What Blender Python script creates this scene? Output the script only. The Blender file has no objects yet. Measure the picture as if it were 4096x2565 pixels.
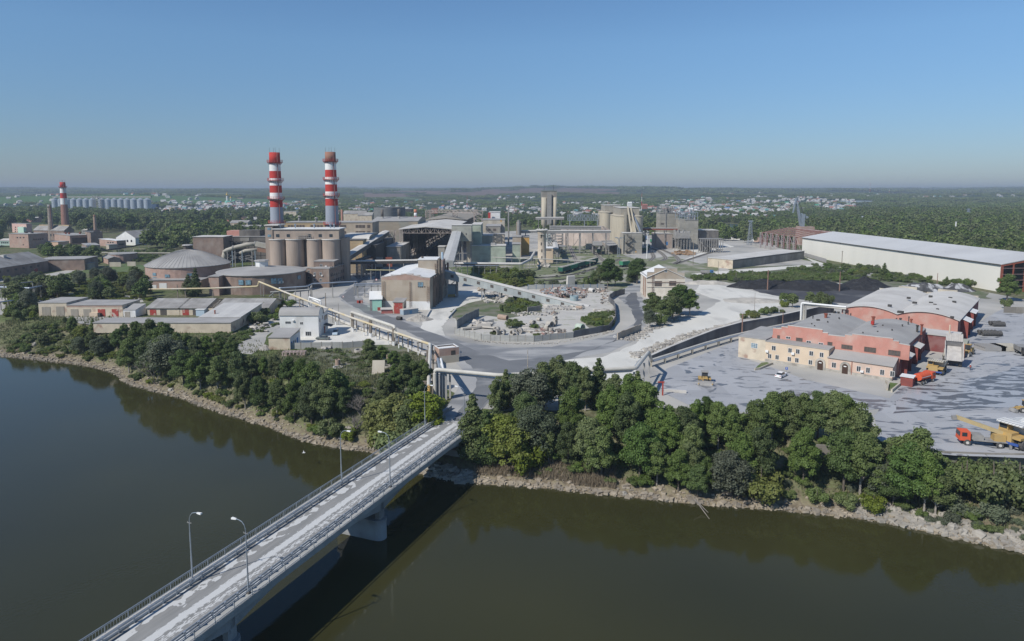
import bpy,math,random
import numpy as np
from mathutils import Vector,noise as mnoise
from mathutils.geometry import tessellate_polygon
scene=bpy.context.scene
col=scene.collection
rnd=random.Random(7)
PI=math.pi
# ---------------------------------------------------------------- camera
FPX,CX,CY,HZ,CAMZ=2731.0,2048.0,1067.0,765.0,50.0
PITCH=math.atan((CY-HZ)/FPX)
cam_d=bpy.data.cameras.new('camera')
cam=bpy.data.objects.new('camera',cam_d)
col.objects.link(cam)
cam.location=(0,0,CAMZ)
cam.rotation_euler=(PI/2-PITCH,0,0)
cam_d.sensor_width=36
cam_d.lens=36*FPX/4096
cam_d.shift_y=(CY-1282.5)/4096
cam_d.clip_start=1
cam_d.clip_end=60000
scene.camera=cam
# ---------------------------------------------------------------- light
SUN_EL,SUN_AZ=math.radians(43),math.radians(231)
w=bpy.data.worlds.new('World');scene.world=w;w.use_nodes=True
nt=w.node_tree;nt.nodes.clear()
sky=nt.nodes.new('ShaderNodeTexSky');sky.sky_type='NISHITA';sky.sun_disc=False
sky.sun_elevation=SUN_EL;sky.sun_rotation=SUN_AZ
sky.altitude=0;sky.air_density=1.15;sky.dust_density=0.0;sky.ozone_density=7.5
hsv=nt.nodes.new('ShaderNodeHueSaturation');hsv.inputs['Saturation'].default_value=1.05
bg=nt.nodes.new('ShaderNodeBackground');bg.inputs['Strength'].default_value=0.095
out=nt.nodes.new('ShaderNodeOutputWorld')
nt.links.new(sky.outputs[0],hsv.inputs['Color']);tcw=nt.nodes.new('ShaderNodeTexCoord');spw=nt.nodes.new('ShaderNodeSeparateXYZ');nt.links.new(tcw.outputs['Generated'],spw.inputs[0])
rpw=nt.nodes.new('ShaderNodeValToRGB');rpw.color_ramp.elements[0].position=0.0;rpw.color_ramp.elements[0].color=(.50,.575,.74,1);rpw.color_ramp.elements[1].position=.2;rpw.color_ramp.elements[1].color=(1,1,1,1)
mxw=nt.nodes.new('ShaderNodeMixRGB');mxw.blend_type='MULTIPLY';mxw.inputs[0].default_value=1;nt.links.new(spw.outputs[2],rpw.inputs[0]);nt.links.new(hsv.outputs[0],mxw.inputs[1]);nt.links.new(rpw.outputs[0],mxw.inputs[2]);nt.links.new(mxw.outputs[0],bg.inputs['Color']);nt.links.new(bg.outputs[0],out.inputs['Surface'])
sd=bpy.data.lights.new('sun','SUN');sd.energy=4.2;sd.angle=math.radians(0.5);sd.color=(1.0,0.955,0.89)
sun=bpy.data.objects.new('sun',sd);col.objects.link(sun)
sv=Vector((math.sin(SUN_AZ)*math.cos(SUN_EL),math.cos(SUN_AZ)*math.cos(SUN_EL),math.sin(SUN_EL)))
sun.rotation_euler=sv.to_track_quat('Z','Y').to_euler();sun.location=(-200,-200,300)
scene.view_settings.view_transform='Standard';scene.view_settings.look='None'
scene.view_settings.exposure=0.15;scene.view_settings.gamma=1.0
scene.cycles.max_bounces=6;scene.cycles.diffuse_bounces=2;scene.cycles.glossy_bounces=3
scene.cycles.transmission_bounces=3;scene.cycles.volume_bounces=0;scene.cycles.transparent_max_bounces=6
scene.cycles.caustics_reflective=False;scene.cycles.caustics_refractive=False
scene.cycles.use_denoising=True
# ---------------------------------------------------------------- picture points to world points
def ray(px,py):
 dx=(px-CX)/FPX;dz=-(py-CY)/FPX
 return dx,math.cos(PITCH)+dz*math.sin(PITCH),-math.sin(PITCH)+dz*math.cos(PITCH)
def on(px,py,z=0.0):
 a,b,c=ray(px,py);t=(z-CAMZ)/c
 return Vector((a*t,b*t,z))
def at(px,py,Y):
 a,b,c=ray(px,py);t=Y/b
 return Vector((a*t,Y,CAMZ+c*t))
def proj(v):
 a,b,c=v[0],v[1],v[2]-CAMZ
 d=b*math.cos(PITCH)-c*math.sin(PITCH);u=b*math.sin(PITCH)+c*math.cos(PITCH)
 return CX+FPX*a/d,CY-FPX*u/d
def zf(x0,y0,s):return lambda X,Y:(x0+X/s,y0+Y/s)
A=zf(0,680,3.436);B=zf(600,580,3.436);Cc=zf(1300,740,3.436);D=zf(2000,720,3.436);E=zf(2600,720,3.436)
F=zf(3200,720,2.695);G=zf(0,960,3.436);Hh=zf(560,860,2.8);I=zf(1300,980,2.9075);J=zf(2000,980,2.9075)
K=zf(900,1180,2.362);L=zf(2500,1150,2.362);M=zf(3296,1100,2.9075);N=zf(3296,1500,2.1);O=zf(300,1700,1.748)
P=zf(1100,1600,2.16);Q=zf(1700,1400,2.0125);R=zf(0,1250,2.415);S=zf(1580,1350,5.04);U=zf(0,0,1/1.6967)
T2=zf(1980,880,6.0375);T3=zf(2340,800,5.25);T4=zf(3700,1200,5.04);T5=zf(3800,1600,5.814);T6=zf(1900,1180,4.025)
T7=zf(0,1080,4.725);T8=zf(1100,1140,5.815)
# ---------------------------------------------------------------- materials
MATS={}
def srgb(r,g,b):
 f=lambda c:(c/255/12.92)if c/255<=.04045 else((c/255+.055)/1.055)**2.4
 return(f(r),f(g),f(b))
def mat(name,c1,c2=None,scale=0.3,rough=0.85,c3=None,s3=0.06,lo=0.45,hi=0.62,stretch=(1,1,1),metal=0.0,bump=0.0,bscale=2.0,band=None,bandc=None,detail=4.0,panel=None,spec=0.3,wet=False,dist=0.0):
 """stained / mottled surface: c1..c2 by noise, c3 laid over by a second coarser noise; band = lines across z or x"""
 if name in MATS:return MATS[name]
 m=bpy.data.materials.new(name);m.use_nodes=True;t=m.node_tree;n=t.nodes;lk=t.links.new
 bs=n['Principled BSDF'];bs.inputs['Roughness'].default_value=rough;bs.inputs['Metallic'].default_value=metal
 bs.inputs['Specular IOR Level'].default_value=spec
 tc=n.new('ShaderNodeNewGeometry');mp=n.new('ShaderNodeMapping');lk(tc.outputs['Position'],mp.inputs[0]);mp.inputs['Scale'].default_value=stretch
 cur=None
 if c2:
  nz=n.new('ShaderNodeTexNoise');nz.inputs['Scale'].default_value=scale;nz.inputs['Detail'].default_value=detail
  lk(mp.outputs[0],nz.inputs['Vector'])
  rp=n.new('ShaderNodeValToRGB');rp.color_ramp.elements[0].position=0.35;rp.color_ramp.elements[1].position=0.65
  rp.color_ramp.elements[0].color=(*c1,1);rp.color_ramp.elements[1].color=(*c2,1);lk(nz.outputs[0],rp.inputs[0]);cur=rp.outputs[0]
 if c3:
  n3=n.new('ShaderNodeTexNoise');n3.inputs['Scale'].default_value=s3;n3.inputs['Detail'].default_value=7;n3.inputs['Distortion'].default_value=dist
  lk(mp.outputs[0],n3.inputs['Vector'])
  r3=n.new('ShaderNodeMapRange');r3.inputs[1].default_value=lo;r3.inputs[2].default_value=hi;lk(n3.outputs[0],r3.inputs[0])
  mx=n.new('ShaderNodeMixRGB');lk(r3.outputs[0],mx.inputs[0])
  if cur:lk(cur,mx.inputs[1])
  else:mx.inputs[1].default_value=(*c1,1)
  mx.inputs[2].default_value=(*c3,1);cur=mx.outputs[0]
  if wet:
   mr=n.new('ShaderNodeMapRange');mr.inputs[3].default_value=rough;mr.inputs[4].default_value=0.35;lk(r3.outputs[0],mr.inputs[0]);lk(mr.outputs[0],bs.inputs['Roughness'])
 if panel:
  bt=n.new('ShaderNodeTexBrick');bt.offset=0;bt.inputs['Scale'].default_value=1
  bt.inputs['Mortar Size'].default_value=panel[2];bt.inputs['Brick Width'].default_value=panel[0];bt.inputs['Row Height'].default_value=panel[1]
  sp=n.new('ShaderNodeSeparateXYZ');lk(tc.outputs['Position'],sp.inputs[0]);ad=n.new('ShaderNodeMath');ad.operation='ADD'
  lk(sp.outputs[0],ad.inputs[0]);lk(sp.outputs[1],ad.inputs[1]);cb=n.new('ShaderNodeCombineXYZ');lk(ad.outputs[0],cb.inputs[0])
  lk(sp.outputs[2]if len(panel)<5 else sp.outputs[1],cb.inputs[1])
  if len(panel)==5:lk(sp.outputs[0],cb.inputs[0])
  lk(cb.outputs[0],bt.inputs['Vector'])
  bt.inputs['Color1'].default_value=(1,1,1,1);bt.inputs['Color2'].default_value=(.86,.86,.86,1);bt.inputs['Mortar'].default_value=(*[panel[3]]*3,1)
  mx=n.new('ShaderNodeMixRGB');mx.blend_type='MULTIPLY';mx.inputs[0].default_value=1
  if cur:lk(cur,mx.inputs[1])
  else:mx.inputs[1].default_value=(*c1,1)
  lk(bt.outputs[0],mx.inputs[2]);cur=mx.outputs[0]
 if cur:lk(cur,bs.inputs['Base Color'])
 else:bs.inputs['Base Color'].default_value=(*c1,1)
 if bump:
  nb=n.new('ShaderNodeTexNoise');nb.inputs['Scale'].default_value=bscale;nb.inputs['Detail'].default_value=3;lk(tc.outputs['Position'],nb.inputs['Vector'])
  bp=n.new('ShaderNodeBump');bp.inputs['Strength'].default_value=1;bp.inputs['Distance'].default_value=bump;lk(nb.outputs[0],bp.inputs['Height']);lk(bp.outputs[0],bs.inputs['Normal'])
 MATS[name]=m;return m
X=lambda*c:srgb(*c)
concrete=mat('concrete',(.33,.31,.27),(.26,.245,.215),.35,c3=(.20,.185,.16),s3=.12,stretch=(1,1,.35),panel=(6,1.5,.03,.75))
concrete_pale=mat('pale_concrete',(.47,.43,.35),(.40,.36,.29),.25,c3=(.30,.27,.22),s3=.15,stretch=(1,1,.25),lo=.5,hi=.75)
concrete_dark=mat('dark_concrete',(.17,.155,.135),(.12,.11,.10),.3,c3=(.08,.075,.07),s3=.1,stretch=(1,1,.4))
wall_retain=mat('retaining_concrete',(.20,.20,.20),(.15,.15,.15),.2,c3=(.10,.10,.105),s3=.1,stretch=(1,1,.3),panel=(6,9,.02,.7))
silo_brick=mat('silo_brown',(.37,.30,.245),(.29,.235,.19),.25,c3=(.42,.35,.28),s3=.12,stretch=(1,1,.3),lo=.5,hi=.8)
silo_cream=mat('silo_cream',(.47,.42,.32),(.41,.365,.28),.2,c3=(.33,.29,.22),s3=.15,stretch=(1,1,.15),lo=.5,hi=.8)
brick_brown=mat('brown_brick',(.26,.19,.15),(.19,.14,.115),.5,c3=(.31,.26,.22),s3=.2,stretch=(1,1,.6),lo=.5,hi=.75)
brick_pink=mat('pink_brick',(.41,.28,.225),(.33,.225,.18),.5,c3=(.38,.30,.25),s3=.2,lo=.5,hi=.7)
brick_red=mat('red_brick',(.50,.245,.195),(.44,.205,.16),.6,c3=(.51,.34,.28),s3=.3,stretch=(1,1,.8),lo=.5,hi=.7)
brick_red_shade=mat('shaded_red_brick',(.20,.06,.055),(.15,.05,.05),.6,c3=(.24,.12,.11),s3=.3)  # red brick darkened: shade of the halls' right-hand walls put into the colour
plaster_beige=mat('beige_plaster',(.62,.50,.37),(.56,.45,.33),.3,c3=(.50,.42,.33),s3=.3,lo=.55,hi=.7)
plaster_ochre=mat('ochre_panels',(.50,.37,.20),(.42,.31,.18),.15,c3=(.33,.28,.21),s3=.08,panel=(6,1.8,.025,.7))
plaster_white=mat('white_wall',(.72,.72,.70),(.64,.64,.61),.4,c3=(.52,.51,.48),s3=.2,lo=.58,hi=.75,stretch=(1,1,.5))
plaster_cream=mat('cream_wall',(.60,.52,.40),(.50,.43,.33),.4,c3=(.36,.25,.19),s3=.35,lo=.55,hi=.68)
beige_block=mat('beige_block',(.42,.345,.26),(.35,.285,.215),.25,c3=(.46,.40,.32),s3=.12,stretch=(1,1,.5),panel=(5,2.6,.012,.8))
whitish_brick=mat('dusty_white_brick',(.66,.61,.52),(.58,.53,.44),.4,c3=(.48,.41,.33),s3=.25,lo=.55,hi=.7)
mint=mat('mint_panels',(.42,.47,.38),(.36,.41,.33),.2,c3=(.30,.33,.27),s3=.1,panel=(6,1.5,.02,.8))
turq=mat('turquoise_wall',(.36,.62,.50),(.32,.56,.45),.5)
roof_grey=mat('grey_roof',(.36,.35,.33),(.31,.30,.285),.15,c3=(.25,.24,.23),s3=.08,lo=.5,hi=.75)
roof_pale=mat('pale_dusty_roof',(.56,.54,.50),(.50,.48,.44),.12,c3=(.42,.40,.37),s3=.06,lo=.5,hi=.75)
roof_white=mat('white_roof',(.70,.70,.68),(.62,.62,.60),.2)
roof_slate=mat('slate_roof',(.30,.285,.265),(.25,.24,.225),.4,c3=(.36,.35,.33),s3=.15,panel=(1.1,40,.05,.72,1))
roof_dark=mat('dark_roof',(.13,.125,.12),(.09,.088,.085),.3)
hall_white=mat('cream_sheet_wall',(.72,.695,.62),(.67,.65,.58),.08,rough=.5,stretch=(1,1,.1))
hall_roof=mat('hall_sheet_roof',(.50,.505,.50),(.46,.465,.46),.04,rough=.85,c3=(.42,.42,.42),s3=.02,lo=.5,hi=.7)
rust=mat('rust_red_steel',(.28,.085,.05),(.20,.06,.04),.8)
steel=mat('grey_steel',(.30,.29,.27),(.22,.215,.205),.8,rough=.6)
steel_dark=mat('dark_steel',(.07,.065,.06),(.045,.043,.04),.5)
galv=mat('galvanised_steel',(.42,.46,.50),(.36,.40,.44),.6,rough=.38,metal=.55)
silo_steel=mat('silo_galvanised',(.46,.50,.54),(.40,.44,.48),.3,rough=.35,metal=.35)
pipe_white=mat('white_pipe',(.54,.52,.46),(.46,.44,.39),.5,rough=.6)
pipe_yellow=mat('yellow_pipe',(.56,.46,.26),(.52,.44,.29),.12,rough=.6,c3=(.54,.50,.42),s3=.1,lo=.45,hi=.55)
pipe_duct=mat('dusty_duct',(.42,.39,.33),(.35,.325,.275),.3)
red_paint=mat('red_paint',(.46,.045,.035),(.40,.04,.032),.25)
red_faded=mat('faded_red_paint',(.30,.13,.09),(.26,.15,.11),.2)
white_paint=mat('white_paint',(.74,.74,.72),(.68,.68,.66),.2)
grey_paint=mat('grey_blue_paint',(.30,.33,.38),(.27,.30,.35),.15,stretch=(1,1,.3))
glass=mat('window_glass',(.035,.042,.05),rough=.12,spec=.5)
glass_blue=mat('blue_window_panes',(.20,.34,.42),(.10,.15,.18),1.2,rough=.3,spec=.5)
louvre=mat('window_board',(.16,.14,.125),(.11,.10,.09),.9,panel=(60,.35,.1,.5))
frame_white=mat('white_frame',(.62,.62,.60))
frame_rust=mat('rusty_frame',(.16,.10,.08))
black=mat('black_rubber',(.022,.022,.023),(.035,.035,.035),2)
tyre_dust=mat('dusty_tyre',(.17,.165,.16),(.12,.118,.115),2,panel=(.3,.3,.15,.55))
wood=mat('weathered_wood',(.22,.17,.12),(.15,.115,.085),.8)
wood_grey=mat('grey_planks',(.33,.30,.25),(.27,.245,.205),1.5,stretch=(1,1,.2))
gate_red=mat('rusty_red_gate',(.36,.05,.04),(.30,.08,.06),.6,c3=(.45,.35,.30),s3=.5,lo=.58,hi=.64)
blue_paint=mat('blue_paint',(.04,.15,.36),(.05,.17,.38),1)
blue_cont=mat('blue_container',(.36,.44,.50),(.30,.38,.44),.5,panel=(.5,60,.2,.8))
rubble=mat('rubble_stone',(.44,.41,.36),(.34,.32,.28),.6,c3=(.26,.24,.21),s3=.3,bump=.15)
rock_tan=mat('bank_rock',(.37,.315,.24),(.26,.225,.17),.5,c3=(.24,.21,.17),s3=.25)
coal_m=mat('coal',(.016,.016,.018),(.026,.026,.028),.6,c3=(.05,.05,.05),s3=.15,lo=.58,hi=.7,bump=.2)
gravel_m=mat('dark_gravel',(.12,.115,.11),(.085,.082,.08),.2,bump=.2)
sand_m=mat('pale_spoil',(.50,.47,.41),(.42,.39,.34),.15,c3=(.34,.32,.28),s3=.2,bump=.3,bscale=.8)
clay_m=mat('pink_spoil',(.42,.35,.29),(.35,.29,.24),.1,bump=.3,bscale=.5)
yellow_paint=mat('yellow_machine_paint',(.46,.30,.10),(.40,.28,.12),.8)
beige_paint=mat('dusty_body_paint',(.54,.50,.42),(.46,.43,.36),.5)
orange_paint=mat('orange_cab_paint',(.62,.10,.04),(.56,.10,.045),1)
car_white=mat('white_car_paint',(.75,.75,.74),rough=.25,spec=.5)
car_grey=mat('grey_green_car_paint',(.13,.15,.14),rough=.3,spec=.5)
gold_m=mat('gold_leaf',(.85,.55,.12),rough=.3,metal=1)
green_wagon=mat('green_wagon_paint',(.022,.12,.075),(.03,.10,.07),.4)
green_bright=mat('bright_green_paint',(.05,.26,.14),(.05,.22,.12),.4)
orange_wall=mat('orange_wall',(.55,.33,.10),(.48,.29,.10),.3)
ladder_m=mat('rust_ladder',(.14,.075,.055))
bark=mat('bark',(.10,.08,.06),(.17,.145,.12),2)
bark_pale=mat('pale_bark',(.40,.37,.32),(.22,.19,.16),2)
dead_wood=mat('dead_branches',(.27,.24,.21),(.20,.18,.155),1)
def leafmat(name,c,c2,hue=.5):
 m=bpy.data.materials.new(name);m.use_nodes=True;t=m.node_tree;n=t.nodes;lk=t.links.new
 bs=n['Principled BSDF'];bs.inputs['Roughness'].default_value=.55;bs.inputs['Specular IOR Level'].default_value=.25
 at_=n.new('ShaderNodeAttribute');at_.attribute_name='tone'
 oi=n.new('ShaderNodeObjectInfo')
 mx=n.new('ShaderNodeMixRGB');mx.inputs[1].default_value=(*c,1);mx.inputs[2].default_value=(*c2,1);lk(at_.outputs['Fac'],mx.inputs[0])
 hs=n.new('ShaderNodeHueSaturation');lk(mx.outputs[0],hs.inputs['Color'])
 for sock,a,b in(('Hue',.485,.512),('Value',.78,1.22),('Saturation',.8,1.1)):
  mr=n.new('ShaderNodeMapRange');mr.inputs[3].default_value=a;mr.inputs[4].default_value=b
  if sock=='Value':
   ml=n.new('ShaderNodeMath');ml.operation='MULTIPLY';ml.inputs[1].default_value=7.31;fr=n.new('ShaderNodeMath');fr.operation='FRACT'
   lk(oi.outputs['Random'],ml.inputs[0]);lk(ml.outputs[0],fr.inputs[0]);lk(fr.outputs[0],mr.inputs[0])
  else:lk(oi.outputs['Random'],mr.inputs[0])
  lk(mr.outputs[0],hs.inputs[sock])
 lk(hs.outputs[0],bs.inputs['Base Color'])
 tr=n.new('ShaderNodeBsdfTranslucent');lk(hs.outputs[0],tr.inputs['Color']);ms=n.new('ShaderNodeMixShader');ms.inputs[0].default_value=.34
 lk(bs.outputs[0],ms.inputs[1]);lk(tr.outputs[0],ms.inputs[2]);lk(ms.outputs[0],n['Material Output'].inputs['Surface'])
 MATS[name]=m;return m
leaf_mid=leafmat('leaf_mid_green',(.100,.142,.040),(.168,.220,.068))
leaf_dark=leafmat('leaf_dark_green',(.076,.120,.036),(.122,.172,.054))
leaf_yel=leafmat('leaf_yellow_green',(.135,.17,.03),(.21,.24,.05))
leaf_grey=leafmat('leaf_grey_green',(.11,.135,.08),(.16,.185,.115))
leaf_far=leafmat('leaf_far_green',(.108,.15,.04),(.175,.22,.064))
# ---------------------------------------------------------------- mesh builder and object tree
class MB:
 def __init__(s):s.v=[];s.f=[];s.m=[];s.mi=0;s.smooth=set()
 def add(s,vs,fs):
  b=len(s.v);s.v+=[tuple(v)for v in vs]
  for f in fs:s.f.append(tuple(i+b for i in f));s.m.append(s.mi)
  return s
 def hexa(s,p):
  return s.add(p,[(3,2,1,0),(4,5,6,7),(0,1,5,4),(1,2,6,5),(2,3,7,6),(3,0,4,7)])
 def box(s,x0,y0,z0,x1,y1,z1):
  return s.hexa([(x0,y0,z0),(x1,y0,z0),(x1,y1,z0),(x0,y1,z0),(x0,y0,z1),(x1,y0,z1),(x1,y1,z1),(x0,y1,z1)])
 def cbox(s,c,dx,dy,dz,rz=0.0,tilt=0.0):
  ca,sa,ct,st=math.cos(rz),math.sin(rz),math.cos(tilt),math.sin(tilt)
  o=[]
  for z in(-dz,dz):
   for x,y in((-dx,-dy),(dx,-dy),(dx,dy),(-dx,dy)):
    yy,zz=y*ct-z*st,y*st+z*ct
    o.append((c[0]+x*ca-yy*sa,c[1]+x*sa+yy*ca,c[2]+zz))
  return s.hexa(o)
 def prism(s,pts,z0,z1):
  n=len(pts);area=sum(pts[i][0]*pts[(i+1)%n][1]-pts[(i+1)%n][0]*pts[i][1]for i in range(n))
  if area<0:pts=pts[::-1]
  z1=z1 if hasattr(z1,'__len__')else[z1]*n
  return s.add([(p[0],p[1],z0)for p in pts]+[(p[0],p[1],z1[i])for i,p in enumerate(pts)],[tuple(range(n-1,-1,-1)),tuple(range(n,2*n))]+[(i,(i+1)%n,n+(i+1)%n,n+i)for i in range(n)])
 def cyl(s,x,y,z0,z1,r0,r1=None,n=24,cap=True,a0=0.0):
  r1=r0 if r1 is None else r1
  vs=[(x+r*math.cos(a0+2*PI*i/n),y+r*math.sin(a0+2*PI*i/n),z)for r,z in((r0,z0),(r1,z1))for i in range(n)]
  fs=[(i,(i+1)%n,n+(i+1)%n,n+i)for i in range(n)]
  if cap:fs+=[tuple(range(n-1,-1,-1)),tuple(range(n,2*n))]
  return s.add(vs,fs)
 def lathe(s,x,y,prof,n=24):
  vs=[(x+r*math.cos(2*PI*i/n),y+r*math.sin(2*PI*i/n),z)for r,z in prof for i in range(n)];m=len(prof)
  fs=[(k*n+i,k*n+(i+1)%n,(k+1)*n+(i+1)%n,(k+1)*n+i)for k in range(m-1)for i in range(n)]
  fs+=[tuple(range(n-1,-1,-1)),tuple(range((m-1)*n,m*n))]
  return s.add(vs,fs)
 def tube(s,pts,r,n=8,r1=None):
  pts=[Vector(p)for p in pts];m=len(pts);vs=[]
  for k,p in enumerate(pts):
   t=(pts[min(k+1,m-1)]-pts[max(k-1,0)]).normalized()
   a=t.orthogonal().normalized()if abs(t.z)<.95 else Vector((1,0,0))
   if abs(t.z)<.95:a=t.cross(Vector((0,0,1))).normalized()
   b=t.cross(a).normalized();rr=r if r1 is None else r+(r1-r)*k/(m-1)
   if r1 is None and 0<k<m-1:
    c=(pts[k+1]-p).normalized().dot((p-pts[k-1]).normalized());
   vs+=[p+a*rr*math.cos(2*PI*i/n)+b*rr*math.sin(2*PI*i/n)for i in range(n)]
  fs=[(k*n+i,k*n+(i+1)%n,(k+1)*n+(i+1)%n,(k+1)*n+i)for k in range(m-1)for i in range(n)]
  fs+=[tuple(range(n-1,-1,-1)),tuple(range((m-1)*n,m*n))]
  return s.add(vs,fs)
 def beam(s,a,b,w,h=None):
  a,b=Vector(a),Vector(b);t=(b-a).normalized();h=h or w
  u=Vector((0,0,1)).cross(t)if abs(t.z)<.98 else Vector((1,0,0))
  u.normalize();v=t.cross(u).normalized()
  o=[]
  for p in(a,b):o+=[p-u*w/2-v*h/2,p+u*w/2-v*h/2,p+u*w/2+v*h/2,p-u*w/2+v*h/2]
  return s.add(o,[(3,2,1,0),(4,5,6,7),(0,1,5,4),(1,2,6,5),(2,3,7,6),(3,0,4,7)])
 def wheel(s,c,r,w,rz=0.0,n=18):
  ax=Vector((math.cos(rz),math.sin(rz),0));pr=[(0.0,-w/2),(r*.55,-w/2),(r*.6,-w*.42),(r*.92,-w/2),(r,-w*.35),(r,w*.35),(r*.92,w/2),(r*.6,w*.42),(r*.55,w/2),(0.0,w/2)]
  u=Vector((-ax.y,ax.x,0));z=Vector((0,0,1));c=Vector(c);vs=[]
  for rr,o in pr:vs+=[c+ax*o+u*rr*math.cos(2*PI*i/n)+z*rr*math.sin(2*PI*i/n)for i in range(n)]
  return s.add(vs,[(k*n+i,k*n+(i+1)%n,(k+1)*n+(i+1)%n,(k+1)*n+i)for k in range(len(pr)-1)for i in range(n)])
def xform(mb,loc,rz=0.0,sc=1.0):
 ca,sa=math.cos(rz)*sc,math.sin(rz)*sc
 mb.v=[(loc[0]+x*ca-y*sa,loc[1]+x*sa+y*ca,loc[2]+z*sc)for x,y,z in mb.v];return mb
BASE={}
def mkmesh(name,mb,mats,off=(0,0,0)):
 me=bpy.data.meshes.new(name);o=off
 me.from_pydata([(v[0]-o[0],v[1]-o[1],v[2]-o[2])for v in mb.v],[],mb.f)
 for m in(mats if isinstance(mats,(list,tuple))else[mats]):me.materials.append(m)
 if any(mb.m):me.polygons.foreach_set('material_index',mb.m)
 me.update();return me
def tag(o,label=None,cat=None,group=None,kind=None):
 if label:o['label']=label
 if cat:o['category']=cat
 if group:o['group']=group
 if kind:o['kind']=kind
 return o
def thing(name,label,cat,base=(0,0,0),rz=0.0,group=None):
 o=bpy.data.objects.new(name,None);o.empty_display_size=.5;o.location=base;o.rotation_euler.z=rz;col.objects.link(o)
 BASE[o.name]=Vector(base)if rz==0 else None
 return tag(o,label,cat,group)
def part(name,mb,mats,parent,label=None,local=False,smooth=False):
 """mesh given in world coordinates (or in the thing's own when local) under its thing"""
 if not mb.f:return None
 top=parent
 while top.parent:top=top.parent
 off=(0,0,0)if local else BASE[top.name]
 me=mkmesh(name,mb,mats,off)
 if smooth:me.polygons.foreach_set('use_smooth',[len(p.vertices)==4 for p in me.polygons])
 o=bpy.data.objects.new(name,me);col.objects.link(o);o.parent=parent
 if label:o['label']=label
 return o
def single(name,mb,mats,label=None,cat=None,group=None,kind=None,smooth=False):
 xs=[v[0]for v in mb.v];ys=[v[1]for v in mb.v];zs=[v[2]for v in mb.v]
 off=((min(xs)+max(xs))/2,(min(ys)+max(ys))/2,min(zs))if kind is None else(0,0,0)
 me=mkmesh(name,mb,mats,off)
 if smooth:me.polygons.foreach_set('use_smooth',[True]*len(me.polygons))
 o=bpy.data.objects.new(name,me);o.location=off;col.objects.link(o)
 return tag(o,label,cat,group,kind)
def kids(o):return[c for c in KIDS.get(o.name,[])]
KIDS={}
def copy_tree(root,loc,rz=0.0,sc=None,label=None,group=None):
 r=root.copy();col.objects.link(r);r.location=loc;r.rotation_euler.z=rz
 if sc is not None:r.scale=sc if hasattr(sc,'__len__')else(sc,)*3
 if label:r['label']=label
 if group:r['group']=group
 def rec(src,dst):
  for ch in src.children:
   c=ch.copy();col.objects.link(c);c.parent=dst;rec(ch,c)
 rec(root,r);return r
def ordn(i):
 return str(i)+('th' if 10<=i%100<=20 else{1:'st',2:'nd',3:'rd'}.get(i%10,'th'))
# ---------------------------------------------------------------- terrain
WZ=-8.0
SH=[(-2000,700),(-700,361),(-400,286),(-290,268),(-230,254)]+[tuple(on(*U(x,y),WZ))[:2]for x,y in((0,840),(100,850),(200,862),(270,880),(300,905),(370,925),(430,940),(500,968),(560,985),(640,1010),(700,1035),(760,1050),(870,1066),(1000,1118),(1110,1140),(1200,1145),(1300,1153),(1400,1165),(1500,1175),(1600,1185),(1700,1195),(1800,1200),(1900,1210),(2000,1220),(2100,1235),(2200,1258),(2300,1280),(2414,1305))]+[(110,91),(160,60),(260,0),(500,-160),(2000,-800)]
SHX=np.array([p[0]for p in SH]);SHY=np.array([p[1]for p in SH])
def shore(x):return np.interp(x,SHX,SHY)
def fbm(x,y,s,seed=0.0,o=3):
 return mnoise.fractal(Vector((x/s+seed,y/s-seed,seed)),1.0,2.0,o)
WL=[tuple(on(*zf(3296,1500,2.1)(*q)))[:2]for q in((-220,585),(430,625),(640,628),(1060,655),(1400,668),(1680,672),(2300,690))]
WLX=np.array([p[0]for p in WL]);WLY=np.array([p[1]for p in WL])
def sstep(t):t=min(1,max(0,t));return t*t*(3-2*t)
def terrain(x,y):
 d=(y-float(shore(x)))*.9
 if d<60:
  if x>WLX[0]and y>float(np.interp(x,WLX,WLY))+.3 and x<200:return-.02
  if d<=0:return WZ-.05+max(-4,d*.35)
  w_=19 if x>-8 else 14
  n=fbm(x,y,7)*.35+fbm(x,y,2.2,3)*.15
  if x<-150:w_=24
  if-26<x<-4:w_=20
  z=WZ+.1+min(d,2.5)*.22
  top=-.02-3.0*sstep((x-WLX[0]+3)/6)
  if d>1.5:z+=(top-z)*sstep((d-1.5)/w_)**.8
  return min(z+n*sstep(d/3)*(1-sstep((d-w_)/4)),-.02)
 y=y/.769;r=math.hypot(x,y)
 if r<1500:return-.02
 z=34*sstep((r-1500)/5200)+26*sstep((r-5500)/6000)
 z+=sstep((r-2300)/2000)*(fbm(x,y,1500,1)*16+fbm(x,y,500,2)*5)
 z+=26*math.exp(-((x+1500)/620)**2-((y-3100)/700)**2)
 z+=30*math.exp(-((x-250)/1500)**2-((y-6200)/1300)**2)
 z+=sstep((r-6500)/4000)*max(0,fbm(x,y,2600,5))*26
 return z
def fieldcol(x,y):
 """what grows or lies on the open ground, by place"""
 px,_=proj((x,y,0));y=y/.769;r=math.hypot(x,y);n=fbm(x,y,400,9)
 g1=(.055,.075,.03);gd=(.030,.052,.024)
 if r<1500:
  k=sstep(.5+fbm(x,y,18,4)*1.3);a=(.085,.11,.042);b=(.14,.135,.08)
  return tuple(a[i]*(1-k)+b[i]*k for i in range(3))
 if((x+1500)/800)**2+((y-2950)/520)**2<1:return(.075,.135,.05)
 if 4200<y<6600 and 1450<px<2480:return(.15,.105,.085)if n>-.35 else gd
 if 3600<y<4200 and 900<px<1700 and n>-.1:return(.10,.14,.06)
 if 2950<y<3250 and 3350<px<3500:return(.22,.27,.30)
 if 2600<y<3300 and 3300<px<3700 and n>.1:return(.13,.13,.08)
 if r>4200 and n>.38:return(.11,.135,.065)
 return gd if n>-.2 else g1
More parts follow.
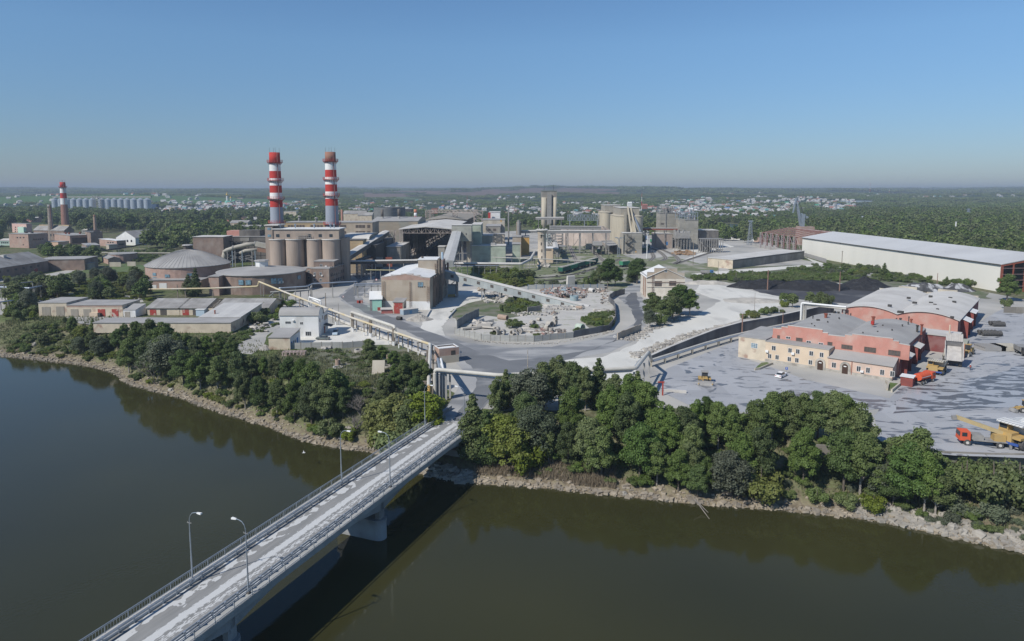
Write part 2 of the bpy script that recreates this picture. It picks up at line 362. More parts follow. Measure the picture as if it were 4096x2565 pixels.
def build_ground():
 ys=[-400.0,-200,0,60]
 while ys[-1]<90:ys.append(ys[-1]+6)
 while ys[-1]<320:ys.append(ys[-1]+1.3)
 while ys[-1]<20000:ys.append(ys[-1]*1.018)
 nx=420;vs=[];cs=[]
 for y in ys:
  half=max(210,y*1.12)
  for i in range(nx+1):
   t=2*i/nx-1
   x=half*t
   vs.append((x,y,terrain(x,y)));cs.append((*fieldcol(x,y),1))
 fs=[(r*(nx+1)+i,r*(nx+1)+i+1,(r+1)*(nx+1)+i+1,(r+1)*(nx+1)+i)for r in range(len(ys)-1)for i in range(nx)]
 me=bpy.data.meshes.new('ground');me.from_pydata(vs,[],fs)
 ca=me.color_attributes.new('land','FLOAT_COLOR','POINT');ca.data.foreach_set('color',np.array(cs,dtype=np.float32).ravel())
 m=bpy.data.materials.new('open_ground');m.use_nodes=True;n=m.node_tree.nodes;lk=m.node_tree.links.new
 bs=n['Principled BSDF'];bs.inputs['Roughness'].default_value=.95;bs.inputs['Specular IOR Level'].default_value=.1
 a=n.new('ShaderNodeAttribute');a.attribute_name='land';g=n.new('ShaderNodeNewGeometry');sp=n.new('ShaderNodeSeparateXYZ');lk(g.outputs['Position'],sp.inputs[0])
 nz=n.new('ShaderNodeTexNoise');nz.inputs['Scale'].default_value=.55;nz.inputs['Detail'].default_value=6;lk(g.outputs['Position'],nz.inputs['Vector'])
 mr=n.new('ShaderNodeMapRange');mr.inputs[1].default_value=.3;mr.inputs[2].default_value=.7;mr.inputs[3].default_value=.55;mr.inputs[4].default_value=1.45;lk(nz.outputs[0],mr.inputs[0])
 ml=n.new('ShaderNodeVectorMath');ml.operation='SCALE';lk(a.outputs['Color'],ml.inputs[0]);lk(mr.outputs[0],ml.inputs['Scale'])
 n2=n.new('ShaderNodeTexNoise');n2.inputs['Scale'].default_value=1.1;n2.inputs['Detail'].default_value=5;lk(g.outputs['Position'],n2.inputs['Vector'])
 rp=n.new('ShaderNodeValToRGB');rp.color_ramp.elements[0].position=.38;rp.color_ramp.elements[1].position=.62
 rp.color_ramp.elements[0].color=(.14,.115,.08,1);rp.color_ramp.elements[1].color=(.29,.24,.17,1);lk(n2.outputs[0],rp.inputs[0])
 ad=n.new('ShaderNodeMath');ad.operation='MULTIPLY_ADD';lk(n2.outputs[0],ad.inputs[0]);ad.inputs[1].default_value=5;lk(sp.outputs[2],ad.inputs[2])
 hz=n.new('ShaderNodeMapRange');hz.inputs[1].default_value=-5.2;hz.inputs[2].default_value=-3.2;hz.inputs[3].default_value=1;hz.inputs[4].default_value=.22;lk(ad.outputs[0],hz.inputs[0])
 zz=n.new('ShaderNodeMapRange');zz.inputs[1].default_value=-1.6;zz.inputs[2].default_value=-.3;zz.inputs[3].default_value=1;zz.inputs[4].default_value=0;lk(sp.outputs[2],zz.inputs[0])
 mm=n.new('ShaderNodeMath');mm.operation='MULTIPLY';lk(hz.outputs[0],mm.inputs[0]);lk(zz.outputs[0],mm.inputs[1])
 mx=n.new('ShaderNodeMixRGB');lk(mm.outputs[0],mx.inputs[0]);lk(ml.outputs[0],mx.inputs[1]);lk(rp.outputs[0],mx.inputs[2]);lk(mx.outputs[0],bs.inputs['Base Color'])
 bp=n.new('ShaderNodeBump');bp.inputs['Distance'].default_value=.25;lk(n2.outputs[0],bp.inputs['Height']);lk(bp.outputs[0],bs.inputs['Normal'])
 me.materials.append(m)
 o=bpy.data.objects.new('ground',me);col.objects.link(o);o['kind']='structure'
build_ground()
def water_mat(name,c,rough,bump,sc):
 m=bpy.data.materials.new(name);m.use_nodes=True;n=m.node_tree.nodes;lk=m.node_tree.links.new
 bs=n['Principled BSDF'];bs.inputs['Base Color'].default_value=(*c,1);bs.inputs['Roughness'].default_value=rough;bs.inputs['IOR'].default_value=1.33
 g=n.new('ShaderNodeNewGeometry');nz=n.new('ShaderNodeTexNoise');nz.inputs['Scale'].default_value=sc;nz.inputs['Detail'].default_value=4;lk(g.outputs['Position'],nz.inputs['Vector'])
 bp=n.new('ShaderNodeBump');bp.inputs['Distance'].default_value=bump;lk(nz.outputs[0],bp.inputs['Height']);lk(bp.outputs[0],bs.inputs['Normal'])
 n2=n.new('ShaderNodeTexNoise');n2.inputs['Scale'].default_value=.02;lk(g.outputs['Position'],n2.inputs['Vector'])
 rp=n.new('ShaderNodeValToRGB');rp.color_ramp.elements[0].position=.35;rp.color_ramp.elements[1].position=.65
 rp.color_ramp.elements[0].color=(c[0]*.85,c[1]*.85,c[2]*.9,1);rp.color_ramp.elements[1].color=(c[0]*1.15,c[1]*1.12,c[2]*1.1,1);lk(n2.outputs[0],rp.inputs[0]);lk(rp.outputs[0],bs.inputs['Base Color'])
 return m
b_=MB();b_.add([(-1600,-390,WZ),(1600,-390,WZ),(1600,160,WZ),(120,160,WZ),(-200,275,WZ),(-1600,640,WZ)],[(0,1,2,3,4,5)])
single('river',b_,water_mat('river_water',(.036,.036,.013),.05,.012,1.3),kind='structure')
# ---------------------------------------------------------------- ground sheets
def sheet(name,pts,z,m,fr=U,kind='structure',jit=0.0,world=False,label=None,cat=None):
 w_=[Vector((p[0],p[1],z))if world else on(*fr(*p),z)for p in pts];o=[]
 for i,p in enumerate(w_):
  q=w_[(i+1)%len(w_)];o.append(p);L_=(q-p).length
  k=int(L_/3)if jit else 0
  nrm=Vector((-(q-p).y,(q-p).x,0)).normalized()
  for j in range(1,k):
   c=p.lerp(q,j/k);o.append(c+nrm*(fbm(c.x,c.y,5,2)*jit))
 b=MB();b.add(o,[]);tri=tessellate_polygon([o]);fs=[]
 for t in tri:
  a,bb,c=(o[i]for i in t);cr=(bb.x-a.x)*(c.y-a.y)-(bb.y-a.y)*(c.x-a.x)
  if abs(cr)>1e-9:fs.append(t if cr>0 else t[::-1])
 b.f=[tuple(f)for f in fs];b.m=[0]*len(b.f)
 return single(name,b,m,label,cat,kind=kind)
yard_m=mat('yard_dust',(.45,.43,.39),(.37,.36,.325),.05,c3=(.25,.245,.23),s3=.03,lo=.5,hi=.7,bump=.02,bscale=1)
yard_pale=mat('pale_yard_dust',(.64,.62,.56),(.56,.545,.49),.08,c3=(.38,.37,.34),s3=.12,lo=.55,hi=.75,stretch=(1,.4,1))
road_mix=mat('dusty_road',(.38,.375,.36),(.31,.31,.305),.12,c3=(.20,.205,.21),s3=.1,lo=.48,hi=.6,stretch=(.45,1,1))
asphalt_m=mat('asphalt',(.145,.15,.155),(.175,.18,.185),.15,c3=(.29,.29,.285),s3=.12,lo=.56,hi=.72,stretch=(.6,1,1))
asphalt_dark=mat('dark_asphalt',(.105,.11,.12),(.13,.135,.14),.1,c3=(.22,.22,.22),s3=.1,lo=.55,hi=.75)
wetyard=mat('patched_yard',(.40,.405,.41),(.345,.35,.36),.07,rough=.8,c3=(.14,.145,.155),s3=.20,lo=.57,hi=.62,stretch=(.7,1.3,1),wet=True,panel=(6,6,.008,.72,1),detail=6,dist=1.6)
wetdark=mat('wet_apron',(.10,.10,.105),(.12,.115,.11),.1,rough=.35,c3=(.36,.365,.37),s3=.2,lo=.47,hi=.52,stretch=(.5,1.3,1),dist=2.0)
grass_rail=mat('rail_grass',(.13,.155,.07),(.17,.18,.10),.12,c3=(.33,.31,.26),s3=.07,lo=.5,hi=.62,detail=6)
grass_m=mat('green_grass',(.075,.12,.03),(.10,.15,.045),.3,c3=(.14,.15,.08),s3=.2)
weeds_m=mat('weedy_ground',(.13,.135,.085),(.19,.18,.14),.25,c3=(.09,.12,.05),s3=.15,lo=.45,hi=.6)
coal_ground=mat('coal_dust_ground',(.045,.045,.05),(.07,.07,.075),.08,c3=(.14,.14,.14),s3=.06,lo=.55,hi=.7)
track_m=mat('ballast',(.27,.25,.22),(.21,.195,.17),.4)
sheet('yard',[(560,800),(640,784),(760,784),(870,802),(960,870),(1020,905),(1090,935),(1110,962),(1180,968),(1640,962),(1900,990),(2085,1045),(2250,1066),(2414,1074),(2700,1090),(2900,760),(2414,706),(2330,690),(2140,660),(1890,612),(1780,556),(1640,540),(1300,540),(940,560),(760,610),(730,660),(680,700),(640,752)],.0,yard_m,jit=1.2)
sheet('yard',[(-60,705),(60,700),(200,690),(330,700),(340,712),(130,735),(-60,745)],.0,yard_m,jit=1)
sheet('path',[G(540,490),G(1000,400),G(1240,385),G(1240,400),G(800,480),G(600,540),G(0,580),G(0,545)],.03,yard_m,fr=lambda x,y:(x,y),jit=.5)
sheet('yard',[G(900,1060),G(1100,1055),G(1700,1055),G(2400,1070),G(2600,1090),G(2600,1130),G(1500,1190),G(1100,1150)],.03,mat('grey_court',(.36,.345,.32),(.30,.29,.27),.2),fr=lambda x,y:(x,y),jit=.6)
sheet('grass',[G(1000,400),G(1240,392),G(1700,330),G(1990,350),G(1960,430),G(1500,440),G(800,490)],.02,grass_m,fr=lambda x,y:(x,y),jit=1)
sheet('path',[K(480,260),K(520,250),K(520,300),K(400,380),K(370,480),K(250,560),K(120,550),K(110,480),K(200,410),K(330,350)],.03,yard_m,fr=lambda x,y:(x,y),jit=.5)
sheet('yard',[K(620,480),K(1600,470),K(1500,380),K(1250,285),K(980,285),K(700,400)],.035,yard_pale,fr=lambda x,y:(x,y),jit=.3)
sheet('weeds',[K(620,500),K(1340,490),K(1500,420),K(1900,560),K(1900,1000),K(1500,900),K(1300,900),K(1000,720),K(540,600),K(540,520)],.03,weeds_m,fr=lambda x,y:(x,y),jit=1)
sheet('road',[(1041,981),(1085,905),(1090,872),(1060,838),(960,783),(880,750),(812,716),(796,700),(830,672),(852,656),(868,648),(885,652),(872,680),(850,700),(868,715),(950,750),(1025,782),(1100,808),(1200,820),(1300,818),(1400,800),(1455,786),(1497,762),(1490,730),(1455,700),(1450,690),(1490,672),(1515,672),(1512,700),(1530,740),(1520,775),(1500,800),(1440,830),(1330,850),(1230,880),(1180,905),(1160,940),(1130,970),(1091,1010)],.04,road_mix,jit=.6)
sheet('road',[(1068,990),(1110,940),(1125,895),(1110,862),(1060,830),(960,782),(890,752),(820,716),(803,702),(835,674),(856,655),(868,652),(862,674),(838,694),(836,706),(880,730),(960,762),(1060,800),(1130,830),(1200,850),(1300,842),(1400,822),(1470,795),(1300,862),(1215,885),(1178,905),(1155,940),(1100,998)],.055,asphalt_m,jit=1.0)
sheet('road',[(1500,690),(1508,720),(1520,745),(1505,775),(1490,790),(1498,760),(1490,735),(1474,705),(1485,690)],.055,asphalt_dark,jit=1.4)
sheet('road',[(1140,905),(1230,852),(1420,842),(1500,810),(1530,782),(1640,745),(1700,710),(1640,690),(1650,668),(1730,676),(1790,690),(1850,700),(1855,716),(1800,735),(1700,770),(1560,820),(1500,852),(1500,905),(1460,930),(1200,940)],.03,yard_pale,jit=1.5)
sheet('road',[(1010,700),(1120,682),(1170,705),(1090,722),(1040,770),(1050,792),(990,782),(1000,750),(1020,722)],.05,yard_pale,jit=.8)
sheet('road',[(820,640),(900,636),(945,640),(930,660),(870,668),(845,660)],.03,asphalt_dark,jit=1)
sheet('yard',[(1068,742),(1100,726),(1170,706),(1270,676),(1400,678),(1455,690),(1440,705),(1450,740),(1440,775),(1380,795),(1240,800),(1120,795),(1078,778)],.045,mat('scrapyard_slabs',(.50,.48,.43),(.43,.41,.37),.15,c3=(.30,.30,.22),s3=.2,lo=.58,hi=.66),jit=.5)
sheet('weeds',[(1060,735),(1100,716),(1160,702),(1275,698),(1278,738),(1200,750),(1120,742),(1080,760)],.06,weeds_m,jit=1.2)
sheet('weeds',[(1395,745),(1430,735),(1448,740),(1440,770),(1400,780),(1380,765)],.06,weeds_m,jit=1)
sheet('yard',[(1555,905),(1570,870),(1640,842),(1740,802),(1760,845),(1900,895),(2100,940),(2100,960),(1900,985),(1640,962),(1560,925)],.04,wetyard,jit=.3)
sheet('yard',[(2120,915),(2160,880),(2240,830),(2290,770),(2360,730),(2414,725),(2900,740),(2800,1100),(2414,1080),(2250,1074),(2085,1060),(2060,980)],.047,wetyard,jit=.3)
sheet('yard',[(2105,975),(2120,940),(2165,905),(2260,900),(2350,880),(2440,850),(2500,900),(2414,960),(2260,965)],.055,wetdark,jit=1.2)
sheet('grass',[(1180,672),(1110,640),(1220,612),(1290,600),(1322,590),(1318,560),(1380,556),(1440,590),(1500,612),(1590,605),(1650,622),(1700,618),(1690,642),(1640,652),(1500,660),(1460,690),(1400,676)],.03,grass_rail,jit=1.5)
sheet('grass',[(1055,630),(1150,628),(1240,640),(1260,655),(1245,675),(1180,668),(1090,655)],.05,grass_m,jit=1)
sheet('grass',[(1610,655),(1690,640),(1760,628),(1900,625),(2040,650),(2180,665),(2330,690),(2330,705),(2140,685),(1990,668),(1850,660),(1700,668)],.05,weeds_m,jit=1.5)
sheet('coal_yard',[(1740,665),(1850,660),(1990,672),(2130,684),(2200,690),(2100,705),(2000,716),(1930,712),(1860,702),(1790,690)],.06,coal_ground,jit=1.5)
sheet('road',[E(340,1150),E(980,950),E(1160,920),E(980,860),E(640,880),E(300,960),E(400,990),E(700,1000)],.04,yard_pale,fr=lambda x,y:(x,y),jit=1)
sheet('road',[E(560,1290),E(1200,1230),E(2120,1170),E(2300,1160),E(2120,1060),E(2400,1150),E(2300,1180),E(1200,1290),E(700,1330)],.06,yard_pale,fr=lambda x,y:(x,y))
sheet('pond',[E(820,650),E(800,612),E(1000,606),E(1280,612),E(1285,660),E(1200,700),E(1180,775),E(1120,780),E(1100,740),E(980,700),E(900,680)],.05,water_mat('pond_water',(.012,.04,.075),.12,.01,.3),fr=lambda x,y:(x,y),jit=2)
for ln in([D(500,1395),D(1250,1330),D(1650,1240),D(2000,1190)],[D(500,1350),D(1000,1300),D(1350,1200),D(1640,1090)],[D(1060,1150),D(950,900),D(880,760)],[D(1430,1120),D(1200,900),D(1150,760)],[E(0,1110),E(50,1060),E(20,990)],[E(160,1110),E(215,1070),E(120,980),E(20,940)],[E(330,1150),E(400,1110),E(320,1030),E(120,940)],[E(340,1160),E(700,1040),E(980,955)]):
 p=[on(*q,.09)for q in ln];pts=[]
 for i in range(len(p)-1):
  for k in range(5):
   t=k/5;p0,p1,p2,p3=p[max(i-1,0)],p[i],p[i+1],p[min(i+2,len(p)-1)]
   pts.append(.5*((2*p1)+(-p0+p2)*t+(2*p0-5*p1+4*p2-p3)*t*t+(-p0+3*p1-3*p2+p3)*t**3))
 pts.append(p[-1]);b=MB();rl=MB();lay=[]
 for i,c in enumerate(pts):
  t=(pts[min(i+1,len(pts)-1)]-pts[max(i-1,0)]).normalized();lay.append((c,Vector((-t.y,t.x,0))))
 b.add([q for c,nn in lay for q in(c-nn*1.8,c+nn*1.8)],[(2*i,2*i+2,2*i+3,2*i+1)for i in range(len(lay)-1)])
 if(b.v[2][0]-b.v[0][0])*(b.v[1][1]-b.v[0][1])-(b.v[2][1]-b.v[0][1])*(b.v[1][0]-b.v[0][0])<0:b.f=[f[::-1]for f in b.f]
 o=single('railway_track',b,track_m,kind='structure')
 for s_ in(-.76,.76):
  for i in range(len(lay)-1):rl.beam(lay[i][0]+lay[i][1]*s_+Vector((0,0,.12)),lay[i+1][0]+lay[i+1][1]*s_+Vector((0,0,.12)),.16,.2)
 o2=single('rails',rl,steel_dark,kind='structure')
# ---------------------------------------------------------------- buildings
class Bld:
 def __init__(s,name,label,L_,N_,wallm,roofm,xr=None,Dp=None,top=None,h=None,roof='flat',rise=2.0,cat='building',over=.35,parapet=0.0,z0=0.0,world=None,group=None,sidem=None,yaw=None):
  if world:s.L,s.N=Vector((world[0][0],world[0][1],z0)),Vector((world[1][0],world[1][1],z0))
  else:s.L,s.N=on(*L_,z0),on(*N_,z0)
  s.u=(s.N-s.L).normalized();s.w=(s.N-s.L).length
  if yaw is not None:
   k=L_[0]-CX;s.u=Vector((math.cos(yaw),math.sin(yaw),0));c=z0-CAMZ
   W_=(FPX*s.N.x-k*(s.N.y*math.cos(PITCH)-c*math.sin(PITCH)))/(FPX*s.u.x-k*s.u.y*math.cos(PITCH));s.w=abs(W_);s.L=s.N-s.u*s.w
  s.v=Vector((-s.u.y,s.u.x,0))
  if xr is not None:
   k=xr-CX;c=z0-CAMZ;den=k*s.v.y*math.cos(PITCH)-FPX*s.v.x
   s.D=(FPX*s.N.x-k*(s.N.y*math.cos(PITCH)-c*math.sin(PITCH)))/den if abs(den)>1 else 15
   s.D=abs(s.D)if 3<abs(s.D)<150 else 15
  else:s.D=Dp
  s.h=(at(proj(s.N)[0],top,s.N.y).z-z0)if top is not None else h
  s.z0=z0
  s.root=thing(name,label,cat,tuple(s.L),group=group)
  s.R=s.N+s.v*s.D;s.B=s.L+s.v*s.D
  h_=s.h+z0
  P3=lambda a,b,z:s.L+s.u*a+s.v*b+Vector((0,0,z-z0))
  s.P3=P3;wl,dp=s.w,s.D
  wb=MB();rb=MB();o=over
  if roof=='flat':
   wb.hexa([P3(0,0,z0),P3(wl,0,z0),P3(wl,dp,z0),P3(0,dp,z0),P3(0,0,h_),P3(wl,0,h_),P3(wl,dp,h_),P3(0,dp,h_)])
   t=.25
   if parapet:
    wb.f.pop(1);wb.m.pop(1)
    rb.add([P3(.3,.3,h_-parapet),P3(wl-.3,.3,h_-parapet),P3(wl-.3,dp-.3,h_-parapet),P3(.3,dp-.3,h_-parapet)],[(0,1,2,3)])
    wb.f=[f for f in wb.f]
    for a0,b0,a1,b1 in((0,0,wl,.3),(wl-.3,.3,wl,dp-.3),(0,dp-.3,wl,dp),(0,.3,.3,dp-.3)):
     rb.hexa([P3(a0-.04*(a0==0),b0-.04*(b0==0),h_-parapet-.1),P3(a1+.04*(a1==wl),b0-.04*(b0==0),h_-parapet-.1),P3(a1+.04*(a1==wl),b1+.04*(b1==dp),h_-parapet-.1),P3(a0-.04*(a0==0),b1+.04*(b1==dp),h_-parapet-.1)]+[P3(a0,b0,h_+.12),P3(a1,b0,h_+.12),P3(a1,b1,h_+.12),P3(a0,b1,h_+.12)])if False else rb.hexa([P3(a0,b0,h_),P3(a1,b0,h_),P3(a1,b1,h_),P3(a0,b1,h_),P3(a0,b0,h_+.15),P3(a1,b0,h_+.15),P3(a1,b1,h_+.15),P3(a0,b1,h_+.15)])
   else:
    rb.hexa([P3(-o,-o,h_+.002),P3(wl+o,-o,h_+.002),P3(wl+o,dp+o,h_+.002),P3(-o,dp+o,h_+.002),P3(-o,-o,h_+t),P3(wl+o,-o,h_+t),P3(wl+o,dp+o,h_+t),P3(-o,dp+o,h_+t)])
  else:
   if roof=='gableV':prof=[(0,0),(wl/2,rise),(wl,0)]
   elif roof=='gableU':prof=[(0,0),(dp/2,rise),(dp,0)]
   elif roof=='shedF':prof=[(0,0),(dp,rise)]
   elif roof=='shedR':prof=[(0,rise),(wl,0)]
   elif roof=='barrelU':prof=[(dp*(.5-.5*math.cos(PI*i/12)),rise*math.sin(PI*i/12)**.8)for i in range(13)]
   elif roof=='barrelV':prof=[(wl*i/12,rise*(1-(2*i/12-1)**2))for i in range(13)]
   elif roof=='barrel2V':prof=[(wl*i/24,rise*(1-(4*(i%12)/12*.5*2-1)**2 if False else rise*0+1-(2*((i/12)%1 if i<24 else 1)-1)**2))for i in range(25)]
   along_v=roof in('gableV','barrelV','barrel2V','shedR')
   PP=(lambda a,b,z:P3(a,b,z))if along_v else(lambda a,b,z:P3(b,a,z))
   ln=dp if along_v else wl;wd=wl if along_v else dp;n_=len(prof)
   for e in(0,ln):
    ring=[PP(0,e,z0),PP(wd,e,z0)]+[PP(a,e,h_+z)for a,z in reversed(prof)]
    fw=(e==0)==along_v
    wb.add(ring,[tuple(range(len(ring)))if fw else tuple(reversed(range(len(ring))))])
   for a in(0,wd):
    zt=h_+(prof[0][1]if a==0 else prof[-1][1])
    q=[PP(a,0,z0),PP(a,ln,z0),PP(a,ln,zt),PP(a,0,zt)]
    wb.add(q,[(0,1,2,3)if(a!=0)==along_v else(3,2,1,0)])
   pr=list(prof);t=.18
   s0=(prof[1][1]-prof[0][1])/max(.01,prof[1][0]-prof[0][0]);s1=(prof[-2][1]-prof[-1][1])/max(.01,prof[-1][0]-prof[-2][0])
   pr[0]=(-o,prof[0][1]-o*min(s0,.8));pr[-1]=(wd+o,prof[-1][1]-o*min(s1,.8))
   vs=[PP(a,e,h_+z+dz+.02)for e in(-o,ln+o)for dz in(0,t)for a,z in pr]
   fs=[]
   for i in range(n_-1):
    fs+=[(n_+i,n_+i+1,3*n_+i+1,3*n_+i),(i+1,i,2*n_+i,2*n_+i+1),(i,i+1,n_+i+1,n_+i),(2*n_+i+1,2*n_+i,3*n_+i,3*n_+i+1)]
   fs+=[(0,n_,3*n_,2*n_),(n_-1,2*n_+n_-1,3*n_+n_-1,n_+n_-1)]
   if not along_v:fs=[f[::-1]for f in fs]
   rb.add(vs,fs)
  s.wall=part('wall',wb,wallm,s.root);s.roof=part('roof',rb,roofm,s.root)
  s.nwin=0
 def fr(s,face):
  return{'F':(s.L,s.u,-s.v),'S':(s.N,s.v,s.u)}[face]
 def locate(s,face,px,py):
  o,d,nn=s.fr(face);a,b,c=ray(px,py);r=Vector((a,b,c));C0=Vector((0,0,CAMZ))
  t=(o-C0).dot(nn)/r.dot(nn);p=C0+r*t
  return(p-o).dot(d),p.z-s.z0
 def panel(s,name,face,u0,z0,u1,z1,m,th=.06,bars=None,sub=False,label=None,fm=None,off=0.0):
  if s.nwin>95:return
  s.nwin+=1
  o,d,nn=s.fr(face);z=Vector((0,0,1))
  pt=lambda u,zz,t:o+d*u+z*zz+nn*t
  def bx(mb,a0,b0,a1,b1,t0,t1):
   q=[pt(a0,b0,t1),pt(a1,b0,t1),pt(a1,b0,t0),pt(a0,b0,t0),pt(a0,b1,t1),pt(a1,b1,t1),pt(a1,b1,t0),pt(a0,b1,t0)]
   mb.hexa(q)
  if bars is None:
   b=MB();bx(b,u0,z0,u1,z1,-.05,th+off);return part(name,b,m,s.root,label)
  fb=MB();e=.09
  bx(fb,u0,z0,u1,z0+e,-.04,th);bx(fb,u0,z1-e,u1,z1,-.04,th);bx(fb,u0,z0+e,u0+e,z1-e,-.04,th);bx(fb,u1-e,z0+e,u1,z1-e,-.04,th)
  for k in range(1,bars[0]):
   x=u0+(u1-u0)*k/bars[0];bx(fb,x-.04,z0+e,x+.04,z1-e,-.04,th-.01)
  for k in range(1,bars[1]):
   x=z0+(z1-z0)*k/bars[1];bx(fb,u0+e,x-.035,u1-e,x+.035,-.04,th-.012)
  w_=part(name,fb,fm or frame_white,s.root,label);pb=MB();bx(pb,u0+e*.9,z0+e*.9,u1-e*.9,z1-e*.9,-.05,th-.04)
  part('pane',pb,m,w_)
  return w_
 def win(s,face,p0,p1,m=None,bars=(2,1),fm=None,name='window',label=None,th=.06):
  u0,z1=s.locate(face,*p0);u1,z0=s.locate(face,*p1)
  zt,zb=max(z0,z1),max(min(z0,z1),.02)
  return s.panel(name,face,min(u0,u1),zb,max(u0,u1),zt,m or glass,bars=bars,fm=fm,label=label,th=th)
 def box(s,name,face,p0,p1,m,th=.1,label=None):
  u0,z1=s.locate(face,*p0);u1,z0=s.locate(face,*p1)
  return s.panel(name,face,min(u0,u1),max(.0,min(z0,z1)),max(u0,u1),max(z0,z1),m,th=th,label=label)
 def row(s,face,n,w_,h_,z,m=None,mg=1.5,bars=None,name='window',fm=None):
  o,d,nn=s.fr(face);ln=s.w if face=='F' else s.D
  for i in range(n):
   c=mg+(ln-2*mg)*(i+.5)/n
   s.panel(name,face,c-w_/2,z,c+w_/2,z+h_,m or glass,bars=bars,fm=fm)
 def rtop(s,a,b,dz=0):return s.P3(a*s.w,b*s.D,s.h+s.z0+dz)
def posts(b,pts,z0,z1,w=.3):
 for p in pts:b.box(p[0]-w/2,p[1]-w/2,z0,p[0]+w/2,p[1]+w/2,z1)
def truss(b,a,c,hgt,n,w=.15,side=None):
 """lattice girder from a to c, hgt tall"""
 a,c=Vector(a),Vector(c);up=Vector((0,0,hgt));b.beam(a,c,w);b.beam(a+up,c+up,w)
 for i in range(n):
  p,q=a.lerp(c,i/n),a.lerp(c,(i+1)/n);b.beam(p,p+up,w*.8);b.beam(p+(up if i%2 else Vector()),q+(Vector()if i%2 else up),w*.7)
 b.beam(c,c+up,w*.8)
def lattice(b,x,y,z0,z1,r0,r1,n=6,w=.12):
 cs=[(1,1),(1,-1),(-1,-1),(-1,1)]
 P_=lambda k,t:Vector((x+cs[k%4][0]*(r0+(r1-r0)*t),y+cs[k%4][1]*(r0+(r1-r0)*t),z0+(z1-z0)*t))
 for k in range(4):
  b.beam(P_(k,0),P_(k,1),w)
  for i in range(n):b.beam(P_(k,i/n),P_(k+1,(i+1)/n),w*.7);b.beam(P_(k,(i+1)/n),P_(k+1,(i+1)/n),w*.6)
# ---- far left brick works
b1=Bld('brick_building','tall windowless red-brown brick building left of the slim grey chimney',A(135,1068),A(400,1078),brick_pink,roof_grey,xr=A(668,0)[0],top=A(0,885)[1],sidem=brick_brown)
for x in(228,270,316):b1.win('F',A(x,922),A(x+20,940),glass,bars=None)
b1.win('F',A(312,1022),A(330,1036),glass,bars=None);b1.row('S',5,1.6,1.2,b1.h*.55,mg=4)
for t in(.4,.7):
 b=MB();c=b1.rtop(t,.5,.25);b.box(c.x-.8,c.y-.8,c.z,c.x+.8,c.y+.8,c.z+1.4);part('vent',b,steel_dark,b1.root)
b2=Bld('pink_building','pink and mint fronted building with grey roof behind the brick works',A(172,858),A(370,868),mat('pink_wall',(.62,.42,.36),(.56,.38,.33),.4),roof_grey,xr=A(447,0)[0],top=A(0,742)[1])
b2.box('porch','F',A(278,782),A(366,866),mat('mint_wall',(.45,.62,.52)),th=3)
for y in(780,810,838):
 for x in(205,240,300,335):b2.win('F',A(x,y),A(x+16,y+16),glass,bars=None)
b3=Bld('brick_hall','long brick hall with slate roof and raised clerestory beside the red and white brick chimney',A(470,975),A(890,985),brick_brown,roof_slate,xr=A(1030,0)[0],top=A(0,835)[1],roof='gableU',rise=4)
b=MB();q0,q1=b3.P3(b3.w*.02,b3.D*.55,b3.h+2.6),b3.P3(b3.w*1.0,b3.D*.85,b3.h+5.2);
b.hexa([b3.P3(b3.w*f,b3.D*g,b3.h+z)for z in(2.6,5.2)for f,g in((.02,.5),(1,.5),(1,.8),(.02,.8))]);part('clerestory',b,plaster_ochre,b3.root)
b3.row('F',8,2.2,2.4,b3.h*.45)
b4=Bld('brick_hall','brick workshop with tall dark windows and wavy grey roof beside the slim grey chimney',A(755,1000),A(968,1030),brick_pink,roof_grey,xr=A(1255,0)[0],top=A(0,905)[1])
b4.row('S',8,2.2,b4.h*.6,b4.h*.15,mg=2);
for t,g in((.35,.3),(.5,.35),(.6,.8)):
 b=MB();c=b4.rtop(t,g,.25);b.cyl(c.x,c.y,c.z,c.z+1.8,.8,n=10);part('vent',b,rust,b4.root)
b4b=Bld('brick_gable','dark brick block with stepped gable beside the small brick chimney',A(1180,1010),A(1255,1035),brick_brown,roof_dark,xr=A(1420,0)[0],top=A(0,862)[1])
b=MB();b.hexa([b4b.P3(b4b.w+t,b4b.D*g,b4b.h+z)for z in(0,2.2)for t,g in((-.4,.25),(.02,.25),(.02,.8),(-.4,.8))]);part('stepped_gable',b,brick_brown,b4b.root)
b5=Bld('low_building','low peach plastered annex at the foot of the slim grey chimney',A(605,1058),A(803,1064),mat('peach_wall',(.55,.38,.27),(.50,.35,.25),.3),roof_grey,xr=A(955,0)[0],top=A(0,992)[1])
b6=Bld('low_building','low brick building with pale roof nearest the tall lone trees',A(812,1118),A(1085,1150),brick_pink,roof_grey,xr=A(1198,0)[0],top=A(0,1074)[1]);b6.row('S',3,1.5,1.5,2)
b7=Bld('low_building','dark low brick shed with two pipes standing at its front',A(1130,1080),A(1195,1112),brick_brown,roof_grey,xr=A(1378,0)[0],top=A(0,1042)[1])
b=MB()
for x in(1212,1232,1252):
 p=on(*A(x,1118));b.tube([p,p+Vector((0,0,6)),p+Vector((-1.2,0,7))],.3,6)
part('pipe',b,galv,b7.root)
b8=Bld('white_hall','long white hall with broad dusty slate roof at the edge of the town',A(1600,1030),A(1865,1040),plaster_white,roof_slate,xr=A(2200,0)[0],top=A(0,935)[1],roof='gableV',rise=6)
for x in(1740,1795):b8.win('F',A(x,962),A(x+24,992),glass,bars=None)
b8.row('S',14,1.8,2.6,2,mg=4)
b9=Bld('low_building','flat brick office with bright white roof in front of the long white hall',A(1370,1040),A(1610,1068),brick_pink,roof_white,xr=A(1735,0)[0],top=A(0,975)[1])
for x in(1475,1508,1540):b9.win('F',A(x,988),A(x+22,1006),glass,bars=None)
b9.row('S',4,1.6,1.4,2)
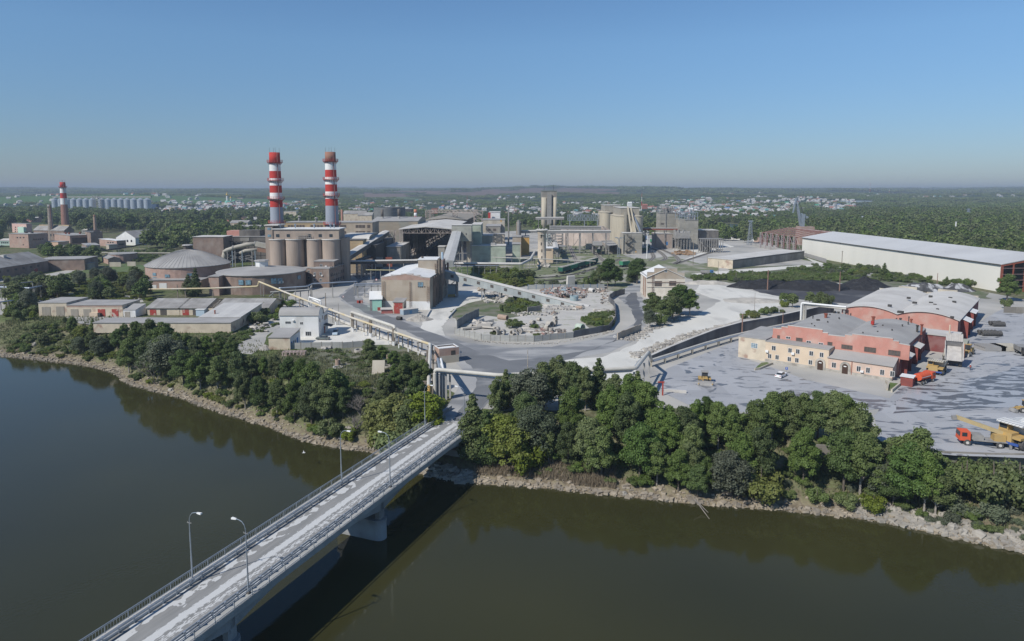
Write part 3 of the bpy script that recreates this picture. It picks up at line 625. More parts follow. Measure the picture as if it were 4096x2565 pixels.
Bld('low_building','small dark shed left of the flat brick office',A(1462,1095),A(1500,1102),concrete_pale,roof_grey,xr=A(1615,0)[0],top=A(0,1030)[1])
Bld('low_building','slate roofed cabin among bushes behind the green lawn',A(1405,1265),A(1490,1300),brick_pink,roof_slate,xr=A(1655,0)[0],top=A(0,1225)[1],roof='gableU',rise=1.2)
b=MB();p=on(*A(1697,1255));b.cyl(p.x,p.y,0,5.5,9,n=24);t=thing('round_tank','low round brick tank behind the green lawn','tank',tuple(p));part('wall',b,brick_pink,t);b=MB();b.cyl(p.x,p.y,5.5,5.9,9.4,n=24);part('roof',b,roof_grey,t)
for x0,x1,y in((1508,1664,1330),(1752,1868,1322)):
 b=MB();a,c=on(*A(x0,y)),on(*A(x1,y));b.beam(a+Vector((0,0,1.5)),c+Vector((0,0,1.5)),.3,3);single('wall_panel',b,concrete_pale,'white free standing wall stretch at the far side of the lawn, %s one'%('left' if x0<1600 else 'right'),'wall')
bs_=Bld('small_shed','small shed of weathered white blocks on the concrete lane by the lawn',A(1010,1372),A(1218,1372),mat('block_rows',(.46,.43,.37),(.38,.35,.30),.5,panel=(2,.6,.1,.6)),roof_grey,xr=A(1308,0)[0],top=A(0,1290)[1]);bs_.win('F',A(1118,1312),A(1147,1368),louvre,bars=None,name='door')
wl=Bld('warehouse','big grey brick warehouse with broad slate roof at the left edge',None,None,brick_brown,roof_slate,Dp=88,h=6.6,roof='gableV',rise=5.6,world=((-315,338),(-291,338)))
for y0,y1,z in((40,44,3.4),(75,78,3)):
 wl.panel('door','S',y0,0,y1,z,gate_red)
wl.row('S',12,2,1.2,3.8,louvre,mg=6)
b=MB();c=wl.P3(14,64,11);b.box(c.x-1.2,c.y-1.2,c.z-.8,c.x+1.2,c.y+1.2,c.z+1.5);part('vent',b,roof_pale,wl.root)
Bld('warehouse_annex','flat brick annex at the far end of the big grey warehouse',None,None,brick_brown,roof_grey,Dp=20,h=7,world=((-299,427.5),(-272,432)))
for i,(x0,x1,y1,y0,c,lb)in enumerate(((365,510,720,655,brick_red,'small red brick house with pale roof behind the pink building'),(232,365,690,650,plaster_cream,'low cream house left of the small red brick house'),(-10,145,1040,965,mat('mint_hut',(.45,.58,.52)),'mint green hut at the left picture edge'),(1125,1260,870,822,roof_grey,'grey gabled shed right of the small brick chimney'))):
 bb=Bld('house',lb,A(x0,y1),A(x1,y1),c,roof_pale,Dp=12,top=A(0,y0+8)[1],roof='gableU',rise=1.5,cat='house');bb.row('F',4,1.3,1.3,2)
for x0,x1,lb in((-20,95,'left one of two white tent halls'),(105,362,'right one of two white tent halls')):
 Bld('tent_hall',lb+' in the fields at far left',A(x0,612),A(x1,612),roof_white,roof_white,Dp=30,top=A(0,592)[1],roof='barrelU',rise=7)
def chimney(name,label,base,ytop,r0,r1,bands,rings=(),mats_=None,hgt=None,extra=None):
 """bands: (picture y where the band ends going down, material); base = picture point of its foot"""
 p=on(*base);px=proj((p.x,p.y,40))[0]
 Z=lambda y:at(px,y,p.y).z
 zt=Z(ytop);rad=lambda z:r0+(r1-r0)*(z/zt)
 t=thing(name,label,'chimney',(p.x,p.y,0));z1=zt
 for y,m,nm in bands:
  z0=max(0,Z(y))if y else 0
  b=MB();b.cyl(p.x,p.y,z0,z1,rad(z0),rad(z1),n=32,cap=(z1==zt));part(nm,b,m,t,smooth=True);z1=z0
 b=MB();b.cyl(p.x,p.y,zt-.5,zt+.02,rad(zt)*.8,n=24);part('flue',b,black,t)
 for y in rings:
  z=Z(y);r=rad(z);b=MB()
  for i in range(20):
   a=2*PI*i/20;ca,sa=math.cos(a),math.sin(a);o_=r+1.3
   b.beam((p.x+ca*o_,p.y+sa*o_,z),(p.x+ca*o_,p.y+sa*o_,z+1.3),.12)
   a2=2*PI*(i+1)/20;q=(p.x+math.cos(a2)*o_,p.y+math.sin(a2)*o_)
   for zz in(.65,1.3):b.beam((p.x+ca*o_,p.y+sa*o_,z+zz),(*q,z+zz),.1)
   b.beam((p.x+ca*r,p.y+sa*r,z-1.6),(p.x+ca*o_,p.y+sa*o_,z),.14)
  k=len(b.v);b.lathe(p.x,p.y,[(r,z-.2),(r+1.4,z-.2),(r+1.4,z),(r,z)],28);part('platform',b,mat('red_walkway',(.42,.10,.09)),t)
 if rings or extra:
  b=MB();b.beam((p.x+rad(3)*.72,p.y-rad(3)*.72,3),(p.x+rad(zt)*.72,p.y-rad(zt)*.72,zt),.35,.25);part('ladder',b,mat('ladder_steel',(.25,.12,.11)),t)
  for k in range(4):
   b=MB();a=k*PI/2+.5;b.beam((p.x+rad(zt)*.9*math.cos(a),p.y+rad(zt)*.9*math.sin(a),zt),(p.x+rad(zt)*.9*math.cos(a),p.y+rad(zt)*.9*math.sin(a),zt+3),.1);part('lightning_rod',b,steel_dark,t)
 return t
yB=lambda y:B(0,y)[1];yC=lambda y:Cc(0,y)[1]
T1=zf(1240,580,4.2);yT=lambda y:T1(0,y)[1]
Wp,Rp_,Gp=(white_paint,'white_band'),(red_paint,'red_band'),(grey_paint,'grey_base')
chimney('chimney','tall clean red and white chimney, left of the pair behind the brown silos',(1115.5,1082),610.5,4.55,3.22,[(yB(258),*Rp_),(yB(360),*Wp),(yB(460),*Rp_),(yB(558),*Wp),(yB(658),*Rp_),(yB(757),*Wp),(yB(855),*Rp_),(None,*Gp)],rings=(yB(238),yB(488),yB(738),yB(1066)))
chimney('chimney','tall banded chimney with faded brown top, right of the pair behind brown silos',(1334.5,1084),608.7,4.6,3.2,[(yT(292),red_faded,'faded_band'),(yT(420),*Wp),(yT(540),*Rp_),(yT(664),*Wp),(yT(784),*Rp_),(yT(903),*Wp),(yT(1020),*Rp_),(None,*Gp)],rings=(yT(272),yT(580),yT(850),yT(1328)))
brick_stack=mat('stack_brick',(.26,.13,.10),(.33,.18,.14),.3,c3=(.42,.06,.05),s3=.2,stretch=(.4,.4,.1),lo=.55,hi=.6)
yA=lambda y:A(0,y)[1]
chimney('brick_chimney','red and white banded brick chimney at far left before the steel silos',A(908,860),yA(168),4.6,2.9,[(yA(240),*Rp_),(yA(318),*Wp),(yA(390),*Rp_),(yA(475),*Wp),(None,brick_stack,'brick_shaft')],rings=(yA(236),))
sgrey=mat('sooty_brick',(.27,.23,.19),(.21,.18,.155),.4,c3=(.36,.31,.26),s3=.4,stretch=(.3,.3,1.2),lo=.5,hi=.7)
tt=chimney('brick_chimney','slim sooty grey chimney with a crown of masts, left of the banded brick chimney',A(714,978),yA(478),2.75,1.75,[(yA(520),steel,'crown'),(None,sgrey,'shaft')],extra=1)
chimney('brick_chimney','short plain brick chimney among trees right of the banded one',A(1317,905),yA(618),2.0,1.3,[(yA(640),brick_stack,'rim'),(None,mat('tan_brick',(.36,.25,.19),(.30,.21,.16),.5),'shaft')])
# ---- steel grain silos, far left
sx=[765,850,936,1022,1108,1195,1282,1408,1497,1585,1673,1760,1850,1943,2035]
for i,x in enumerate(sx):
 k=i/14;w_=82+12*k;yb=560+40*k;c=on(*A(x,yb+45));pc=at(*A(x,yb),c.y);r=w_/3.436/FPX*c.y/2;zt=at(*A(x,408),c.y).z
 t=thing('grain_silo','galvanised steel grain silo with conical roof, %s from the left in the far row'%ordn(i+1),'silo',(pc.x,c.y,0),group='steel grain silos in a far row')
 b=MB();b.cyl(pc.x,c.y,0,zt,r,n=28,cap=False);part('shell',b,silo_steel,t,smooth=True)
 b=MB();b.cyl(pc.x,c.y,zt,zt+at(*A(x,385),c.y).z-zt,r+.2,r*.12,n=28);part('roof',b,silo_steel,t)
c0,c1=at(*A(720,372),on(*A(765,605)).y),at(*A(2080,372),on(*A(2035,645)).y)
t=thing('conveyor_bridge','long conveyor gallery running over the tops of the steel grain silos','conveyor',tuple(c0));b=MB();b.beam(c0,c1,3,2.2);part('gallery',b,steel,t)
p=on(*A(1345,630));b=MB();lattice(b,p.x,p.y,0,at(*A(1345,352),p.y).z,5,5,8,.6);part('tower',b,steel,t)
for i,x in enumerate((2118,2138,2158)):
 p=on(*A(x,615));b=MB();b.cyl(p.x,p.y,0,at(*A(x,470),p.y).z,5,n=18);single('blue_silo',b,mat('dark_blue_silo',(.06,.10,.17),rough=.4),'slim dark blue silo right of the steel grain silos, %s of three'%('left','middle','right')[i],'silo','dark blue silos')
b=MB();a_,c_=on(*A(-20,585)),on(*A(640,570));b.beam(a_+Vector((0,0,2)),c_+Vector((0,0,2)),.5,8);single('green_wall',b,mat('green_net',(.02,.12,.09)),'long dark green fence below the hillside field','fence')
# ---- domed round store, round clinker store
def roundstore(lab,cx,yfront,r,h,apex,n,base,lant,wm):
 p=Vector((cx,yfront+r,0));t=thing('round_store',lab,'building',tuple(p))
 b=MB();b.cyl(p.x,p.y,0,h,r,n=n,cap=False,a0=.13);part('wall',b,wm,t)
 pr=[(r+.5,h-.05),(r+.5,h+.3)]+[((r+.5)*(1-k/10),h+.3+(apex-h-.3)*(1-(1-k/10)**base))for k in range(1,10)]+[(1.6,apex)]
 b=MB();b.lathe(p.x,p.y,pr,64);part('roof',b,lant[3],t);ribs=MB()
 for i in range(64):
  a=2*PI*i/64;q=[(p.x+rr*math.cos(a),p.y+rr*math.sin(a),z+.06)for rr,z in pr[1:]]
  for j in range(len(q)-1):ribs.beam(q[j],q[j+1],.16,.12)
 if lant[4]:part('roof_ribs',ribs,lant[3],t)
 lt=part('lantern',MB().cyl(p.x,p.y,apex-.4,apex+lant[1],lant[0],n=8),lant[2],t);part('lantern_roof',MB().cyl(p.x,p.y,apex+lant[1],apex+lant[1]+.5,lant[0]+.7,lant[0]+.2,n=8),roof_grey,lt)
 return t,p
rd,pd=roundstore('round brick store under a ribbed grey dome',(Hh(520,0)[0]-CX)/FPX*375,354,21.3,10,18.4,48,1.5,(2.4,1.9,louvre,roof_grey,True),brick_pink)
rs,pr_=roundstore('low round brick store with shallow grey roof and white lantern',(Hh(1347,0)[0]-CX)/FPX*348,326.7,21.5,9.3,11.9,24,1.3,(3.2,2.6,plaster_white,roof_grey,False),brick_brown)
def curvewin(t,p,r,px0,px1,py0,py1,m,nm='window'):
 for px in[px0+(px1-px0)*(k+.5)/max(1,round((px1-px0)/26))for k in range(max(1,round((px1-px0)/26)))]:
  a,b_,c=ray(px,(py0+py1)/2);A_=a*a+b_*b_;B_=-2*(a*p.x+b_*p.y);C_=p.x**2+p.y**2-(r+.08)**2;t_=(-B_-math.sqrt(max(0,B_*B_-4*A_*C_)))/(2*A_)
  q=Vector((a*t_,b_*t_,0));z1,z0=at(px,py0,q.y).z,at(px,py1,q.y).z;an=math.atan2(q.y-p.y,q.x-p.x)
  b=MB();b.cbox((q.x,q.y,(z0+z1)/2),1.25,.14,(z1-z0)/2,an+PI/2);part(nm,b,m,t)
for x0,x1,y0,y1 in((892,938,715,768),(1102,1160,730,782),(1185,1240,730,782),(1466,1600,710,770),(1755,1810,680,720)):curvewin(rs,pr_,21.5,Hh(x0,0)[0],Hh(x1,0)[0],Hh(0,y0)[1],Hh(0,y1)[1],glass_blue)
curvewin(rs,pr_,21.5,Hh(1550,0)[0],Hh(1612,0)[0],Hh(0,742)[1],Hh(0,765)[1],roof_pale,'canopy')
for x0,x1,y0,y1 in((148,175,650,680),(150,178,698,728),(285,325,668,700),(540,580,655,685)):curvewin(rd,pd,21.3,Hh(x0,0)[0],Hh(x1,0)[0],Hh(0,y0)[1],Hh(0,y1)[1],glass_blue)
bst=Bld('stair_block','brick stair block on the left side of the low round store',Hh(778,905),Hh(890,905),brick_pink,roof_grey,Dp=14,h=9.2)
an=Bld('annex','pink brick annex with white doors in front of the domed store',Hh(70,830),Hh(690,826),brick_pink,roof_grey,xr=Hh(775,0)[0],h=4.4)
for x0,x1 in((112,186),(215,302)):an.box('door','F',Hh(x0,765 if x0>200 else 785),Hh(x1,826),white_paint,th=.12)
ab=Bld('annex','square brick bay standing against the domed store',Hh(240,760),Hh(372,760),brick_brown,roof_grey,Dp=8,h=9.6)
ab.win('F',Hh(285,668),Hh(326,700),glass_blue,bars=(3,2),fm=frame_white)
# ---- brown silo battery
t=thing('silo_battery','four joined brown round silos with a gallery on top before the banded chimneys','silo',(-65,373,0));Ys=373
for nm,(x0,x1)in zip(range(4),((1452,1635),(1636,1836),(1867,2046),(2042,2240))):
 Xa,Xb=at(*Hh(x0,450),Ys).x,at(*Hh(x1,450),Ys).x;r=(Xb-Xa)/2;b=MB()
 b.cyl((Xa+Xb)/2,Ys+1,0,23.6,r,n=32);part('silo',b,silo_brick,t,smooth=False);part('rim',MB().cyl((Xa+Xb)/2,Ys+1,23.6,24,r+.35,n=32),roof_pale,t)
 b=MB();b.cyl((Xa+Xb)/2,Ys+12,0,23.6,r,n=24);part('silo',b,silo_brick,t)
xa=lambda x,y=200:at(*Hh(x,y),Ys).x
part('core_wall',MB().box(xa(1440),Ys+3,0,xa(2262),Ys+14,23.6),silo_brick,t)
gl=part('gallery',MB().box(xa(1495),Ys-1,23.99,xa(2232),Ys+12,29.3),silo_brick,t);part('gallery_roof',MB().box(xa(1488),Ys-1.6,29.3,xa(2245),Ys+12.6,29.75),roof_white,t)
for x in(1530,1648,1885,2005,2125):part('window',MB().box(xa(x),Ys-1.12,25.1,xa(x+36),Ys-.95,26.7),glass,gl)
part('stair_tower',MB().box(xa(1412),Ys-1.5,0,xa(1494),Ys+10,31.3),silo_brick,t);part('tower_roof',MB().box(xa(1405),Ys-2,31.3,xa(1560),Ys+11,31.8),roof_pale,t);part('tower_head',MB().box(xa(1495),Ys+2,29.76,xa(1550),Ys+10,31.3),silo_brick,t)
for z in(25.2,29):part('window',MB().box(xa(1440),Ys-1.62,z,xa(1478),Ys-1.45,z+1.3),glass_blue,t)
part('end_tower',MB().box(xa(2236),Ys+2,0,xa(2300),Ys+10,24.4),silo_brick,t)
b=MB();b.beam((xa(1760),Ys-2,25),(xa(1925),Ys-2,25),.2);b.beam((xa(1760),Ys-2,26),(xa(1925),Ys-2,26),.15);b.beam((xa(1760),Ys-2,27),(xa(1895),Ys-2,27),.15)
for k in range(8):x=xa(1760+k*23);b.beam((x,Ys-2,24.2),(x,Ys-2,27),.12)
b.box(xa(1760),Ys-2.3,24,xa(1925),Ys-1,24.15);part('balcony',b,steel,t)
for x in(1550,1722,1935,2118,2160):part('roof_vent',MB().cyl(xa(x),Ys+3,29.7,31.6,.35,n=8).cyl(xa(x),Ys+3,31.6,32.1,.7,n=8),galv,t)
# ---- brick office at the battery's foot
o1=Bld('office_building','four storey brown brick office at the right foot of the brown silos',Hh(1925,812),Hh(2122,815),brick_brown,roof_grey,xr=Hh(2318,0)[0],top=Hh(0,604)[1],over=.2)
o1.row('S',9,1.4,1.6,2,mg=1.5);o1.row('S',9,1.4,1.6,5.5,mg=1.5);o1.row('S',9,1.4,1.6,9,mg=1.5)
for x,y in((1944,642),(1944,712),(2010,642),(2010,712)):o1.win('F',Hh(x,y),Hh(x+26,y+34),glass,bars=(2,1))
for x,y in((1945,672),(2034,672)):o1.box('air_conditioner','F',Hh(x,y),Hh(x+14,y+14),white_paint,th=.5)
o2=Bld('office_building','taller stepped brick block behind the brown brick office',Hh(1955,790),Hh(2180,790),brick_brown,roof_grey,Dp=16,top=Hh(0,522)[1],over=.2)
o2.win('F',Hh(2015,552),Hh(2045,590),glass);o2.box('air_conditioner','F',Hh(2074,568),Hh(2094,586),white_paint,th=.6)
o3=Bld('office_building','narrow brick wing between the low round store and the office',Hh(1822,770),Hh(1925,780),brick_brown,roof_grey,Dp=12,top=Hh(0,600)[1],over=.2)
for x,y in((1876,618),(1878,688)):o3.win('F',Hh(x,y),Hh(x+26,y+32),glass,bars=(2,1))
# ---------------------------------------------------------------- the plant behind and right of the chimneys
def wbox(name,lab,p0,p1,Y,Dp,m,rm,base=None,**k):
 """block whose front face spans two picture points (top left, bottom right column) at depth Y"""
 a,b_=at(*p0,Y),at(p1[0],p0[1],Y)
 return Bld(name,lab,None,None,m,rm,Dp=Dp,h=a.z,world=((a.x,Y),(b_.x,Y)),**k)
hb=wbox('long_hall','long yellow-beige panelled hall behind the banded chimneys',Cc(-560,517),Cc(0,0),500,22,plaster_ochre,roof_grey)
for x in range(1893,2100,40):hb.win('F',B(x,1102),B(x+34,1138),louvre,bars=(3,1),fm=frame_rust)
for x in(2205,2250,2295,2340):hb.win('F',B(x,1102),B(x+36,1142),louvre,bars=(3,1),fm=frame_rust)
hb2=wbox('long_hall','beige panelled hall right behind the faded chimney, with broken window bands',Cc(30,518),Cc(650,0),488,24,beige_block,roof_grey)
for x in(205,250,420,465,510,580):
 hb2.win('F',Cc(x,550),Cc(x+42,592),louvre,bars=(3,1),fm=frame_rust);hb2.win('F',Cc(x,636),Cc(x+42,672),louvre,bars=(3,1),fm=frame_rust)
for i,(x,y)in enumerate(((2052,1010),(2285,1032))):
 b=MB();q=at(*B(x,y+18),505);b.cyl(q.x,q.y,q.z-1,q.z+2.2,.9,n=10);b.cyl(q.x,q.y,q.z+2.2,q.z+3,1.7,.6,n=10);part('vent',b,steel,hb.root)
g1=wbox('grey_hall','broad dusty grey-green hall between the beige hall and the open roofed store',Cc(640,500),Cc(1275,0),545,50,mat('dusty_panels',(.30,.29,.24),(.25,.245,.205),.12,c3=(.34,.29,.22),s3=.06,lo=.55,hi=.6,panel=(6,1.5,.02,.8)),roof_grey,roof='gableU',rise=2.5)
lo=wbox('low_roof_shed','low shed with sagging dusty roof in front of the beige hall',Cc(245,745),Cc(600,0),430,34,beige_block,roof_pale,roof='barrelU',rise=2.6)
lo.row('F',5,4,2,lo.h-4,steel_dark,mg=1)
t=thing('cooling_tower','pair of joined broad grey round cooling tanks behind the grey hall','tank',tuple(at(*Cc(830,460),690)));
for x0,x1,yy in((645,1005,690),(870,1081,712)):
 a,c=at(*Cc(x0,310),yy),at(*Cc(x1,310),yy);b=MB();b.cyl((a.x+c.x)/2,yy+10,0,a.z,(c.x-a.x)/2,n=40,cap=False);b.cyl((a.x+c.x)/2,yy+10,0,a.z-2,(c.x-a.x)/2-.4,n=40)
 part('tank_shell',b,mat('tower_planks',(.20,.205,.20),(.15,.155,.155),.3,stretch=(1,1,3),panel=(40,1.6,.12,.75)),t)
def stack(nm,lab,X0,Ytop,Ybot,wpx,Yw,ms,fr=Cc):
 a=at(*fr(X0,Ytop),Yw);r=wpx/3.436/FPX*Yw/2;t=thing(nm,lab,'chimney',(a.x,Yw,0));n_=len(ms);z0=max(0,at(*fr(X0,Ybot),Yw).z-3);zz=z0
 for i,m in enumerate(ms):
  z1=z0+(a.z-z0)*(i+1)/n_;b=MB();b.cyl(a.x,Yw,zz if i else 0,z1,r,n=20);zz=z1;part('shaft' if i==0 else 'band',b,m,t,smooth=True)
 return t
stack('steel_chimney','rusty grey steel chimney in front of the left cooling tank',785,338,484,38,560,[steel,mat('soot_steel',(.16,.14,.12),(.12,.105,.095),.3)])
stack('steel_chimney','rusty grey steel chimney in front of the right cooling tank',1013,330,476,34,560,[steel,MATS['soot_steel']])
stack('steel_chimney','small red and white chimney right of the cooling tanks',1243,337,478,40,585,[grey_paint,red_paint,white_paint,mat('salmon',(.50,.20,.12))])
stack('brick_chimney','thin brown chimney right beside the faded banded chimney',230,340,510,28,560,[MATS['stack_brick']])
for i,(x0,x1,y,Yw,m,rm,lb)in enumerate(((252,560,395,760,plaster_cream,roof_slate,'long low cream house behind the thin brown chimney'),(450,645,420,720,plaster_cream,roof_slate,'cream house with slate roof left of the cooling tanks'))):
 wbox('house',lb,Cc(x0,y),Cc(x1,y),Yw,14,m,rm,roof='gableU',rise=3,cat='house')
t=thing('open_store','huge open sided store with dusty pitched roof over dark heaps','shed',(-60,486,0));YH0,YH1,YH2=486,612,800
xl,xr_,xm=at(*Cc(1035,610),YH0).x,at(*Cc(1738,610),YH0).x,at(*Cc(1385,580),YH0).x;ze,zr=at(*Cc(1035,612),YH0).z,at(*Cc(1385,580),YH0).z
xm=(xl+xr_)/2
def roofpiece(y0,y1,zo,nm,m,sh0,sh1,f0=1.0,f1=1.0):
 b=MB();tk=.5
 for(xa_,za,xb_,zb)in((xl-1,ze,xm,zr),(xm,zr,xr_+1,ze)):
  b.hexa([(xa_+sh0,y0,za+zo),(xb_+sh0,y0,zb+zo),(xb_+sh1,y1,zb+zo),(xa_+sh1,y1,za+zo),(xa_+sh0,y0,za+zo+tk),(xb_+sh0,y0,zb+zo+tk),(xb_+sh1,y1,zb+zo+tk),(xa_+sh1,y1,za+zo+tk)])
 part(nm,b,m,t)
roofpiece(YH0-1,YH1,0,'front_roof',roof_pale,0,2);roofpiece(YH1,YH2,1.2,'rear_roof',mat('brown_roof',(.30,.27,.22),(.25,.225,.185),.08),2,6)
b=MB()
for k in range(12):
 x0=xl+(xr_-xl)*k/12;x1=xl+(xr_-xl)*(k+1)/12;zt=lambda x:ze+(zr-ze)*(1-abs(x-xm)/(xm-xl));zl=ze-2.6
 b.beam((x0,YH0,zt(x0)),(x0,YH0,zl),.3);b.beam((x0,YH0,zl),(x1,YH0,zl),.35)
 b.beam((x0,YH0,zl if k%2 else zt(x0)),(x1,YH0,zt(x1)if k%2 else zl),.25)
b.beam((xl,YH0,ze),(xm,YH0,zr),.4);b.beam((xm,YH0,zr),(xr_,YH0,ze),.4);part('front_truss',b,mat('pale_truss',(.38,.33,.29),(.32,.27,.24),.5),t)
for k in range(11):
 y=YH0+k*30
 for x in(xl,xr_):
  b=MB();lattice(b,x+.8,y,3,ze,1.0,1.0,7,.28);b.box(x-1.2,y-1.5,0,x+2.4,y+1.5,3.2);part('lattice_column',b,mat('pale_truss',()),t)
b=MB();b.box(xl-.3,YH0+12,4,xl,YH2,ze-.3);b.box(xr_,YH0+3,0,xr_+.3,YH2,ze-.3);b.box(xl,YH2-2,0,xr_,YH2-1.5,ze);part('dark_infill',b,roof_dark,t)  # dark walls stand in for the shade inside the open store
b=MB()
for k in range(20):x=xl+6+k*.3;y0=YH0+6+k*15;b.beam((x,y0,2),(x,y0+14,9+(k%2)),.35);b.beam((x,y0,11),(x+1,y0,0),.5)
truss(b,(xl+5,YH0+4,4),(xr_-4,YH0+150,16),2.4,30,.4);part('inner_conveyor',b,mat('pale_truss',()),t)
def heap(name,lab,cx,cy,rx,ry,h,m,cat='heap',n=40,seed=1.0,rz=0.0,rough_=.12,z0=0.0,flat=0.0):
 vs=[];fs=[];R_=16
 for k in range(R_+1):
  f=k/R_
  for i in range(n):
   a=2*PI*i/n;nn=1+.18*fbm(math.cos(a)*3+seed,math.sin(a)*3,2,seed)
   x,y=rx*f*nn*math.cos(a),ry*f*nn*math.sin(a);hh=h*min(1-flat,(1-f))/(1-flat)
   zz=hh*(1+rough_*fbm(x+seed*7,y,max(rx,ry)*.25,seed)*2)+(h*rough_*.5*fbm(x,y+seed,2.2,3)*(1-f));X_,Y_=x*math.cos(rz)-y*math.sin(rz),x*math.sin(rz)+y*math.cos(rz)
   vs.append((cx+X_,cy+Y_,z0+(max(0,zz)if k<R_ else-.3)))
 fs=[(k*n+i,(k+1)*n+i,(k+1)*n+(i+1)%n,k*n+(i+1)%n)for k in range(R_)for i in range(n)]
 b=MB();b.add(vs,fs);return single(name,b,m,lab,cat,smooth=False)
heap('coal_heap','dark heap of coal under the big open sided store',xm+3,YH0+45,11,38,9,coal_m)
YT=462
hd=wbox('head_house','boxy grey head house above the steep gallery, beside the open store',Cc(1740,556),Cc(2012,0),YT,12,mat('sheet_grey',(.36,.36,.31),(.31,.31,.27),.2,c3=(.26,.25,.22),s3=.2),roof_pale)
hd.wall.data.transform(__import__('mathutils').Matrix.Translation((0,0,0)))
for v in hd.wall.data.vertices:
 if v.co.z<1:v.co.z=at(*Cc(1740,775),YT).z
hd.panel('window','F',9.5,hd.h-6.5,10.2,hd.h-5.3,steel_dark)
b=MB()
for fx in(.05,.5,.95):
 for fy in(1,11):c=hd.L+hd.u*hd.w*fx;b.beam((c.x,YT+fy,0),(c.x,YT+fy,16),.6)
for k in range(3):b.beam((hd.L.x+hd.w*.05+k*hd.w*.45,YT+1,2),(hd.L.x+hd.w*.5+(k-1)*hd.w*.45,YT+1,14),.35)
b.beam((hd.L.x,YT+1,8),(hd.N.x,YT+1,8),.4);part('leg_frame',b,steel,hd.root)
b=MB();b.box(hd.L.x+9,YT+13,0,hd.N.x+.5,YT+30,16);part('lower_block',b,concrete_pale,hd.root)
hd2=wbox('head_annex','pale panelled block joined to the right of the grey head house',Cc(2018,548),Cc(2142,0),478,34,mint,roof_pale)
def gallery(name,lab,p0,p1,w,h,mw,mr,cat='conveyor',legs=(),win=0,skirts=None,legm=None,group=None):
 p0,p1=Vector(p0),Vector(p1);t=thing(name,lab,cat,tuple(p0));d=(p1-p0);s_=Vector((-d.y,d.x,0)).normalized()*w/2;up=Vector((0,0,h));b=MB()
 b.hexa([p0-s_,p0+s_,p1+s_,p1-s_,p0-s_+up,p0+s_+up,p1+s_+up,p1-s_+up][:8]);part('gallery_wall',b,mw,t)
 s2=s_*1.12;r_=Vector((0,0,h+.02));r2=Vector((0,0,h+.3));rr=Vector((0,0,h+.75));b=MB()
 b.hexa([p0-s2+r_,p0+r_,p1+r_,p1-s2+r_,p0-s2+r2,p0+rr,p1+rr,p1-s2+r2]);b.hexa([p0+r_,p0+s2+r_,p1+s2+r_,p1+r_,p0+rr,p0+s2+r2,p1+s2+r2,p1+rr]);part('gallery_roof',b,mr,t)
 for f in legs:
  c=p0.lerp(p1,f);b=MB();x=c.z-.1
  for sg in(-1,1):b.beam((c.x+s_.x*sg,c.y+s_.y*sg,0),(c.x+s_.x*sg,c.y+s_.y*sg,x),.4)
  nb=max(1,int(x/5))
  for k in range(nb):b.beam((c.x-s_.x,c.y-s_.y,x*k/nb),(c.x+s_.x,c.y+s_.y,x*(k+1)/nb),.25);b.beam((c.x-s_.x,c.y-s_.y,x*(k+1)/nb),(c.x+s_.x,c.y+s_.y,x*(k+1)/nb),.25)
  part('trestle',b,legm or steel,t)
 for k in range(win):
  f0=.08+.84*k/win;f1=f0+1.6/d.length;sd_=-s_*1.02 if(-s_).y<0 else s_*1.02;b=MB()
  a0,a1=p0.lerp(p1,f0),p0.lerp(p1,f1);o_=sd_*.06;q=[a0+sd_+up*.38,a1+sd_+up*.38,a1+sd_-o_*1.5+up*.38,a0+sd_-o_*1.5+up*.38,a0+sd_+up*.8,a1+sd_+up*.8,a1+sd_-o_*1.5+up*.8,a0+sd_-o_*1.5+up*.8]
  b.hexa(q);part('window',b,louvre,t)
 return t
gallery('steep_gallery','steep pale double gallery descending from the grey head house toward the beige block',at(*Cc(1812,700),464),at(*Cc(1692,1128),350),5.6,3,mat('gal_side',(.30,.31,.29),(.24,.25,.235),.3),mat('gal_roof',(.46,.46,.44),(.42,.42,.40),.3,panel=(2.8,60,.04,.8,1)),legs=(.25,.5,.75))
hp=wbox('hopper','grey concrete hopper block left of the steep gallery',Cc(1555,850),Cc(1642,0),470,8,concrete,roof_pale)
gallery('inclined_gallery','long inclined gallery climbing right from the brown silo battery',at(*Cc(272,1052),380),at(*Cc(840,690),470),4.2,2.6,concrete_dark,roof_pale,legs=(.3,.55,.8))
gallery('low_gallery','dark low conveyor gallery crossing below the long inclined one',at(*Cc(460,1075),400),at(*Cc(1030,880),520),3,2,steel_dark,mat('dk_gal',(.16,.155,.15),(.12,.118,.115),.3),legs=(.3,.6))
for i,(x0,x1,yt,yb,Yw,Dp,m,rm,lb)in enumerate(((262,520,760,0,415,10,plaster_ochre,roof_dark,'ochre loft on dark legs behind the right brown silo'),(262,700,830,0,425,30,steel_dark,roof_dark,'dark kiln house under the long inclined gallery'),(690,850,760,0,455,26,concrete_dark,roof_dark,'dark block below the head of the inclined gallery'),(845,1035,850,0,452,40,concrete,roof_pale,'grey flat building just left of the open store'))):
 bb=wbox('process_building',lb,Cc(x0,yt),Cc(x1,yt),Yw,Dp,m,rm)
 if i==1:
  for k in range(5):bb.panel('kiln_shell','F',2+k*6,3,6+k*6,9,rust if k%2==0 else steel,th=1.2)
t=thing('pipe_tangle','lattice tower and ducts standing beside the open store','structure',tuple(at(*Cc(960,900),520)))
for x,Yw,z in((925,520,20),(1000,530,20),(790,470,14),(470,400,9),(600,402,10)):
 b=MB();q=at(*Cc(x,800),Yw);lattice(b,q.x,Yw,0,z,1.8,1.6,5,.35);part('lattice_leg',b,mat('pale_truss',()),t)
b=MB();b.tube([at(*Cc(840,680),480),at(*Cc(880,690),485),at(*Cc(905,730),490),at(*Cc(900,790),495)],1.2,10);part('duct',b,pipe_duct,t)
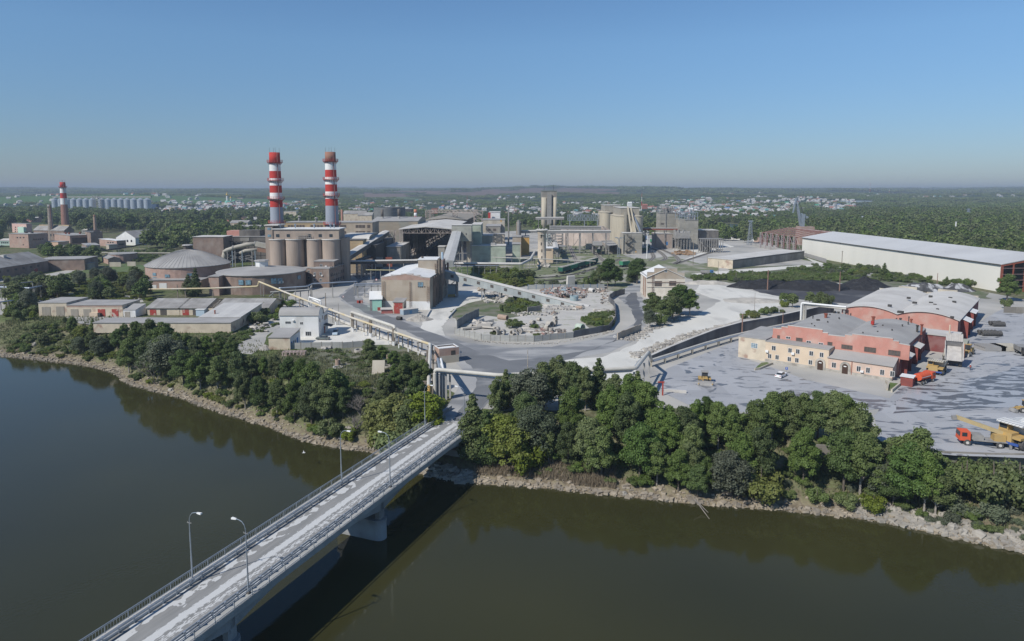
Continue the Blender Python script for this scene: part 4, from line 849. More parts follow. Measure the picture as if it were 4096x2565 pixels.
# ---- blocks behind: right of the store
for x0,y0,x1,Yw,Dp,m,rm,lb in((2160,520,2300,620,40,concrete_dark,roof_grey,'dark tall block behind the head annex'),(2255,378,2405,700,30,plaster_white,roof_pale,'white works building with red stair beside it, beyond the store'),(2210,570,2410,560,50,concrete,roof_grey,'weathered grey works hall with two square windows behind the mint block'),(2095,700,2300,500,16,concrete_pale,roof_pale,'low dusty concrete block between head annex and mint block')):
 bb=wbox('works_block',lb,Cc(x0,y0),Cc(x1,0),Yw,Dp,m,rm)
 if 'square windows' in lb:
  for x in(2235,2312):bb.win('F',Cc(x,602),Cc(x+40,632),louvre,bars=(2,2),fm=frame_rust)
b=MB();q=at(*Cc(2255,430),695);b.box(q.x-1,694,q.z-14,q.x+1.5,697,at(*Cc(2255,380),695).z);single('red_stair',b,red_paint,'red stair shaft against the white works building','stair')
t=thing('roof_lattice_gantry','rusty lattice gantry rising over the rear roof of the open store','gantry',tuple(at(*Cc(2080,400),560)));b=MB()
q=at(*Cc(2105,540),530);lattice(b,q.x,530,q.z-8,at(*Cc(2105,355),530).z,2.6,3.4,6,.5);c0,c1=at(*Cc(1410,352),760),at(*Cc(2100,352),530)
truss(b,c0-Vector((0,0,2)),c1-Vector((0,0,2)),2.5,26,.45)
for x,Yw in((1410,760),(1470,740),(1790,640)):q=at(*Cc(x,500),Yw);lattice(b,q.x,Yw,20,at(*Cc(x,352),Yw).z,2,2,4,.45)
part('lattice',b,mat('pale_truss',()),t)
mb_=Bld('mint_building','pale mint panelled building with white dusty roof beside the leg frame',Cc(2020,1085),T2(255,1052),mint,roof_pale,xr=T2(425,0)[0],top=T2(0,628)[1],yaw=0.0,parapet=0)
b=MB();c=mb_.rtop(.62,.35,.25);b.box(c.x-1.5,c.y-1,c.z,c.x+1.5,c.y+4,c.z+1.3);part('roof_unit',b,roof_grey,mb_.root)
for x,c in((70,pipe_white),(185,rust),(205,mat('orange_door',(.6,.16,.05))),(320,rust)):mb_.box('door','F',T2(x-200,1095),T2(x-180,1140),c)if False else None
wbox('works_block','low shaded mint block right behind the mint panelled building',T2(420,590),T2(612,0),480,16,mint,roof_grey)
wbox('works_block','beige flat block with a louvred wall behind the low mint block',T2(425,412),T2(632,0),520,30,beige_block,roof_grey)
ow=wbox('orange_building','orange rendered building behind the lookout tower pipes',T2(640,420),T2(830,0),535,24,orange_wall,roof_grey)
wbox('works_tower','tall grey works building with an orange sign patch left of the lookout tower',T2(-330,-2),T2(234,0),600,26,concrete_pale,roof_grey).box('sign_patch','F',T2(130,10),T2(165,50),orange_wall)
wbox('works_block','long weathered low block below the tall grey works building',T2(-350,352),T2(230,0),545,20,concrete_pale,roof_grey)
t=thing('dust_filter_tower','slim ochre filter tower with a grey flue, left of the lookout tower','tower',tuple(at(*T2(575,380),540)));b=MB();a,c=at(*T2(515,60),540),at(*T2(632,60),540)
b.box(a.x,540,0,c.x,548,a.z);part('tower',b,beige_block,t);b=MB();b.cyl((a.x+c.x)/2,538,0,at(*T2(570,5),538).z,1.2,n=12);part('flue',b,steel,t)
t=thing('dust_filter_tower','grey flue tower with flared head before the white works building','tower',tuple(at(*D(118,500),640)));a=at(*D(118,345),640);b=MB();b.cyl(a.x,640,0,a.z-2,.7,n=12);b.cyl(a.x,640,a.z-2,a.z,1.5,.4,n=12);part('flue',b,steel,t)
t=thing('water_tower','round concrete tower with a flared disc top and small dark windows','tower',tuple(at(*T2(1125,1060),461)));c=at(*T2(1130,1080),461+2.8);zt=at(*T2(1130,262),461).z;rr=100/6.0375/FPX*461
b=MB();b.lathe(c.x,c.y,[(rr*1.12,0),(rr*1.12,1.5),(rr,1.6),(rr,zt-2.2),(rr*1.15,zt-1.2),(rr*1.25,zt)],32);part('shaft',b,mat('tower_render',(.50,.43,.34),(.44,.375,.295),.3,stretch=(1,1,2),c3=(.36,.31,.25),s3=.25,lo=.55,hi=.7),t,smooth=True)
b=MB();b.lathe(c.x,c.y,[(rr*1.2,zt-.3),(rr*1.6,zt+.2),(rr*1.6,zt+.5),(rr*1.3,zt+.75)],32);part('disc_top',b,roof_pale,t)
for i in range(9):a_=2*PI*i/9;b=MB();b.box(c.x+rr*1.2*math.cos(a_)-.3,c.y+rr*1.2*math.sin(a_)-.3,zt+.7,c.x+rr*1.2*math.cos(a_)+.3,c.y+rr*1.2*math.sin(a_)+.3,zt+1.3);part('rooftop_stub',b,roof_pale,t)
for y,x in((312,1130),(400,1115),(575,1118),(742,1130),(910,1130),(1048,1130)):
 b=MB();q=at(*T2(x,y),c.y-rr);b.box(q.x-.35,c.y-rr-.06,q.z-1.1,q.x+.35,c.y-rr+.4,q.z+.9);part('window',b,steel_dark,t)
b=MB();q=at(*T2(1135,350),c.y-rr);b.box(q.x-1.4,c.y-rr-.9,q.z-.1,q.x+1.4,c.y-rr+.3,q.z+.12);part('balcony',b,roof_pale,t)
wh=wbox('gate_house','small beige house with white roof right behind the round concrete tower',T2(1150,690),T2(1418,0),478,14,plaster_beige,roof_white);wh.row('F',5,.7,.9,wh.h-1.6)
wbox('store_shed','white walled shed with grey-green roof behind the small beige house',T2(1180,505),T2(1368,0),545,50,plaster_white,mat('green_grey_roof',(.33,.37,.33),(.29,.33,.30),.2),roof='gableU',rise=4)
gallery('covered_stair','pale covered conveyor running along the inner road by the small beige house',at(*T2(1470,745),470),at(*T2(1430,520),580),3.5,1.2,steel,roof_pale,legs=(.02,.5,.98))
b=MB();q=at(*T2(1520,650),520);b.box(q.x-1.5,518,0,q.x+1.5,522,7);b.box(q.x-5,515,8,q.x+6,525,8.5);b.box(q.x-1,518.5,7,q.x+1,521.5,8);t=single('loading_canopy',b,steel,'canopy on a single dark pier over the inner road','canopy')
b=MB();rg=random.Random(3)
for i in range(60):
 q=on(*T2(1040+rg.random()*260,1085+rg.random()*70));s_=.3+rg.random()*.9;b.cbox((q.x,q.y,s_*.5),s_,s_*.7,s_*.5,rg.random()*6,rg.random())
single('rubble_pile',b,rubble,'pile of broken concrete at the foot of the round tower','rubble')
YF=800;zt=at(*D(680,152),YF).z;t=thing('silo_tower','lone tall pale silo tower standing before the ploughed hills','silo',tuple(at(*D(680,530),YF)));xx=lambda x:at(*D(x,300),YF).x;zy=lambda y:at(*D(600,y),YF).z
b=MB();b.box(xx(572),YF+3,0,xx(783),YF+20,zt);part('rear_block',b,concrete,t);part('roof_slab',MB().box(xx(568),YF+2.5,zt,xx(786),YF+20.5,zt+.5),mat('green_roof_edge',(.16,.22,.18)),t)
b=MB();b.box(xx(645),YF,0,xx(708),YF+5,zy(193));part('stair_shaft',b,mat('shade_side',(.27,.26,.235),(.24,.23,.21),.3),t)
for x0,x1 in((572,645),(732,783)):b=MB();b.cyl((xx(x0)+xx(x1))/2,YF+3,0,zy(240),(xx(x1)-xx(x0))/2,n=24);part('silo',b,silo_cream,t,smooth=True)
for x in(610,740):part('mast',MB().beam((xx(x),YF+8,zt),(xx(x),YF+8,zt+7),.3),steel_dark,t)
def silogroup(lab,Yf,pitch,rr,x0,rows,ztop):
 t=thing('silo_group',lab,'silo',(x0,Yf,0))
 for c in range(2):
  for k in range(rows):
   xx_,yy=x0+c*pitch,Yf+rr+k*pitch;b=MB();b.cyl(xx_,yy,0,ztop,rr,n=36,cap=False);part('silo',b,silo_cream,t,smooth=True)
   b=MB();b.lathe(xx_,yy,[(rr,ztop),(rr+.35,ztop),(rr+.35,ztop+.35),(1.5,ztop+1.4)],36);part('silo_roof',b,mat('silo_cap',(.42,.38,.30),(.36,.325,.26),.3),t)
 g=part('top_gallery',MB().box(x0-rr*.35,Yf+rr*.7,ztop+.6,x0+pitch+rr*.4,Yf+rr+(rows-.6)*pitch,ztop+7),mat('gallery_panels',(.37,.34,.28),(.32,.295,.245),.3,panel=(3,1.5,.04,.8)),t)
 part('gallery_roof',MB().box(x0-rr*.35-.4,Yf+rr*.7-.4,ztop+7,x0+pitch+rr*.4+.4,Yf+rr+(rows-.6)*pitch+.4,ztop+7.4),roof_pale,t);return t
YS_=566;r1=26.7/FPX*YS_;x1=at(*T3(790,400),YS_+r1).x;zs=at(*T3(790,352),YS_).z
sg=silogroup('nearer group of big cream concrete silos with three chutes slanting down',YS_,r1*2.05,r1,x1,4,zs)
silogroup('farther group of cream concrete silos behind the ones with chutes',667,r1*2.02,r1*.98,x1+.3,3,at(*T3(450,270),667).z)
sh_=part('lift_house',MB().box(at(*T3(822,260),YS_).x,YS_-1.5,0,at(*T3(1075,260),YS_).x-8,YS_+4,at(*T3(900,265),YS_).z),MATS['gallery_panels'],sg)
for(xa0,ya0,xb0,yb0,w_)in((898,150,972,690,.75),(962,175,1062,690,.7),(1010,300,1160,670,.85)):
 a,c=at(*T3(xa0,ya0),YS_+4),at(*T3(xb0,yb0),YS_-14);part('chute',MB().beam(a,c,w_*1.5),galv if xa0>1000 else silo_cream,sg)
cbk=wbox('loading_block','square panelled block with zigzag stairs in front of the cream silos',T3(806,700),T3(1203,0),546,12,mat('stained_panels',(.36,.34,.29),(.31,.295,.255),.15,c3=(.26,.245,.20),s3=.12,stretch=(.3,.3,1.5),lo=.5,hi=.65,panel=(5,1.4,.03,.75)),roof_pale)
part('side_wing',MB().box(at(*T3(775,700),546).x,545,0,at(*T3(806,700),546).x-.01,556,cbk.h-.5),concrete_pale,cbk.root)
b=MB();yy=544.6
for k in range(5):
 za,zb=cbk.h*(1-k/5)-1,cbk.h*(1-(k+1)/5)-.6;xa_,xb_=at(*T3(870,800),yy).x,at(*T3(985,800),yy).x
 p_,q_=((xa_,yy,za),(xb_,yy,zb))if k%2==0 else((xb_,yy,za),(xa_,yy,zb));b.beam(p_,q_,.7,.35);b.beam((p_[0],yy-.5,p_[2]+1.1),(q_[0],yy-.5,q_[2]+1.1),.14);b.box(q_[0]-1.2,yy-1,q_[2]-.15,q_[0]+1.2,yy+1,q_[2])
for x in(880,965):q=at(*T3(x,800),yy).x;b.beam((q,yy-.9,0),(q,yy-.9,cbk.h),.22)
part('zigzag_stair',b,steel_dark,cbk.root);cbk.box('sign','F',T3(1055,1072),T3(1082,1105),orange_wall);cbk.win('F',T3(992,915),T3(1012,950),steel_dark,bars=None)
t=thing('rail_canopy','long open rail canopy with flat dusty roof before the cream silos','shed',tuple(on(*T3(420,1060))));za=7
c=[at(*T3(340,840),590),at(*T3(500,925),535),at(*T3(690,905),545),at(*T3(560,830),595)];b=MB();b.prism([(q.x,q.y)for q in c],za,za+.4);part('roof',b,roof_grey,t);b=MB()
for i in range(7):q=c[0].lerp(c[1],i/6);b.beam((q.x,q.y,0),(q.x,q.y,za),.5);q=c[3].lerp(c[2],i/6);b.beam((q.x,q.y,0),(q.x,q.y,za),.5)
part('columns',b,steel,t);b=MB();b.hexa([(q.x,q.y,z)for z in(.1,za-1)for q in(c[0].lerp(c[3],.5),c[1].lerp(c[2],.5),c[1].lerp(c[2],.55),c[0].lerp(c[3],.55))]);part('inner_wall',b,steel_dark,t)
t=thing('rail_loader','grey cabin on dark legs astride the rails left of the canopy','loader',tuple(on(*T3(270,1100))));q0,q1=at(*T3(188,880),535),at(*T3(362,880),535);part('cabin',MB().box(q0.x,535,7.5,q1.x,541,q0.z),roof_grey,t);b=MB()
for x in(q0.x+.5,q1.x-.5):
 for y in(536,540):b.beam((x,y,0),(x,y,7.5),.8)
b.box(q0.x-1.2,534.5,6.9,q1.x+1.2,541.5,7.4);part('leg_frame',b,steel_dark,t)
q=on(*T3(100,1040));t=thing('control_hut','small square hut among the rails left of the grey cabin','hut',tuple(q));part('wall',MB().box(q.x-3,q.y,0,q.x+3,q.y+5,5),concrete_pale,t);part('tank',MB().box(q.x+1,q.y-4,0,q.x+8,q.y-1,2.4),steel_dark,t);part('mast',MB().beam((q.x-3.5,q.y,0),(q.x-3.5,q.y,9),.3),steel,t)
for(nm,lb,a,c,w_,h_,m,legs,mr)in(('pipe_bridge','upper pipe bridge running right to the cream silos',at(*D(690,680),575),at(*D(1385,685),577),4,2.4,steel,(.1,.35,.6,.85),roof_grey),('pipe_bridge','lower pipe bridge running right below the upper one',at(*D(290,730),545),at(*D(1520,730),552),3,1.6,steel,(.05,.2,.35,.5,.65,.8,.95),roof_pale),('pipe_bridge','pale pipe bridge in front of the lone tall silo tower',at(*D(490,548),700),at(*D(878,545),700),4,2,steel,(.1,.5,.9),roof_pale),('rail_gantry','rusty red bridge linking the cream silos to the square works towers',at(*T3(1185,632),600),at(*T3(1990,636),600),2.5,1.4,rust,(.1,.35,.6,.9),roof_grey),('pipe_bridge','dark pipe bridge over the asphalt between silo battery and open store',at(*Cc(300,1090),385),at(*Cc(1270,1075),392),2.4,1.5,steel_dark,(.03,.2,.4,.6,.8,.97),roof_pale)):
 gallery(nm,lb,a,c,w_,h_,m,mr,legs=legs,cat='bridge')
t=thing('lattice_bridge','long lattice girder bridge behind the pale spoil heap','bridge',tuple(at(*D(930,560),690)));b=MB();truss(b,at(*D(930,556),690),at(*D(1385,556),690),5.5,18,.5)
for x in(960,1160,1340):q=at(*D(x,560),690);b.beam((q.x,690,0),(q.x,690,q.z),.8)
part('girder',b,galv,t)
t=thing('lattice_drum','dark lattice frame carrying a drum beside the white walled shed','structure',tuple(at(*T2(1450,480),548)));b=MB();q=at(*T2(1450,480),548);lattice(b,q.x,548,0,at(*T2(1450,320),548).z,6,6,7,.5);part('frame',b,steel,t)
q=at(*D(1170,650),600);heap('spoil_heap','long pale heap of spoil behind the cream silos',at(*D(1190,640),640).x,650,44,26,15,clay_m,flat=.45,seed=2.2)
def topsteel(root,x0,x1,y0,y1,z0,z1,n,m=steel,seed=1):
 rg=random.Random(seed);b=MB()
 xs=[x0+(x1-x0)*i/n for i in range(n+1)]
 for x in xs:
  for y in(y0,y1):b.beam((x,y,z0),(x,y,z1),.38)
  b.beam((x,y0,z1),(x,y1,z1),.3)
 for z in(z0+(z1-z0)*.5,z1):
  for y in(y0,y1):b.beam((x0,y,z),(x1,y,z),.35)
 for i in range(n*2):b.beam((rg.uniform(x0,x1),rg.uniform(y0,y1),z0),(rg.uniform(x0,x1),rg.uniform(y0,y1),z1),.22)
 part('steelwork',b,m,root)
 for i in range(3):c=(rg.uniform(x0+2,x1-2),rg.uniform(y0+1,y1-1));part('vessel',MB().cyl(c[0],c[1],z0,z0+(z1-z0)*.6,1.2,n=12),steel,root)
w1=wbox('works_tower','left one of two square grey panelled towers with steelwork on top',T3(1578,278),T3(1945,0),615,16,MATS['stained_panels'],roof_grey);topsteel(w1.root,w1.L.x+1,w1.N.x-1,616,630,w1.h,at(*T3(1600,140),615).z,7,seed=4)
part('side_stair',MB().box(w1.L.x+4.6,614.4,0,w1.L.x+5.5,615,w1.h+6),steel,w1.root);w1.win('F',T3(1595,490),T3(1658,520),louvre,bars=None)
w2=wbox('works_tower','right one of two square grey panelled towers with steelwork on top',T3(2105,425),T3(2382,0),592,16,MATS['stained_panels'],roof_grey);topsteel(w2.root,w2.L.x-5,w2.N.x-.5,593,607,w2.h,at(*T3(2150,262),592).z,7,galv,seed=5)
part('stair_wing',MB().box(at(*T3(1995,400),592).x,592.5,0,w2.L.x-.01,606,w2.h+1),MATS['stained_panels'],w2.root)
w3=wbox('works_block','pinkish brick block with grey roof left below the square towers',T3(1500,712),T3(1835,0),600,20,mat('pinkish_block',(.36,.30,.26),(.31,.26,.225),.3),roof_pale);w3.win('F',T3(1705,880),T3(1740,950),blue_paint,bars=None,name='door')
t=thing('process_unit','tangled steel frame with pipes and vessels before the right square tower','structure',tuple(on(*T3(2000,1030))));x0,x1,y0=at(*T3(1865,800),585).x,at(*T3(2175,800),585).x,585;zt=at(*T3(1900,800),585).z;part('deck',MB().box(x0,y0-6,zt,x1,y0+6,zt+.5),steel,t);b=MB();rg=random.Random(8)
for i in range(6):
 x=x0+(x1-x0)*i/5
 for y in(y0-5,y0+5):b.beam((x,y,0),(x,y,zt),.5)
for i in range(26):b.beam((rg.uniform(x0,x1),rg.uniform(y0-5,y0+5),rg.uniform(3,zt)),(rg.uniform(x0,x1),rg.uniform(y0-5,y0+5),rg.uniform(3,zt)),.35)
part('leg_frame',b,steel,t);b=MB()
for i in range(14):
 x=x0+(x1-x0)*(i+.5)/14;q=[(x,y0-4,zt+.5),(x,y0-4,zt+4+rg.random()*2),(x+1,y0-2,zt+5.5),(x+1,y0+3,zt+1)];b.tube(q,.45,6)
part('pipework',b,roof_grey,t)
for fx in(.1,.35,.7):part('vessel',MB().cyl(x0+(x1-x0)*fx,y0+2,zt+.5,zt+7,1.3,n=12),steel,t)
t=thing('process_unit','low steel racks with a dark interior right of the right square tower','structure',tuple(on(*E(830,900))));b=MB();x0,x1=at(*E(680,760),560).x,at(*E(985,760),560).x;b.box(x0,556,11,x1,562,11.5)
for i in range(11):x=x0+(x1-x0)*i/10;b.beam((x,556,0),(x,556,11),.5);b.beam((x,562,0),(x,562,11),.5);b.beam((x,556,1),(x0+(x1-x0)*((i*7)%10)/10,562,9),.3)
part('rack',b,steel,t);part('inner_block',MB().box(x0+4,563,0,x1-8,575,9),blue_paint if False else steel_dark,t)
ls=wbox('long_shed','raised long shed with pale roof beside the pond',E(668,695),E(944,0),600,20,concrete_dark,roof_pale)
b=MB();rg=random.Random(5)
for i in range(26):
 q=on(*E(350+rg.random()*230,990+rg.random()*45));b.cbox((q.x,q.y,.5+rg.random()),.4,3.5,.4,rg.random()*3);
single('timber_stack',b,mat('rust_wood',(.33,.21,.12),(.26,.17,.10),.8),'messy stack of rusty beams and timber on the pale yard by the rails','timber')
fl=Bld('flat_warehouse','long flat roofed concrete warehouse on the pale yard before the white hall',E(792,1192),E(1135,1224),plaster_cream,roof_pale,xr=E(2115,0)[0],top=E(0,1102)[1])
sp_=part('side_wall',MB().hexa([fl.N+fl.v*a+fl.u*o+Vector((0,0,z))for z in(0,fl.h-.02)for a,o in((-.01,.05),(fl.D,.05),(fl.D,.0),(-.01,.0))]),concrete,fl.root)  # grey long face over cream: sunlight on the left face put into wall colours
part('fascia',MB().hexa([fl.N+fl.v*a+fl.u*o+Vector((0,0,z))for z in(fl.h-.8,fl.h-.1)for a,o in((-.02,.12),(fl.D,.12),(fl.D,.06),(-.02,.06))]),roof_dark,fl.root)
for k,(x0,y0,x1,y1,lb)in enumerate(((905,795,1430,842,'white concrete fence before the pond'),(2120,1050,2420,1140,'low grey concrete wall at the foot of the white hall'),(1400,905,2110,1050,'low grey concrete fence along the bare steel frame'))):
 a,c=on(*E(x0,y0)),on(*E(x1,y1));b=MB();b.beam(a+Vector((0,0,1.4)),c+Vector((0,0,1.4)),.3,2.8);single('concrete_fence',b,plaster_white if k==0 else roof_grey,lb,'fence')
bb=Bld('small_brick_building','small brick building left of the bare red steel frame',E(1428,850),E(1500,858),brick_pink,roof_grey,xr=E(1598,0)[0],top=E(0,790)[1])
HW=49.0;a0,a1,a2=Vector((243,337,0)),Vector((228,535,0)),Vector((222.5,606,0));hu=(a1-a0).normalized();hv=Vector((-hu.y,hu.x,0))*-1;ze_,zr_=13.8,18.2
t=thing('white_hall','very long cream-white sheet metal hall with grey roof and open red end','building',tuple(a0));
part('long_wall',MB().hexa([a0+hu*0+Vector((0,0,z))+hv*o for z in(0,)for o in(0,)]+[a1+Vector((0,0,0)),a1+hv*.3,a0+hv*.3,a0+Vector((0,0,ze_)),a1+Vector((0,0,ze_)),a1+hv*.3+Vector((0,0,ze_)),a0+hv*.3+Vector((0,0,ze_))]),hall_white,t)
part('rear_wall',MB().hexa([q+Vector((0,0,z))for z in(0,ze_)for q in(a0+hv*(HW-.3),a1+hv*(HW-.3),a1+hv*HW,a0+hv*HW)]),hall_white,t)
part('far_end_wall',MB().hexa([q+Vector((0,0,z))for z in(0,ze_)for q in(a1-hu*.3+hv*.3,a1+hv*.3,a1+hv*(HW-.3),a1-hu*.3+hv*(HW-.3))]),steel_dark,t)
b=MB()
for s0,s1,z0_,z1_ in((-.6,HW/2,ze_-.1,zr_),(HW/2,HW+.6,zr_,ze_-.1)):
 b.hexa([a0-hu*.8+hv*s0+Vector((0,0,z0_)),a0-hu*.8+hv*s1+Vector((0,0,z1_)),a1+hv*s1+Vector((0,0,z1_)),a1+hv*s0+Vector((0,0,z0_))]+[a0-hu*.8+hv*s0+Vector((0,0,z0_+.35)),a0-hu*.8+hv*s1+Vector((0,0,z1_+.35)),a1+hv*s1+Vector((0,0,z1_+.35)),a1+hv*s0+Vector((0,0,z0_+.35))])
part('roof',b,hall_roof,t);part('gutter',MB().beam(a0-hv*.65+Vector((0,0,ze_-.2)),a1-hv*.65+Vector((0,0,ze_-.2)),.35,.4),steel_dark,t)
def portal(b,o_):
 for s in(0,HW):b.beam(o_+hv*s,o_+hv*s+Vector((0,0,ze_)),1.1,.5)
 b.beam(o_+Vector((0,0,ze_-.6)),o_+hv*HW/2+Vector((0,0,zr_-.7)),.35,.7);b.beam(o_+hv*HW+Vector((0,0,ze_-.6)),o_+hv*HW/2+Vector((0,0,zr_-.7)),.35,.7)
b=MB();portal(b,a0+hv*.0-hu*.6);
for s in(6,12,18,24.5):b.beam(a0-hu*.6+hv*s,a0-hu*.6+hv*s+Vector((0,0,ze_+s*.15)),.5)
part('end_frame',b,rust,t);b=MB()
for z in(3,6,9,12):b.beam(a0-hu*.9+Vector((0,0,z)),a0-hu*.9+hv*HW+Vector((0,0,z)),.14)
part('end_rails',b,mat('pink_rail',(.45,.30,.28)),t)
t=thing('unfinished_hall','bare rust-red steel frame of an unfinished hall with a purlin grid roof','structure',tuple(a1));nb_=7
for k in range(1,nb_+1):
 b=MB();portal(b,a1.lerp(a2,k/nb_));part('portal_frame',b,rust,t)
b=MB()
for k in range(10):
 for sgn in(0,1):
  s=HW/2*k/9 if sgn==0 else HW-HW/2*k/9;z=ze_+(zr_-ze_)*k/9+.1;b.beam(a1+hv*s+hu*.4+Vector((0,0,z)),a2+hv*s+Vector((0,0,z)),.22)
part('purlins',b,mat('pale_red_purlin',(.44,.34,.32),(.38,.29,.27),1),t);b=MB()
for k in range(nb_):
 p0,p1=a1.lerp(a2,k/nb_),a1.lerp(a2,(k+1)/nb_);b.beam(p0+Vector((0,0,1)),p1+Vector((0,0,ze_-1)),.2)
 for z in(4,8):b.beam(p0+Vector((0,0,z))-hv*.3,p1+Vector((0,0,z))-hv*.3,.16)
 lattice(b,p1.x-1.2,p1.y,0,ze_,.8,.8,8,.14)
part('bracing',b,mat('pale_pink_steel',(.42,.36,.36)),t)
YK=640;t=thing('crane','tall grey luffing crane rising behind the bare steel frame','crane',tuple(at(*E(2090,640),YK)))
k_=lambda x,y:at(*E(x,y),YK);q=k_(2130,640);part('base',MB().box(q.x-6,YK-5,0,q.x+7,YK+6,k_(0,640).z),brick_pink,t);part('mast',MB().beam(k_(2090,640),k_(2105,470),3.2),galv,t)
b=MB()
for o_ in(-1.3,1.3):o_=Vector((0,o_,0));b.beam(k_(2065,630)+o_,k_(2020,330)+o_,.9);b.beam(k_(2085,600)+o_,k_(2020,330)+o_,.7)
for k in range(8):b.beam(k_(2065,630).lerp(k_(2020,330),k/8)+Vector((0,-1.3,0)),k_(2065,630).lerp(k_(2020,330),(k+1)/8)+Vector((0,1.3,0)),.4)
b.beam(k_(2020,330),k_(2015,240),.9);part('boom',b,galv,t);b=MB();b.beam(k_(2015,240),k_(1965,455),1.1,.9);b.beam(k_(2015,245),k_(1990,330),1.6,1.0);b.beam(k_(2022,245),k_(2045,300),.8);part('jib',b,galv,t)
b=MB();b.beam(k_(1963,455),k_(1955,640),.12);b.beam(k_(2030,280),k_(2120,470),.3);b.beam(k_(2125,560),k_(2190,640),.4);part('cables',b,steel_dark,t);b=MB();b.beam(k_(2078,465),k_(2175,518),1.6,1.2);b.box(k_(2165,0).x,YK-1.5,k_(0,528).z,k_(2185,0).x,YK+1.5,k_(0,505).z);part('counterweight_arm',b,galv,t)
b=MB();c=on(*E(1372,895));t=thing('lattice_mast','slim grey lattice lighting mast before the pond','mast',tuple(c));lattice(b,c.x,c.y,0,at(*E(1378,560),c.y).z,2.2,.6,10,.28);part('mast',b,galv,t);part('lamp_platform',MB().box(c.x-2,c.y-1,at(*E(1378,575),c.y).z,c.x+2,c.y+1,at(*E(1378,560),c.y).z),galv,t)
# ---------------------------------------------------------------- nearer buildings
bk=Bld('beige_block','tall windowless beige block with stepped brick parapet beside the main road',I(660,748),I(1222,756),beige_block,roof_white,xr=I(1440,0)[0],top=I(0,385)[1],roof='gableV',rise=1.6,over=.1)
st=[bk.locate('F',*I(x,y))for x,y in((660,365),(765,365),(765,350),(885,350),(885,337),(1028,337),(1028,352),(1110,352),(1110,380),(1222,380))]
def frontpoly(bl,st,zlow,name,m,th=.35,off=.02,face='F'):
 o,d,nn=bl.fr(face);n=len(st);ring=[(st[0][0],zlow),(st[-1][0],zlow)]+[(u,z)for u,z in reversed(st)]
 b=MB();k=len(ring);b.add([o+d*u+Vector((0,0,z))+nn*off for u,z in ring]+[o+d*u+Vector((0,0,z))-nn*th for u,z in ring],[tuple(range(k)),tuple(range(2*k-1,k-1,-1))]+[(i,i+k,(i+1)%k+k,(i+1)%k)for i in range(k)])
 pa=part(name,b,m,bl.root);b=MB()
 for i in range(n-1):
  if abs(st[i+1][0]-st[i][0])>.3:b.beam(o+d*st[i][0]+Vector((0,0,st[i][1]+.06))-nn*(th-off)/2,o+d*st[i+1][0]+Vector((0,0,st[i+1][1]+.06))-nn*(th-off)/2,th+.2,.14)
 part('coping',b,roof_pale,bl.root);return pa
frontpoly(bk,st,bk.h-1.0,'parapet',brick_pink)
bk.panel('lower_band','F',.02,0,bk.w-.02,3.6,plaster_white,th=.05)
for x0,y0,x1,y1 in((665,422,697,575),(665,575,700,722),(984,428,1000,540),(980,540,1004,720),(1190,478,1220,540),(1187,540,1220,665)):
 u0,z1=bk.locate('F',*I(x0,y0));u1,z0=bk.locate('F',*I(x1,y1));b=MB();o=bk.L-bk.v*.35
 for u in(u0,u1):b.beam(o+bk.u*u+Vector((0,0,z0)),o+bk.u*u+Vector((0,0,z1)),.1)
 for k in range(int((z1-z0)/.8)+1):b.beam(o+bk.u*u0+Vector((0,0,z0+k*.8)),o+bk.u*u1+Vector((0,0,z0+k*.8)),.07)
 part('ladder',b,ladder_m,bk.root)
bk.win('F',I(1078,432),I(1145,492),glass_blue,bars=(2,2),fm=frame_rust)
for x,y in((1092,488),(1113,490),(1133,490),(1160,488)):bk.panel('dark_opening','F',*(lambda q:(q[0]-.25,q[1]-.25,q[0]+.25,q[1]+.25))(bk.locate('F',*I(x,y))),steel_dark)
for k in range(5):bk.panel('wall_pier','S',7+k*4.2,0,7.8+k*4.2,bk.h-.4,brick_brown,th=.9)
bk.row('S',4,1.8,2.6,5,louvre,mg=3)
px_=lambda x,y,Y:at(*I(x,y),Y)
pa,pb=px_(1082,175,310),px_(1300,175,310);zb_=bk.h-1
b=MB();b.box(pa.x,310,zb_,pb.x,322,pa.z);part('penthouse',b,beige_block,bk.root);b=MB();b.box(pa.x-.2,309.8,pa.z,pb.x+.3,322.3,pa.z+.35);part('penthouse_roof',b,roof_white,bk.root)
b=MB();b.box(pb.x+.01,311,zb_-6,pb.x+2.6,323,pa.z-.6);part('penthouse_side',b,brick_brown,bk.root)
b=MB();lx=px_(1278,250,309.6).x
for x in(lx,lx+1.6):b.beam((x,309.7,zb_),(x,309.7,pa.z-1.5),.12)
for k in range(6):b.beam((lx,309.7,zb_+.8*k),(lx+1.6,309.7,zb_+.8*k),.08)
part('ladder',b,ladder_m,bk.root)
for x,y0,y1,Yv,r in((1133,135,170,315,.55),(1330,160,560,304,.75),(1297,285,380,300,.6),(1427,205,300,322,.5),(1398,225,260,322,.5)):
 q=px_(x,y0,Yv);b=MB();b.cyl(q.x,Yv,max(0,px_(x,y1,Yv).z-2),q.z,r,n=10);part('flue_pipe',b,bark if r>.5 else frame_rust,bk.root)
b=MB();q=px_(1365,85,318);b.cyl(q.x,318,zb_,q.z,.5,n=10);part('flue_pipe',b,mat('light_blue',(.40,.52,.62)),bk.root)
ms=Bld('lean_to','mint green lean-to with white roof on the left side of the beige block',I(524,768),I(661,764),turq,roof_white,Dp=16,top=I(0,632)[1],roof='gableU',rise=2.2)
ms.panel('corner_column','F',-.05,0,.9,ms.h,steel);ms.box('door','F',I(610,726),I(650,766),gate_red)
gr_=Bld('gate_porch','porch with big rusty red double gate at the foot of the beige block',I(795,800),I(912,802),plaster_cream,roof_grey,Dp=5,top=I(0,668)[1],roof='shedF',rise=.8)
